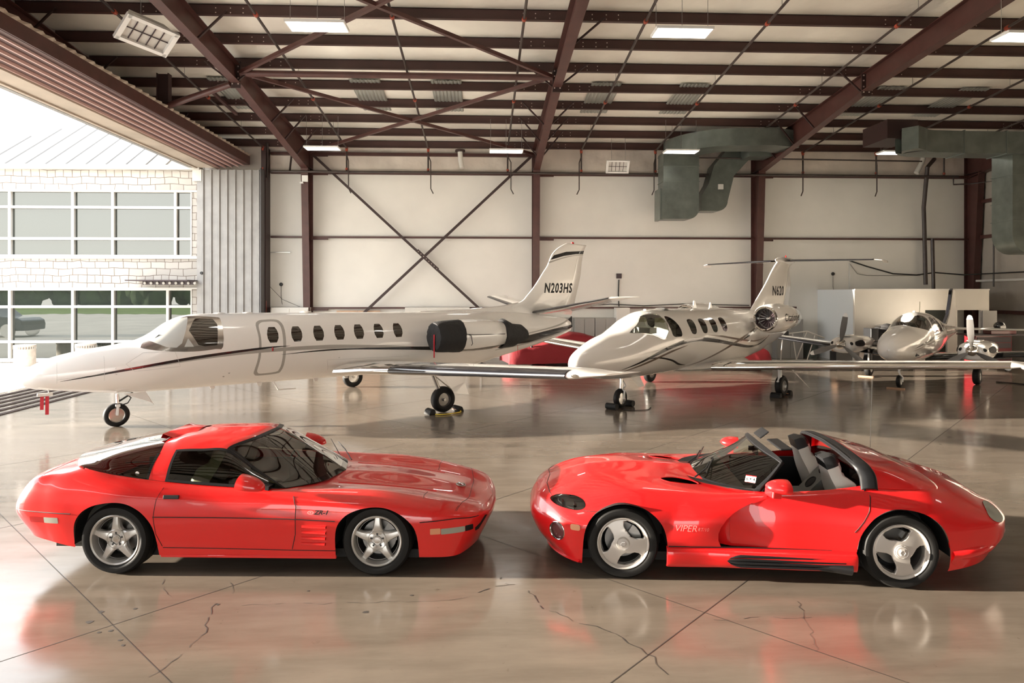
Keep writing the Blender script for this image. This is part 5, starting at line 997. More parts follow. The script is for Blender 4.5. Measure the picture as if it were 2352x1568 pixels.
    for y0, sg in ((.40, 1), (-.12, 1)): MB().tube([(1.74, y0, .83), (1.60, y0-.18, .87), (1.52, y0-.36, .90)], .008, 6).tube([(1.62, y0-.02, .875), (1.46, y0-.48, .915)], .006, 5).build('wiper', 'plastic_black', T)
    # roll hoop and red fairing
    hp = [(-.02, .80, .85), (-.01, .785, .97), (.02, .745, 1.045), (.04, .64, 1.085), (.05, .36, 1.115), (.05, 0, 1.13)]
    def hoop(dx, k=1.0, dz=0): return [(x+dx, y*k, z*1.0+dz) for x, y, z in hp]
    rows = [[(x+.30-.02, y*.98, z-.005) for x, y, z in hp], [(x+.315, y*1.0, z-.002) for x, y, z in hp], [(x+.28, y*1.035, z+.02) for x, y, z in hp], [(x+.20, y*1.04, z+.022) for x, y, z in hp], [(x+.17, y*1.035, z+.012) for x, y, z in hp]]
    s = Surf([[rows[j][i] for j in range(5)] for i in range(6)]); q = MB(); s.patch(q, 0, 5, 0, 4, 50, 12, 1); s.patch(q, 0, 5, 0, 4, 50, 12, -1); mb_build_smooth(q, 'roll_hoop', 'skin_trim', T, up=(0, 0, 1), solid=.03)
    fr = [[(.19, .80, .868), (.19, .79, .985), (.20, .755, 1.06), (.215, .65, 1.10), (.22, .36, 1.13), (.22, 0, 1.145)], [(.05, .805, .868), (.03, .78, .96), (.02, .73, 1.02), (.03, .62, 1.055), (.03, .36, 1.08), (.03, 0, 1.09)],
          [(-.20, .79, .865), (-.20, .755, .91), (-.2, .68, .96), (-.20, .56, .995), (-.20, .34, 1.025), (-.20, 0, 1.03)], [(-.42, .73, .85), (-.45, .68, .866), (-.46, .60, .885), (-.46, .50, .90), (-.46, .3, .918), (-.46, 0, .925)]]
    s = Surf(fr, fj=pchip); q = MB(); s.patch(q, 0, 3, 0, 5, 30, 30, 1); s.patch(q, 0, 3, 0, 5, 30, 30, -1); mb_build_smooth(q, 'hoop_fairing', 'viper_red', T, up=(0, 0, 1), solid=.012)
    MB().grid([[(.20, y, z) for z in (.80, z1)] for y, z1 in [(-.66, 1.05), (-.58, 1.07), (-.3, 1.10), (0, 1.11), (.3, 1.10), (.58, 1.07), (.66, 1.05)]]).build('rear_window', 'glass_clear', T)
    # interior
    MB().box(.22, 1.62, -.74, .74, .16, .2).box(.20, .26, -.74, .74, .2, .82).box(.2, 1.12, -.79, -.76, .2, .78).box(.2, 1.12, .76, .79, .2, .78).box(1.5, 1.62, -.7, .7, .2, .72).build('cabin_tub', 'skin_trim', T)
    MB().add([(.26, -.15, .92), (.26, .15, .92), (.55, .13, .62), (.55, -.13, .62), (1.5, .15, .60), (1.5, -.15, .60), (.26, -.22, .3), (.26, .22, .3), (1.5, .2, .3), (1.5, -.2, .3)], [(0, 1, 2, 3), (3, 2, 4, 5), (1, 7, 8, 4, 2), (0, 3, 5, 9, 6)]).build('center_console', 'console_grey', T)
    for x, z in ((.33, .85), (.47, .70)): sp = MB().lathe([(0, .002), (.06, .002), (.068, .010), (.075, 0)], 24).build('speaker_grille', 'matte_black', T, smooth=True); sp.location = (x, 0, z); sp.rotation_euler = (0, R(-44+90-90+90), 0); sp.rotation_euler = (0, R(46), 0)
    MB().add([(1.28, -.74, .78), (1.28, .74, .78), (1.70, .45, .80), (1.70, -.45, .80), (1.22, -.74, .62), (1.22, .74, .62)], [(0, 1, 2, 3), (0, 4, 5, 1)]).build('dashboard', 'console_grey', T)
    for y in (-.42, .42): seat(T, (.42, y, .24), 'leather_grey', 'leather_black', 20)
    st = MB().lathe([(.168, -.013), (.182, 0), (.168, .013), (.155, 0)], 28, 'x', close=True).tube([(0, -.16, 0), (0, .16, 0)], .014, 6).build('steering_wheel', 'skin_trim', T, smooth=True); st.location = (1.12, .42, .72); st.rotation_euler = (0, R(-22), 0)
    for x0, y, z, a in ((.93, .16, 1.12, 0), (.955, -.36, 1.10, 0)):
        hw_ = .24 if y > 0 else .13; v = MB().box(-.12, .0, -hw_, hw_, -.010, .010).build('sun_visor', 'skin_trim', T, bevel=.01); v.location = (x0-.03, y, z+.0); v.rotation_euler = (0, R(38 if y < 0 else 4), 0)
    MB().box(-.02, .0, -.08, .08, -.03, .03).box(0, .06, -.005, .005, 0, .05).build('rear_view_mirror', 'plastic_black', T).location = (1.05, 0, 1.02)
    # mirror pods
    for sd_ in (-1, 1):
        G_ = []
        for i in range(13):
            u = i/12; rr = (1-u**2.2)**.5 if u < 1 else 0; G_.append([(-.06+.20*u, .12*rr*math.cos(a), .085*rr*math.sin(a)*(1 if math.sin(a) > 0 else .55)+.0) for a in np.linspace(0, 2*PI, 17)])
        mb_ = MB().grid(G_); mb_.add([G_[0][k] for k in range(16)], [tuple(range(16))]); o_ = mb_.build('side_mirror', 'viper_red', T, smooth=True, sharp=50); o_.location = (1.06, sd_*.93, .885); o_.rotation_euler = (0, R(-6), R(10*sd_))
        MB().box(-.02, .07, -sd_*.14-.02, -sd_*.02+.03, -.10, -.03).build('mirror_foot', 'viper_red', o_, bevel=.01)
    # writing, sticker, antenna
    text_on(tree, 'VIPER', .088, (1.925, .498), 'fender_script', 'decal_pink', T, dirx=-1, sgn=1, bold=-.0015, shear=.25, xs=1.0, sp=.95); text_on(tree, 'RT/10', .048, (1.765, .492), 'fender_script', 'decal_pink', T, dirx=-1, sgn=1, bold=-.001, shear=.25, xs=.85)
    stk = thing('sticker_tmp', None, None, (0, 0, 0)); bpy.data.objects.remove(stk)
    st = MB(); st.add([(-.052, -.036, 0), (.052, -.036, 0), (.052, .036, 0), (-.052, .036, 0)], [(0, 1, 2, 3)]); st.cur = 1; st.add([(-.052, .026, .001), (.052, .026, .001), (.052, .036, .001), (-.052, .036, .001)], [(0, 1, 2, 3)]); st.add([(-.052, -.036, .001), (.052, -.036, .001), (.052, -.031, .001), (-.052, -.031, .001)], [(0, 1, 2, 3)])
    st.cur = 2
    for c_, x in (('6', -.032), ('4', .034)): q = text_mb(c_, .045, bold=.001); st.add([(a+x, b-.004, .002) for a, b, _ in q.v], q.f)
    st.add([(.009*math.cos(a), .009*math.sin(a), .002) for a in np.linspace(0, 2*PI, 12)[:-1]], [tuple(range(11))])
    o = st.build('inspection_sticker', ['white', 'lamp_red', 'matte_black'], T, recalc=False)
    p0 = Vector((1.245, .625, .88)); dx = Vector((-.62, .42, 0)).normalized(); nn = Vector((.5, .62, .55)).normalized(); dx = (dx-nn*dx.dot(nn)).normalized(); dy = nn.cross(dx)
    o.matrix_local = Matrix(((dx.x, dy.x, nn.x, p0.x+nn.x*.012), (dx.y, dy.y, nn.y, p0.y+nn.y*.012), (dx.z, dy.z, nn.z, p0.z+nn.z*.012), (0, 0, 0, 1)))
    MB().lathe([(0, .02), (.006, .018), (.012, 0)], 10).build('antenna_base', 'plastic_black', T).location = (-.50, .60, .845); MB().tube([(-.32, -.45, .92), (.10, -.98, 1.62)][:1]+[(-.42, -.62, 1.75)], .0022, 5).build('antenna', 'plastic_black', T)
    MB().box(1.64, 2.7, -.6, .6, .5, .64).build('under_hood_filler', 'matte_black', T); MB().box(-.40, 3.0, -.72, .72, .11, .19).box(-.5, .5, -.5, .5, .17, .5).box(2.1, 3.0, -.5, .5, .17, .5).build('underbody', 'matte_black', T)  # black box added under the hood so the outlets stay dark
    for x, w_, r, sp in ((0, .33, .342, 1.1), (2.497, .275, .334, .23)):
        yo = .962-w_/2 if x == 0 else .945-w_/2
        car_wheel(3, T, (x, -yo, r), False, r, w_, .247 if x == 0 else .240, spin=sp); car_wheel(3, T, (x, yo, r), True, r, w_, .247 if x == 0 else .240, spin=sp)
    return T
make_roadster()
# ---------------------------------------------------------------- aircraft helpers
def fuselage(st, n_s=110, n_r=44, ex=1.0):
    """st: (x, half width, z bottom, z top, z widest, roundness)"""
    xs = [-s_[0] for s_ in st]; f = pchip(xs, [s_[1:] for s_ in st]); X = []
    for a, b in zip(xs, xs[1:]): X += list(np.linspace(a, b, max(2, int(n_s*(b-a)/(xs[-1]-xs[0]))+1)))[:-1]
    X.append(xs[-1]); V = f(X); G = []
    for x, (hw, zb, zt, zm, ro) in zip(X, V):
        row = []
        for k in range(n_r+1):
            a = 2*PI*k/n_r; c, s_ = math.cos(a), math.sin(a); e_ = ro; y = hw*math.copysign(abs(s_)**e_, s_); h = (zt-zm) if c > 0 else (zm-zb); row.append((-x, y, zm+h*math.copysign(abs(c)**e_, c)))
        G.append(row)
    mb = MB(); mb.grid(G); bm = bm_of(mb); return bm
FOIL = [(0, 0), (.012, .022), (.05, .042), (.12, .058), (.25, .067), (.4, .066), (.6, .052), (.8, .028), (1, .002), (1, -.002), (.8, -.014), (.6, -.026), (.4, -.036), (.25, -.038), (.12, -.034), (.05, -.026), (.012, -.014)]
def wing(sec, cut=None, part=None):
    """sec: (leading-edge point, chord, thickness scale); chord runs toward -x. part: 'le' keeps the nose strip, 'main' the rest"""
    mb = MB(); G = []
    for (lx, ly, lz), c, t in sec:
        P = [(lx-u*c, ly, lz+v*c*t) for u, v in FOIL]; G.append(P+[P[0]])
    n = len(FOIL)
    idx = list(range(n+1)) if part is None else ([14, 15, 16, 17, 1, 2, 3] if part == 'le' else list(range(3, 15)))
    if part == 'le': G = [[r[i] if i < n else r[0] for i in idx] for r in G]
    elif part == 'main': G = [[r[i] for i in idx] for r in G]
    mb.grid(G)
    if part is None: mb.add(G[0][:-1], [tuple(range(n))]); mb.add(G[-1][:-1], [tuple(range(n))])
    return mb
def vfin(pts, th, nm, m, T):
    """upright fin from a side outline: (x, z, half thickness)"""
    pass
def gear_wheel(T, loc, r, w_, ri, rot=0, m='strut_white', name='wheel'):
    w = MB().lathe([(0, -w_*.25), (ri*.35, -w_*.32), (ri*.5, -w_*.15), (ri*.9, -w_*.2), (ri, -w_*.44), (ri, w_*.44), (ri*.9, w_*.2), (0, w_*.25)], 28, 'y').build(name, m, T, smooth=True, sharp=30); w.location = loc; w.rotation_euler = (0, 0, rot)
    t = MB(); h = w_/2; t.lathe([(ri, -h*.85), (ri+.02, -h*.98), (r-.05, -h), (r-.015, -h*.72), (r, -h*.35), (r, h*.35), (r-.015, h*.72), (r-.05, h), (ri+.02, h*.98), (ri, h*.85)], 40, 'y'); t.build('tire', 'rubber', w, smooth=True, sharp=60)
    for k in range(6):
        a = 2*PI*k/6; MB().lathe([(0, -.012), (.016, -.01), (.016, 0)], 8, 'y', (ri*.68*math.cos(a), -w_*.2, ri*.68*math.sin(a))).build('wheel_bolt', 'strut_metal', w)
    return w
def sideparts(bm, T, items, side=1, both=False, lim=None):
    for nm, poly, m in items:
        for sd_ in ((1, -1) if both else (side,)): 
            q = extract(bm, poly, 'y', sd_, lim=lim)
            if q.f: mb_build_smooth(q, nm, m, T)
def ribbon(pts, ws):                                     # tapered band polygon along a centre line
    C_ = smooth_poly(pts, 6, False); n = len(C_); W = np.interp(np.linspace(0, 1, n), np.linspace(0, 1, len(ws)), ws); up = []; dn = []
    for i, (x, z) in enumerate(C_):
        a = C_[max(0, i-1)]; b = C_[min(n-1, i+1)]; d = math.hypot(b[0]-a[0], b[1]-a[1]) or 1; nx, nz = -(b[1]-a[1])/d, (b[0]-a[0])/d; up.append((x+nx*W[i]/2, z+nz*W[i]/2)); dn.append((x-nx*W[i]/2, z-nz*W[i]/2))
    return up+dn[::-1]
def chock(x, y, rz, lab, col='matte_black', rope=None, size=.26):
    t = thing('wheel_chock', lab, 'wheel chock', (x, y, 0), rz, 'wheel chocks'); mb = MB(); mb.prism([(-.09, 0), (.09, 0), (.05, .10), (-.02, .13), (-.07, .10)], -size/2, size/2); mb.build('block', col, t, bevel=.012)
    MB().box(-.094, -.088, -size*.3, size*.3, .04, .055).build('stripe', 'amber', t)
    return t
def W2(Tm, x, y):                                        # local to world (floor) for a thing
    c, s_ = math.cos(Tm.rotation_euler[2]), math.sin(Tm.rotation_euler[2]); return Tm.location[0]+x*c-y*s_, Tm.location[1]+x*s_+y*c

# ---------------------------------------------------------------- near jet
def make_jet1():
    T = thing('business_jet', 'long white twin-engine business jet marked N203HS with black covers on the engine, nearest aircraft', 'airplane', (-2.37, 17.24, 0), R(-146))
    st = [(7.60, .005, 1.05, 1.07, 1.06, 1), (7.585, .07, .985, 1.13, 1.055, 1), (7.52, .15, .925, 1.21, 1.06, 1), (7.37, .25, .87, 1.315, 1.08, 1), (7.06, .37, .82, 1.45, 1.11, 1), (6.6, .50, .755, 1.56, 1.15, .98), (6.1, .60, .695, 1.635, 1.19, .96), (5.73, .66, .67, 1.70, 1.22, .95), (5.45, .70, .66, 1.82, 1.27, .95), (5.07, .735, .66, 2.085, 1.35, .97), (4.82, .75, .66, 2.19, 1.40, .98), (4.45, .765, .662, 2.235, 1.44, 1), (3.8, .775, .662, 2.235, 1.45, 1), (2.2, .775, .66, 2.22, 1.44, 1), (.8, .775, .655, 2.20, 1.43, 1), (-.3, .77, .655, 2.185, 1.43, 1), (-1.6, .72, .66, 2.18, 1.45, 1), (-2.5, .60, .70, 2.17, 1.50, 1), (-3.3, .46, .85, 2.15, 1.55, 1), (-4.2, .32, 1.03, 2.10, 1.60, 1), (-5.2, .19, 1.25, 2.0, 1.63, 1), (-5.9, .10, 1.44, 1.90, 1.66, 1), (-6.12, .04, 1.52, 1.78, 1.66, 1)]
    bm = fuselage(st, 150, 56); tree = BVHTree.FromBMesh(bm)
    # dorsal fillet and fin as one smooth blade
    fz_ = [(-1.2, 2.17, 2.175, .10), (-2.0, 2.12, 2.205, .12), (-2.9, 2.1, 2.245, .12), (-3.6, 2.05, 2.30, .11), (-4.1, 2.0, 2.36, .10)]
    items = []
    for x0, x1 in ((2.995, 3.235), (2.46, 2.72), (1.955, 2.225), (1.455, 1.735), (.98, 1.25), (.475, .745), (-.04, .243)):
        xc, hw = (x0+x1)/2, .122; items.append(('cabin_window', [(xc+a*hw, 1.765+b*.165) for a, b in ((-.55, 1), (.55, 1), (.85, .6), (1.0, .1), (.95, -.45), (.6, -1), (-.6, -1), (-.95, -.45), (-1, .1), (-.85, .6))], 'glass_cabin'))
    sideparts(bm, T, items, both=True)
    # cockpit glazing
    side_win = [(4.26, 1.60), (4.21, 2.02), (4.27, 2.125), (4.60, 2.145), (4.66, 2.09), (4.77, 1.91), (4.62, 1.62), (4.50, 1.585)]
    wsd = [(4.73, 2.172), (4.95, 2.13), (5.22, 2.00), (5.48, 1.80), (5.50, 1.74), (5.2, 1.60), (5.02, 1.58), (4.92, 1.66)]
    tri = [(4.70, 1.585), (4.88, 1.59), (4.80, 1.76)]
    frame = [(4.15, 1.56), (4.12, 2.08), (4.21, 2.165), (4.78, 2.192), (5.02, 2.135), (5.60, 1.66), (5.50, 1.56), (5.02, 1.50), (4.6, 1.49), (4.3, 1.52)]
    for sd_ in (1, -1):
        for nm, poly, m in (('side_window', side_win, 'glass_cabin'), ('windshield', wsd, 'windscreen_cover'), ('corner_window', tri, 'windscreen_cover'), ('window_frame', smooth_poly(frame, 3), 'alu')):
            q = extract(bm, poly, 'y', sd_, lim=lambda c: abs(c.y) > .12 and c.z > 1.3)
            if q.f: mb_build_smooth(q, nm, m, T)
    MB().add([(5.18, .50, 1.66), (5.42, .42, 1.72), (5.30, .42, 1.84), (5.08, .50, 1.80)], [(0, 1, 2, 3)]).build('window_placard', 'console_grey', T)
    # stripes and door outline
    bl = ribbon([(6.95, 1.015), (5.9, 1.185), (4.7, 1.36), (3.4, 1.485), (2.75, 1.515)], [.004, .05, .06, .045, .002]); gr = ribbon([(5.55, 1.20), (4.6, 1.335), (3.4, 1.43), (1.9, 1.45), (.6, 1.40), (-.3, 1.35)], [.004, .04, .075, .09, .06, .002])
    b2 = ribbon([(2.95, 1.33), (2.0, 1.375), (1.2, 1.37), (-.1, 1.32), (-1.3, 1.25), (-2.6, 1.19), (-3.3, 1.30)], [.002, .035, .03, .075, .10, .09, .06]); b3 = [(-3.2, 1.19), (-3.3, 1.34), (-4.3, 1.46), (-5.3, 1.60), (-6.1, 1.70), (-6.2, 1.62), (-5.3, 1.42), (-4.3, 1.24)]
    g3 = ribbon([(-3.0, 1.10), (-4.2, 1.22), (-5.3, 1.40), (-6.05, 1.58)], [.02, .05, .05, .04]); g4 = ribbon([(-3.2, 1.40), (-4.6, 1.56), (-5.5, 1.70), (-6.0, 1.86)], [.01, .035, .05, .05])
    for sd_ in (1, -1):
        for nm, poly, m in (('black_stripe', bl, 'jetblack'), ('grey_stripe', gr, 'jetgrey'), ('black_stripe', b2, 'jetblack'), ('tail_stripe', b3, 'jetblack'), ('grey_stripe', g3, 'jetgrey'), ('grey_stripe', g4, 'jetgrey')):
            q = extract(bm, poly, 'y', sd_)
            if q.f: mb_build_smooth(q, nm, m, T)
    dp = [(3.44, 1.98), (3.36, 2.07), (3.22, 2.09), (3.0, 2.09), (2.89, 2.04), (2.84, 1.85), (2.86, 1.2), (2.90, .97), (2.99, .90), (3.38, .88), (3.47, .92), (3.49, 1.0), (3.44, 1.3), (3.42, 1.7)]
    c0 = (3.165, 1.48); do = smooth_poly(dp, 3); di = [(c0[0]+(x-c0[0])*.80, c0[1]+(z-c0[1])*.925) for x, z in do]
    q = extract(bm, do, 'y', 1); qb = bm_of(q); inner = extract(qb, di, 'y', 1); build_bm(qb, 'door_outline', 'jetgrey', T); mb_build_smooth(inner, 'entry_door', 'jetwhite', T)
    o = build_bm(bm, 'fuselage', 'jetwhite', T)
    dm = MB(); line_on(dm, tree, [(3.14, 1.42), (3.14, 1.50)], .018, sgn=1); dm.build('door_handle', 'lamp_red', T)
    dm = MB()
    for P in ([(6.25, 1.0), (6.25, 1.46)], [(7.0, .98), (7.0, 1.40)], [(7.0, 1.05), (6.25, 1.13)], [(5.6, 1.50), (5.05, 1.50), (4.95, 1.2), (5.75, 1.15), (5.9, 1.3), (5.6, 1.5)], [(1.82, .9), (1.9, 1.15), (-.2, 1.12)]): line_on(dm, tree, P, .0035, sgn=1, off=-.001, n=4)
    dm.build('panel_seam', 'panel_line', T)
    for x, z in ((5.6, 1.22), (6.05, 1.12), (6.05, 1.22), (1.62, 1.20), (4.0, 1.0), (4.1, .93)): h = onto(tree, x, z, sgn=1); MB().lathe([(0, -.006), (.02, -.004), (.022, 0)], 10, 'y', tuple(h)).build('latch', 'strut_metal', T)
    text_on(tree, 'GILBERT', .045, (6.45, 1.34), 'nose_text', 'jetblack', T, dirx=-1, sgn=1) if 0 else None
    # fin, rudder
    def blade(pts, nm, m, y_of=lambda x, z: .075):
        mb = MB(); n = len(pts); cx = sum(p[0] for p in pts)/n; cz = sum(p[1] for p in pts)/n
        inner = [(cx+(x-cx)*.80, cz+(z-cz)*.80) for x, z in pts]
        for sd_ in (1, -1):
            mb.add([(x, 0, z) for x, z in pts]+[(x, sd_*y_of(x, z), z) for x, z in inner], [(i, (i+1) % n, n+(i+1) % n, n+i) for i in range(n)]+[tuple(range(n, 2*n))])
        return mb.build(nm, m, T, smooth=True, sharp=50)
    def finsurf(le, te, nm, m, th=.06, split=None):
        """le, te: [(x,z)...] from root to tip"""
        mb = MB(); N_ = 14; f1 = crom([p[1] for p in le], [[p[0]] for p in le]); f2 = crom([p[1] for p in te], [[p[0]] for p in te]); z0, z1 = le[0][1], le[-1][1]; G_ = []
        for i in range(N_*3+1):
            u = i/(N_*3); z = z0+(z1-z0)*u; zt_ = te[0][1]+(te[-1][1]-te[0][1])*u; a = f1([z])[0][0]; b = f2([zt_])[0][0]; c = a-b; row = []
            for s_, v in FOIL: row.append((a-s_*c, v*th/.067*(1 if s_ < .99 else 1)*(min(1, c/1.6)**.5), z+(zt_-z)*s_))
            up_ = [r for r in row]; G_.append([(x, y, z_) for x, y, z_ in up_[:9]]+[(x, -y, z_) for x, y, z_ in up_[:9][::-1]]+[up_[0]])
        mb.grid(G_); mb.add(G_[-1][:-1], [tuple(range(len(G_[-1])-1))]); return mb
    mb = finsurf([(-3.6, 2.10), (-3.95, 2.33), (-4.2, 2.42), (-4.42, 2.60), (-5.12, 3.40), (-5.74, 4.10), (-5.95, 4.19)], [(-6.15, 2.0), (-6.25, 2.25), (-6.32, 2.5), (-6.5, 3.1), (-6.76, 4.13), (-6.78, 4.16)], 'fin', 'jetwhite')
    fb = bm_of(mb); ftree = BVHTree.FromBMesh(fb)
    for sd_ in (1, -1):
        for nm, poly, m in (('black_fin_stripe', [(-5.30, 3.66), (-5.42, 3.80), (-5.9, 3.92), (-6.72, 3.98), (-6.70, 3.88), (-6.3, 3.86), (-5.8, 3.79)], 'jetblack'), ('grey_fin_stripe', ribbon([(-5.24, 3.58), (-5.7, 3.71), (-6.2, 3.81), (-6.72, 3.86)], [.05, .03, .02, .02]), 'jetgrey')): mb_build_smooth(extract(fb, poly, 'y', sd_), nm, m, T)
    build_bm(fb, 'tail_fin', 'jetwhite', T)
    text_on(ftree, 'N203HS', .40, (-5.58, 2.80), 'registration', 'matte_black', T, dirx=-1, sgn=1, bold=.012, shear=.18, xs=.74, sp=1.14, off=.005)
    MB().tube([(-6.22, .0, 2.6), (-6.42, 0, 3.35), (-6.6, 0, 4.1)], .001, 4).build('hinge_line', 'panel_line', T)
    dm = MB(); line_on(dm, ftree, [(-5.93, 2.2), (-6.12, 2.9), (-6.38, 3.7), (-6.45, 3.86)], .004, sgn=1, n=4); dm.build('rudder_seam', 'panel_line', T)
    MB().lathe([(0, 0), (.05, .0), (.045, .05), (0, .07)], 14).build('beacon', 'lamp_red', T, smooth=True).location = (-6.2, 0, 4.17)
    MB().prism([(-6.16, 1.95), (-6.18, 1.62), (-5.9, 1.64), (-5.8, 1.70)], -.02, .02).build('rudder_foot', 'jetblack', T)
    # dorsal ridge
    s_ = Surf([[(x, .16*k+.02, zb), (x, .07*k, (zb+zt_)/2+.015), (x, 0, zt_)] for x, zb, zt_, k in ((-.9, 2.12, 2.20, 1), (-1.7, 2.08, 2.215, 1), (-2.7, 2.02, 2.255, 1), (-3.5, 1.98, 2.31, .8), (-4.1, 1.95, 2.40, .5))]); q = MB(); s_.patch(q, 0, 4, 0, 2, 20, 6, 1); s_.patch(q, 0, 4, 0, 2, 20, 6, -1); mb_build_smooth(q, 'dorsal_fillet', 'jetwhite', T, up=(0, 0, 1))
    # stabilizer
    for sd_ in (1, -1):
        sec = [((-4.55, sd_*.10, 2.10), 1.45, .8), ((-4.75, sd_*1.5, 2.32), 1.15, .8), ((-4.95, sd_*2.82, 2.53), .85, .8)]
        wing(sec, part='main').build('stabilizer', 'jetwhite', T, smooth=True, sharp=40); wing([((a[0]+.012, a[1], a[2]), c, t) for a, c, t in sec], part='le').build('deice_boot', 'jetblack', T, smooth=True, sharp=80)
        wing([((-4.95, sd_*2.82, 2.53), .85, .8), ((-5.15, sd_*3.0, 2.56), .80, .3)]).build('stabilizer_tip', 'jetwhite', T, smooth=True, sharp=40)
    # wings
    for sd_ in (1, -1):
        sec = [((1.78, sd_*.74, .86), 2.75, 1.05), ((1.35, sd_*1.25, .905), 2.2, 1.25), ((1.10, sd_*2.2, .97), 1.95, 1.3), ((.62, sd_*7.5, 1.36), 1.05, 1.6)]
        wing(sec, part='main').build('wing', 'jetwhite', T, smooth=True, sharp=40)
        wing([((a[0]+.004, a[1], a[2]), c, t) for a, c, t in sec[:3]], part='le').build('polished_edge', 'chrome', T, smooth=True, sharp=80)
        wing([((a[0]+.02, a[1], a[2]), c, t*1.03) for a, c, t in sec[2:]], part='le').build('deice_boot', 'jetblack', T, smooth=True, sharp=80)
        wing([((.62, sd_*7.5, 1.36), 1.05, 1.6), ((.50, sd_*7.75, 1.375), .98, .9), ((.2, sd_*7.98, 1.39), .8, .35)]).build('wing_tip', 'jetwhite', T, smooth=True, sharp=40)
        MB().sphere((.47, sd_*7.62, 1.37), (.12, .10, .035), 12, 8).build('navigation_light', 'chrome', T, smooth=True)
    # engines
    for sd_ in (1, -1):
        E_ = MB().lathe([(.30, -.72), (.345, -.70), (.375, -.85), (.395, -1.2), (.40, -1.7), (.38, -2.2), (.34, -2.62), (.31, -2.62)], 40, 'x', (0, sd_*1.22, 1.60)); eb = bm_of(E_)
        mb_build_smooth(extract(eb, [(-.6, 1.19), (-.6, 1.27), (-1.6, 1.275), (-2.7, 1.36), (-2.7, 1.28), (-1.6, 1.19)], 'y', sd_), 'engine_stripe', 'jetblack', T); build_bm(eb, 'engine_nacelle', 'jetwhite', T)
        MB().lathe([(.29, -.66), (.30, -.60), (.335, -.61), (.352, -.70)], 36, 'x', (0, sd_*1.22, 1.60)).build('intake_lip', 'chrome', T, smooth=True)
        MB().box(-2.3, -1.2, sd_*.55-.03 if sd_ > 0 else -.95, sd_*.95 if sd_ > 0 else -.52, 1.55, 1.65).build('pylon', 'jetwhite', T)
        c_ = MB().lathe([(0, -.60), (.15, -.585), (.29, -.585), (.345, -.60), (.375, -.66), (.388, -.85), (.405, -1.15), (.41, -1.30), (.40, -1.305)], 40, 'x', (0, sd_*1.22, 1.60)); c_.v = [(x+.006*math.sin(y*40+z*31), y+.004*math.sin(z*50), z+.004*math.sin(y*47+x*13)) for x, y, z in c_.v]; c_.build('intake_cover', 'dark_fabric', T, smooth=True)
        c_ = MB().lathe([(.345, -2.55), (.375, -2.58), (.372, -2.66), (.33, -2.95), (.24, -3.25), (.17, -3.42), (0, -3.45)], 28, 'x', (0, sd_*1.22, 1.59)); c_.v = [(x, y+.012*math.sin(z*22+x*9), z+.05*(1 if z > 1.6 else .3)*math.sin(x*11)-(.10*max(0, -x-2.8) if z > 1.6 else 0)) for x, y, z in c_.v]; c_.build('exhaust_cover', 'dark_fabric', T, smooth=True)
        MB().tube([(-1.3, sd_*1.64, 1.66), (-1.5, sd_*1.635, 1.64), (-2.5, sd_*1.57, 1.62)], .01, 5).tube([(-1.32, sd_*1.64, 1.66), (-1.42, sd_*1.64, 1.62), (-1.46, sd_*1.64, 1.42), (-1.42, sd_*1.64, 1.38)], .01, 5).build('cover_strap', 'plastic_black', T)
        MB().box(-.572, -.560, sd_*1.30-.022, sd_*1.30+.022, 1.10, 1.66).build('warning_streamer', 'tag_red', T)
        MB().tube([(-2.9, sd_*1.57, 1.3), (-2.9, sd_*1.58, 1.05)], .006, 5).build('cover_cord', 'tag_red', T)
    # landing gear
    MB().tube([(5.98, 0, .66), (5.97, 0, .42)], .035, 12).tube([(5.97, 0, .46), (5.97, 0, .40)], .05, 12).build('nose_strut', 'alu', T, smooth=True)
    f = MB(); f.bar((5.97, .09, .44), (5.99, .10, .235), .05, .02, up=(0, 1, 0)); f.bar((5.97, -.09, .44), (5.99, -.10, .235), .05, .02, up=(0, 1, 0)); f.box(5.93, 6.02, -.1, .1, .40, .45); f.build('nose_fork', 'strut_white', T, bevel=.008)
    MB().tube([(5.93, .05, .42), (5.80, .05, .46), (5.74, .05, .56), (5.82, .05, .64)], .014, 6).tube([(5.95, 0, .5), (5.7, 0, .66)], .02, 6).build('hydraulic_hose', 'plastic_black', T, smooth=True)
    MB().add([(5.9, .2, .67), (5.5, .2, .68), (5.35, .26, .40), (5.40, .26, .46)], [(0, 1, 2, 3)]).build('gear_door', 'jetwhite', T)
    gear_wheel(T, (5.99, 0, .235), .235, .15, .145, m='alu', name='nose_wheel')
    for sd_ in (1, -1):
        y = sd_*2.5; MB().tube([(.18, y, .92), (.02, y, .55)], .045, 12).tube([(.02, y, .55), (.12, y, .42), (-.10, y, .30)], .035, 10).tube([(-.1, y-.1, .29), (-.1, y+.1, .29)], .03, 10).build('main_strut', 'strut_metal', T, smooth=True)
        MB().add([(.02, y+sd_*.16, .90), (-.62, y+sd_*.16, .88), (-.58, y+sd_*.17, .66), (-.66, y+sd_*.2, .38), (-.30, y+sd_*.2, .42), (-.20, y+sd_*.18, .55)], [(0, 1, 2, 3, 4, 5)]).build('gear_door', 'jetwhite', T)
        MB().tube([(.15, y, .86), (-.28, y+sd_*.1, .50)], .014, 6).build('door_link', 'alu', T)
        gear_wheel(T, (-.10, y+sd_*.0, .29), .29, .19, .155, m='brake' if sd_ > 0 else 'alu', name='main_wheel')
    for x, y, z, ln in ((4.25, .0, .60, .1), (3.3, .15, .60, .1), (2.0, .1, .58, .12), (1.2, 0, .6, .1)): MB().prism([(x, .68), (x-.12, .68), (x-.10, .60), (x-.03, .60)], y-.006, y+.006).build('blade_antenna', 'jetwhite', T)
    MB().tube([(2.95, .2, .68), (2.85, .22, .50), (2.45, .22, .49)], .018, 6).build('drain_mast', 'white', T, smooth=True)
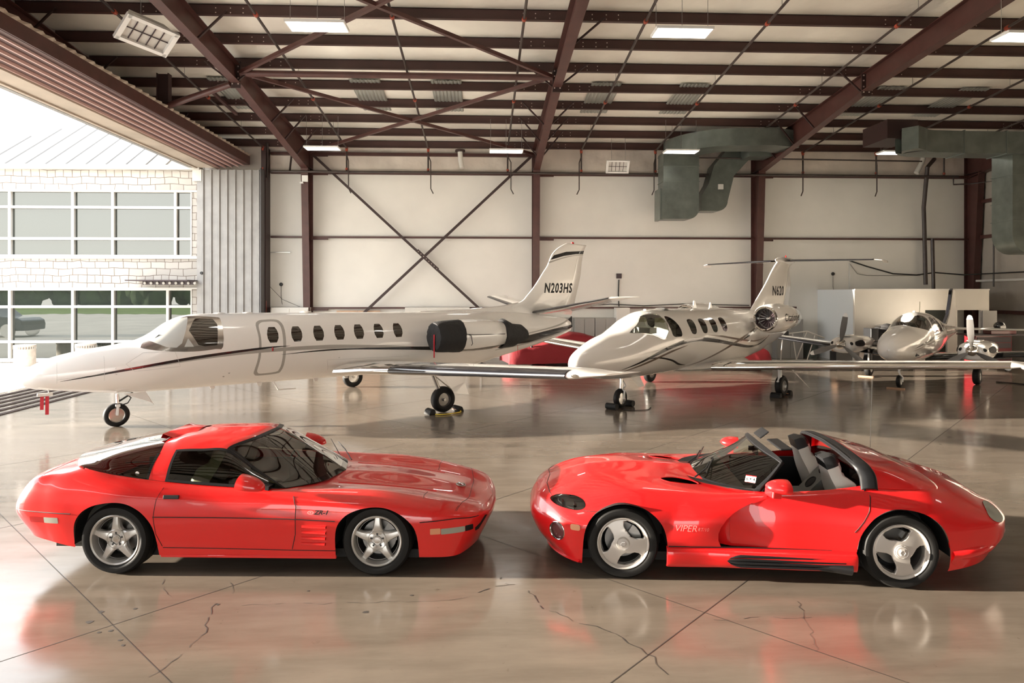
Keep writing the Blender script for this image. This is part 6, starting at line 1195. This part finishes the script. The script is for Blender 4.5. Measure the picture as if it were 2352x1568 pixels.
    for x in (4.05, 3.45, 2.15): MB().lathe([(0, .03), (.10, .02), (.14, 0)], 16).build('antenna_cap', 'jetwhite', T, smooth=True).location = (x, 0, 2.225)
    # probe covers with streamers at the nose
    MB().tube([(7.12, .12, .85), (7.12, .12, .78), (7.28, .12, .76)], .014, 6).build('pitot_probe', 'white', T); MB().box(7.05, 7.30, .09, .15, .73, .79).build('probe_cover', 'leather_grey', T, bevel=.01)
    for x, dx, z1 in ((7.22, .02, .48), (7.14, .015, .38)): MB().add([(x, .09, .76), (x, .15, .76), (x+dx, .15, z1), (x+dx, .09, z1)], [(0, 1, 2, 3)]).xf(Matrix.Translation((x, .12, 0)) @ Matrix.Rotation(R(75), 4, 'Z') @ Matrix.Translation((-x, -.12, 0))).build('warning_streamer', 'tag_red', T)
    for dx, k in ((.42, 'front'), (-.42, 'rear')): x, y = W2(T, -.10+dx*.86, 2.55); chock(x, y, R(-146)+(0 if dx > 0 else PI), 'black wheel chock at the near main wheel of the near jet, on its %s side' % ('left' if dx > 0 else 'right'))
    P = [W2(T, a, b) for a, b in ((.22, 2.72), (.1, 2.84), (-.15, 2.86), (-.38, 2.80), (-.46, 2.66))]; tag(MB().tube([(x, y, .02) for x, y in smooth_poly(P, 5, False)], .012, 6).build('chock_rope', 'rope_yellow', smooth=True), 'yellow and black rope between the chocks of the near jet', 'rope')
    return T
make_jet1()
# ---------------------------------------------------------------- second jet with T-tail
def make_jet2():
    T = thing('business_jet', 'short white T-tail jet with curved black and brown stripes, behind the near jet wing tip', 'airplane', (6.373, 18.616, 0), R(-136.5))
    st = [(6.20, .005, 1.13, 1.15, 1.14, 1), (6.17, .09, 1.03, 1.25, 1.13, 1), (6.05, .19, .95, 1.36, 1.13, 1), (5.75, .32, .86, 1.50, 1.14, 1), (5.25, .48, .76, 1.67, 1.17, 1), (4.7, .59, .70, 1.80, 1.22, 1), (4.35, .64, .685, 1.94, 1.26, .98), (3.95, .69, .68, 2.12, 1.33, .97), (3.5, .73, .68, 2.235, 1.40, .98), (3.0, .755, .68, 2.265, 1.44, 1), (1.5, .77, .68, 2.265, 1.46, 1), (0, .77, .68, 2.26, 1.46, 1), (-1.2, .72, .70, 2.22, 1.46, 1), (-2.4, .56, .80, 2.16, 1.50, 1), (-3.5, .38, .98, 2.08, 1.55, 1), (-4.6, .22, 1.22, 1.98, 1.62, 1), (-5.4, .10, 1.45, 1.86, 1.66, 1), (-5.6, .04, 1.56, 1.74, 1.66, 1)]
    bm = fuselage(st, 140, 56); tree = BVHTree.FromBMesh(bm)
    for sd_ in (1, -1):
        for x0, x1 in ((2.05, 2.41), (1.50, 1.86), (.96, 1.32), (.42, .78)):
            xc = (x0+x1)/2; mb_build_smooth(extract(bm, smooth_poly([(xc-.14, 2.0), (xc+.10, 2.0), (xc+.155, 1.86), (xc+.12, 1.68), (xc-.06, 1.66), (xc-.15, 1.8)], 3), 'y', sd_), 'cabin_window', 'glass_cabin', T)
        ws_ = [(3.50, 1.62), (3.34, 1.78), (3.27, 1.98), (3.33, 2.14), (3.55, 2.17), (3.85, 2.12), (4.2, 1.92), (4.48, 1.77), (4.2, 1.755), (3.88, 1.71), (3.62, 1.61)]
        mb_build_smooth(extract(bm, smooth_poly(ws_, 3), 'y', sd_, lim=lambda c: abs(c.y) > .06), 'windshield', 'glass_pale', T)
        mb_build_smooth(extract(bm, smooth_poly([(2.82, 1.66), (2.84, 1.9), (2.98, 2.08), (3.18, 2.10), (3.24, 1.9), (3.22, 1.66), (3.0, 1.62)], 3), 'y', sd_), 'side_window', 'glass_pale', T)
        for nm, pts, ws, m in (('black_stripe', [(5.0, .97), (4.46, 1.10), (3.72, 1.31), (3.0, 1.46), (2.2, 1.52), (1.3, 1.45), (.2, 1.30), (-.96, 1.16), (-1.9, 1.20), (-2.7, 1.40)], [.004, .05, .09, .10, .10, .09, .07, .05, .01], 'jetblack'),
                               ('brown_stripe', [(5.0, .90), (4.2, 1.08), (3.3, 1.29), (2.6, 1.40)], [.005, .05, .05, .004], 'jetbrown'), ('black_stripe', [(4.2, 1.16), (3.8, 1.17), (3.2, 1.07), (2.7, .93), (2.3, .88)], [.01, .035, .04, .04, .004], 'jetblack'),
                               ('brown_stripe', [(2.3, .83), (1.69, .90), (.89, 1.10), (-.2, 1.40), (-1.3, 1.66)], [.02, .05, .06, .07, .03], 'jetbrown'), ('brown_stripe', [(1.6, 1.60), (.9, 1.54), (-.2, 1.40), (-1.3, 1.30), (-2.4, 1.36)], [.004, .05, .05, .04, .004], 'jetbrown'), ('black_stripe', [(-.2, 1.34), (-.8, 1.48), (-1.5, 1.66)], [.01, .06, .07], 'jetblack')):
            q = extract(bm, ribbon(pts, ws), 'y', sd_)
            if q.f: mb_build_smooth(q, nm, m, T)
    build_bm(bm, 'fuselage', 'jetwhite', T)
    fm = MB(); line_on(fm, tree, [(3.52, 1.60), (3.32, 1.77), (3.25, 1.98), (3.32, 2.15), (3.55, 2.185)], .012, sgn=1, off=-.006); line_on(fm, tree, smooth_poly([(3.52, 1.60), (3.65, 1.60), (3.9, 1.695), (4.22, 1.745), (4.50, 1.765)], 4, False), .010, sgn=1, off=-.006); fm.build('windshield_frame', 'alu', T, smooth=True)
    MB().box(2.7, 4.3, -.5, .5, 1.15, 1.2).box(2.6, 2.65, -.45, .45, 1.15, 2.0).box(3.9, 4.3, -.5, .5, 1.2, 1.68).build('cockpit_floor', 'interior', T)
    for y in (.27, -.27): seat(T, (3.1, y, 1.2), 'white', 'leather_tan', 14)
    MB().box(3.6, 3.9, .2, .5, 1.72, 1.86).build('sun_shade', 'locker_white', T)
    # fin and T-tail
    def fin(le, te, th, m):
        mb = MB(); f1 = crom([p[1] for p in le], [[p[0]] for p in le]); f2 = crom([p[1] for p in te], [[p[0]] for p in te]); G_ = []
        for i in range(31):
            u = i/30; z = le[0][1]+(le[-1][1]-le[0][1])*u; zt_ = te[0][1]+(te[-1][1]-te[0][1])*u; a = f1([z])[0][0]; b = f2([zt_])[0][0]; c = a-b; row = [(a-s_*c, v*th/.067, z+(zt_-z)*s_) for s_, v in FOIL][:9]; G_.append(row+[(x, -y, q) for x, y, q in row[::-1]]+[row[0]])
        mb.grid(G_); mb.add(G_[-1][:-1], [tuple(range(len(G_[-1])-1))]); return mb
    fmb = fin([(-2.3, 2.0), (-2.62, 2.25), (-3.5, 2.90), (-4.45, 3.66), (-4.62, 3.76)], [(-5.3, 1.9), (-5.4, 2.25), (-5.6, 2.9), (-5.85, 3.70), (-5.9, 3.72)], .075, 'jetwhite'); fb = bm_of(fmb); ft = BVHTree.FromBMesh(fb); build_bm(fb, 'tail_fin', 'jetwhite', T)
    text_on(ft, 'N620', .42, (-4.42, 2.72), 'registration', 'matte_black', T, dirx=-1, sgn=1, bold=.012, shear=.0, xs=.95, sp=1.1, off=.005)
    MB().sphere((-5.15, 0, 3.74), (.80, .11, .12), 18, 10).build('fin_fairing', 'jetwhite', T, smooth=True); MB().lathe([(0, 0), (.03, 0), (0, .09)], 10).build('beacon', 'lamp_red', T).location = (-5.2, 0, 3.85)
    dm = MB(); line_on(dm, ft, [(-4.85, 2.1), (-5.12, 2.8), (-5.45, 3.6)], .006, sgn=1, n=4); dm.build('rudder_seam', 'panel_line', T)
    for sd_ in (1, -1):
        sec = [((-4.75, sd_*.08, 3.72), .95, .75), ((-5.0, sd_*2.75, 3.68), .62, .75)]
        wing(sec, part='main').build('stabilizer', 'jetwhite', T, smooth=True, sharp=40); wing([((a[0]+.01, a[1]*(1.0 if abs(a[1]) > 1 else 4), a[2]), c, t*1.05) for a, c, t in sec], part='le').build('deice_boot', 'jetblack', T, smooth=True, sharp=80)
        wing([((-5.0, sd_*2.75, 3.68), .62, .75), ((-5.1, sd_*2.95, 3.66), .62, .5), ((-5.15, sd_*2.98, 3.60), .5, .3)]).build('stabilizer_tip', 'jetwhite', T, smooth=True)
        MB().tube([(-5.6, sd_*2.5, 3.69), (-5.8, sd_*2.52, 3.76)], .006, 4).build('static_wick', 'plastic_black', T)
        # engines
        ex = (0, sd_*1.22, 1.96)
        MB().lathe([(.345, -.76), (.375, -.80), (.405, -1.1), (.41, -1.6), (.37, -2.1), (.28, -2.6), (.22, -2.65)], 44, 'x', ex).build('engine_nacelle', 'jetwhite', T, smooth=True, sharp=50)
        MB().lathe([(.27, -.95), (.265, -.80), (.285, -.72), (.315, -.70), (.345, -.73), (.352, -.82)], 44, 'x', ex).build('intake_lip', 'chrome', T, smooth=True)
        MB().lathe([(.27, -.94), (.27, -1.05), (0, -1.08)], 36, 'x', ex).build('intake_duct', 'strut_metal', T, smooth=True, sharp=40)
        fn = MB()
        for k in range(18):
            a = 2*PI*k/18; c, s_ = math.cos(a), math.sin(a); fn.add([(-.99, ex[1]+.07*c, ex[2]+.07*s_), (-1.03, ex[1]+.07*math.cos(a+.25), ex[2]+.07*math.sin(a+.25)), (-1.03, ex[1]+.262*math.cos(a+.32), ex[2]+.262*math.sin(a+.32)), (-.97, ex[1]+.262*math.cos(a+.1), ex[2]+.262*math.sin(a+.1))], [(0, 1, 2, 3)])
        fn.build('fan_blades', 'tool_dark', T); MB().lathe([(0, -.86), (.04, -.90), (.07, -1.0)], 20, 'x', ex).build('spinner', 'alu', T, smooth=True)
        MB().box(-2.2, -1.2, min(sd_*.5, sd_*.9), max(sd_*.5, sd_*.9), 1.84, 1.95).build('pylon', 'jetwhite', T)
        q = text_mb('CitationJet', .30, shear=.12, bold=.003, xs=.92, sp=1.0); nt_ = BVHTree.FromPolygons(*[(lambda m: (m.v, m.f))(MB().lathe([(.375, -.80), (.405, -1.1), (.41, -1.6), (.37, -2.1), (.28, -2.6)], 44, 'x', ex))][0]); out = []
        for x, y, z in q.v:
            h = onto(nt_, -1.70-x*sd_, 1.98+y, 'y', sd_, .005); out.append(tuple(h) if h is not None else (-1.70-x*sd_, ex[1]+sd_*.4, 1.98+y))
        q.v = out; q.build('engine_script', 'matte_black', T, recalc=False)
    # wings
        sec = [((1.35, sd_*.70, .74), 1.95, 1.15), ((1.25, sd_*1.3, .78), 1.7, 1.3), ((.80, sd_*6.9, 1.20), .95, 1.5)]
        wing(sec, part='main').build('wing', 'jetwhite', T, smooth=True, sharp=40); wing([((a[0]+.004, a[1], a[2]), c, t) for a, c, t in sec], part='le').build('polished_edge', 'chrome', T, smooth=True, sharp=80)
        wing([((.80, sd_*6.9, 1.20), .95, 1.5), ((.72, sd_*7.1, 1.215), .9, .85), ((.5, sd_*7.2, 1.22), .7, .4)]).build('wing_tip', 'jetwhite', T, smooth=True); MB().sphere((.72, sd_*7.12, 1.2), (.10, .06, .05), 12, 8).build('navigation_light', 'lamp_clear', T, smooth=True)
        y = sd_*1.98; MB().tube([(.12, y, .84), (.10, y, .50)], .05, 12).tube([(.1, y, .52), (.22, y, .40), (.02, y, .26)], .04, 10).tube([(.0, y-.1, .25), (.0, y+.1, .25)], .03, 8).build('main_strut', 'strut_white', T, smooth=True)
        MB().add([(.0, y+sd_*.12, .84), (-.05, y+sd_*.12, .84), (-.62, y+sd_*.5, .18), (-.55, y+sd_*.5, .20)], [(0, 1, 2, 3)]).add([(.0, y+sd_*.12, .84), (-.35, y+sd_*.05, .80), (-.62, y+sd_*.5, .18)], [(0, 1, 2)]).build('gear_door', 'jetwhite', T)
        gear_wheel(T, (-.0, y, .27), .27, .18, .14, m='strut_metal', name='main_wheel')
    s_ = MB().sphere((.35, 0, .74), (2.1, .82, .14), 28, 12); s_.build('belly_fairing', 'jetwhite', T, smooth=True)
    MB().tube([(4.33, 0, .70), (4.34, 0, .42)], .035, 12).build('nose_strut', 'chrome', T, smooth=True)
    f = MB(); f.tube([(4.34, 0, .44), (4.34, .10, .40), (4.37, .10, .22)], .022, 8).tube([(4.34, 0, .44), (4.34, -.10, .40), (4.37, -.10, .22)], .022, 8).tube([(4.3, 0, .42), (4.15, 0, .50), (4.25, 0, .62)], .018, 6); f.build('nose_fork', 'strut_white', T, smooth=True)
    MB().add([(4.2, .2, .70), (3.85, .2, .71), (3.72, .24, .46), (3.98, .24, .47)], [(0, 1, 2, 3)]).build('gear_door', 'jetwhite', T); gear_wheel(T, (4.37, 0, .225), .225, .14, .135, m='alu', name='nose_wheel')
    MB().prism([(1.0, 2.25), (.82, 2.25), (.88, 2.46), (.96, 2.46)], -.012, .012).build('blade_antenna', 'jetwhite', T); MB().prism([(.1, 2.25), (-.05, 2.25), (.0, 2.40), (.05, 2.40)], -.012, .012).build('blade_antenna', 'jetwhite', T)
    MB().lathe([(0, .05), (.12, .04), (.2, 0)], 16).build('antenna_dome', 'strut_metal', T, smooth=True).location = (2.6, 0, 2.255); MB().lathe([(0, .06), (.05, .05), (.06, 0)], 12).build('antenna_cap', 'jetwhite', T, smooth=True).location = (3.3, 0, 2.23)
    for dx, l in ((.33, 'left'), (-.33, 'right')):
        x, y = W2(T, 4.37+dx, 0); a = R(-136.5)+(0 if dx > 0 else PI); t = thing('wheel_chock', 'round black rubber chock at the nose wheel of the second jet, '+l+' one', 'wheel chock', (x, y, 0), a, 'wheel chocks'); MB().lathe([(0, -.14), (.075, -.14), (.075, .14), (0, .14)], 16, 'y', (0, 0, .075)).build('roller', 'matte_black', t, smooth=True, sharp=40)
        x, y = W2(T, dx*1.05, 1.98); chock(x, y, R(-136.5)+(0 if dx > 0 else PI), 'black wedge chock at the near main wheel of the second jet, '+l+' one')
    P = [W2(T, a, b) for a, b in ((4.6, .2), (4.5, .45), (4.2, .62), (3.85, .5))]; tag(MB().tube([(x, y, .012) for x, y in smooth_poly(P, 5, False)], .008, 6).build('chock_rope', 'cable', smooth=True), 'thin dark rope on the floor by the nose wheel of the second jet', 'rope')
    return T
make_jet2()
# ---------------------------------------------------------------- twin propeller plane
def make_twin():
    T = thing('propeller_plane', 'small white twin-propeller airplane with open engine cowls in the far right corner', 'airplane', (13.45, 20.17, 0), R(-136.5))
    st = [(3.52, .005, 1.12, 1.14, 1.13, 1), (3.49, .12, .99, 1.27, 1.12, 1), (3.36, .25, .88, 1.40, 1.12, 1), (3.02, .40, .78, 1.55, 1.14, .95), (2.5, .50, .70, 1.66, 1.18, .92), (2.1, .54, .68, 1.72, 1.20, .9), (1.9, .555, .675, 1.80, 1.20, .9), (1.4, .58, .67, 2.02, 1.22, .9), (.9, .59, .67, 2.10, 1.24, .92), (.2, .58, .68, 2.08, 1.26, .92), (-.8, .50, .76, 1.95, 1.30, .95), (-1.8, .38, .92, 1.78, 1.32, .98), (-3.0, .25, 1.08, 1.62, 1.35, 1), (-4.3, .14, 1.22, 1.50, 1.36, 1), (-4.9, .05, 1.28, 1.42, 1.36, 1)]
    bm = fuselage(st, 110, 44); tree = BVHTree.FromBMesh(bm)
    for sd_ in (1, -1):
        mb_build_smooth(extract(bm, smooth_poly([(1.18, 1.58), (1.05, 1.85), (1.10, 2.0), (1.40, 2.0), (1.75, 1.86), (2.02, 1.745), (1.90, 1.68), (1.5, 1.60)], 3), 'y', sd_, lim=lambda c: abs(c.y) > .012), 'windshield', 'glass_cabin', T)
        for P in ([(1.0, 1.55), (.92, 1.85), (.78, 1.94), (.45, 1.92), (.42, 1.54)], [(.32, 1.54), (.34, 1.9), (.15, 1.9), (-.12, 1.84), (-.14, 1.54)], [(-.25, 1.54), (-.24, 1.82), (-.5, 1.76), (-.68, 1.56)]): mb_build_smooth(extract(bm, smooth_poly(P, 3), 'y', sd_), 'cabin_window', 'glass_cabin', T)
        for pts, ws, m in (([(2.7, 1.15), (1.6, 1.32), (.6, 1.45), (-.6, 1.55)], [.004, .06, .07, .06], 'jetblack'), ([(2.8, 1.08), (1.6, 1.22), (.4, 1.33), (-.8, 1.40)], [.004, .03, .05, .05], 'jetbrown'), ([(.3, 1.18), (-.4, 1.32), (-1.2, 1.50)], [.004, .05, .05], 'jetbrown')): 
            q = extract(bm, ribbon(pts, ws), 'y', sd_)
            if q.f: mb_build_smooth(q, 'stripe', m, T)
    build_bm(bm, 'fuselage', 'jetwhite', T); MB().box(2.25, 2.55, .44, .47, .92, 1.02).build('nose_vent', 'plastic_black', T)
    MB().prism([(-3.0, 1.55), (-3.45, 1.85), (-3.95, 2.72), (-4.05, 2.80), (-4.5, 2.78), (-4.75, 1.4)], -.035, .035).build('tail_fin', 'jetwhite', T, bevel=.02); MB().prism([(-2.85, 1.60), (-3.42, 1.92), (-3.93, 2.76), (-4.12, 2.82), (-4.1, 2.74), (-3.52, 1.85), (-3.05, 1.50)], -.05, .05).build('deice_boot', 'jetblack', T, bevel=.015)
    for sd_ in (1, -1):
        wing([((-3.6, sd_*.1, 1.42), 1.1, .8), ((-3.9, sd_*2.4, 1.45), .7, .8)]).build('stabilizer', 'jetwhite', T, smooth=True, sharp=40)
        sec = [((1.0, sd_*.5, .76), 2.2, .9), ((.75, sd_*1.9, .88), 1.85, .9), ((.35, sd_*5.7, 1.25), .9, .9)]; wing(sec, part='main').build('wing', 'jetwhite', T, smooth=True, sharp=40)
        wing([((a[0]+.012, a[1], a[2]), c, t*1.05) for a, c, t in [sec[0], ((.95, sd_*1.1, .81), 2.1, .9)]], part='le').build('deice_boot', 'jetblack', T, smooth=True, sharp=80); wing([((a[0]+.012, a[1], a[2]), c, t*1.05) for a, c, t in [((.72, sd_*2.15, .905), 1.8, .9), sec[2]]], part='le').build('deice_boot', 'jetblack', T, smooth=True, sharp=80)
        ez = 1.12; ey = sd_*1.66
        G_ = []
        for x, hw, h in ((2.02, .20, .16), (1.95, .34, .22), (1.75, .40, .25), (1.2, .42, .27), (.5, .36, .24), (-.2, .26, .18), (-.9, .10, .08)):
            G_.append([(x, ey+hw*math.copysign(abs(math.sin(a))**.75, math.sin(a)), ez-.04+h*math.copysign(abs(math.cos(a))**.85, math.cos(a))) for a in np.linspace(0, 2*PI, 29)])
        nc = MB().grid(G_); nc.add(G_[0][:-1], [tuple(range(28))]); nb = bm_of(nc)
        for P in ([(1.82, 1.07), (1.84, 1.20), (1.30, 1.22), (1.25, 1.06)],): 
            for s2 in (1, -1): 
                q = extract(nb, smooth_poly(P, 3), 'y', 0, lim=(lambda c, s2=s2: (c.y-ey)*s2 > .05)); mb_build_smooth(q, 'cowl_opening', 'matte_black', T, push=-.01)
        build_bm(nb, 'engine_cowl', 'jetwhite', T)
        for s2 in (1, -1): MB().sphere((1.965, ey+s2*.24, ez+.02), (.03, .085, .06), 12, 8).build('air_intake', 'matte_black', T, smooth=True)
        MB().box(1.35, 1.9, ey-.16, ey+.16, ez+.24, ez+.27).build('cowl_flap', 'jetwhite', T, bevel=.01); MB().tube([(1.3, ey-.3, ez), (1.75, ey-.33, ez-.02)], .03, 8).tube([(1.3, ey+.36, ez), (1.75, ey+.36, ez-.02)], .03, 8).build('engine_pipes', 'strut_metal', T)
        MB().lathe([(0, 2.36), (.05, 2.33), (.11, 2.22), (.155, 2.08), (.16, 2.02), (.14, 2.01)], 28, 'x', (0, ey, ez)).build('spinner', 'chrome', T, smooth=True)
        # three blades, stopped where the photograph shows them
        for k in range(3):
            a = R(90+120*k+(-9 if sd_ < 0 else 3)); P = []; d = Vector((0, math.cos(a), math.sin(a))); t_ = Vector((0, -math.sin(a), math.cos(a))); ax_ = Vector((1, 0, 0))
            rows = []
            for r, c, tw in ((.12, .06, 40), (.25, .13, 30), (.45, .17, 22), (.65, .17, 18), (.84, .15, 14), (.93, .10, 12), (.96, .03, 12)):
                w_ = t_*math.cos(R(tw))+ax_*math.sin(R(tw)); n_ = w_.cross(d); o_ = Vector((2.08, ey, ez))+d*r; rows.append([o_+w_*c/2, o_+n_*.012, o_-w_*c/2, o_-n_*.012, o_+w_*c/2])
            bl = MB(); bl.grid(rows[:5]); b_ = bl.build('propeller_blade', 'prop_grey', T, smooth=True); MB().grid(rows[4:]).build('blade_tip', 'white', b_, smooth=True)
        y = sd_*1.45; MB().tube([(.1, y, .85), (.1, y, .3)], .035, 10).tube([(.1, y-.08, .26), (.1, y+.08, .26)], .025, 8).build('main_strut', 'strut_metal', T, smooth=True); MB().add([(.3, y+.2*sd_, .80), (-.2, y+.2*sd_, .80), (-.15, y+.26*sd_, .45), (.25, y+.26*sd_, .45)], [(0, 1, 2, 3)]).build('gear_door', 'jetwhite', T); gear_wheel(T, (.1, y, .25), .25, .18, .12, name='main_wheel')
    MB().tube([(2.40, 0, .70), (2.40, 0, .45)], .03, 10).tube([(2.4, 0, .45), (2.46, .04, .38), (2.36, .08, .30), (2.38, .08, .17)], .024, 8).tube([(2.4, 0, .62), (2.3, 0, .52), (2.4, 0, .44)], .016, 6).build('nose_strut', 'strut_white', T, smooth=True); gear_wheel(T, (2.38, 0, .18), .18, .12, .09, name='nose_wheel')
    MB().tube([(.2, 0, 2.05), (.15, 0, 2.40)], .01, 5).build('antenna', 'leather_tan', T); MB().lathe([(0, .05), (.04, .04), (.05, 0)], 12).build('beacon', 'white', T).location = (.8, 0, 2.09)
    for i, (x, y, l) in enumerate(((2.45, .0, 'nose wheel'), (.1, -1.45, 'far main wheel'))):
        a, b = W2(T, x+.28, y); tag(MB().box(-.22, .22, -.06, .06, 0, .035).xf(Matrix.Translation((a, b, 0)) @ Matrix.Rotation(R(-46), 4, 'Z')).build('wooden_chock', 'card'), 'flat brown wooden chock at the %s of the propeller plane' % l, 'wheel chock')
make_twin()
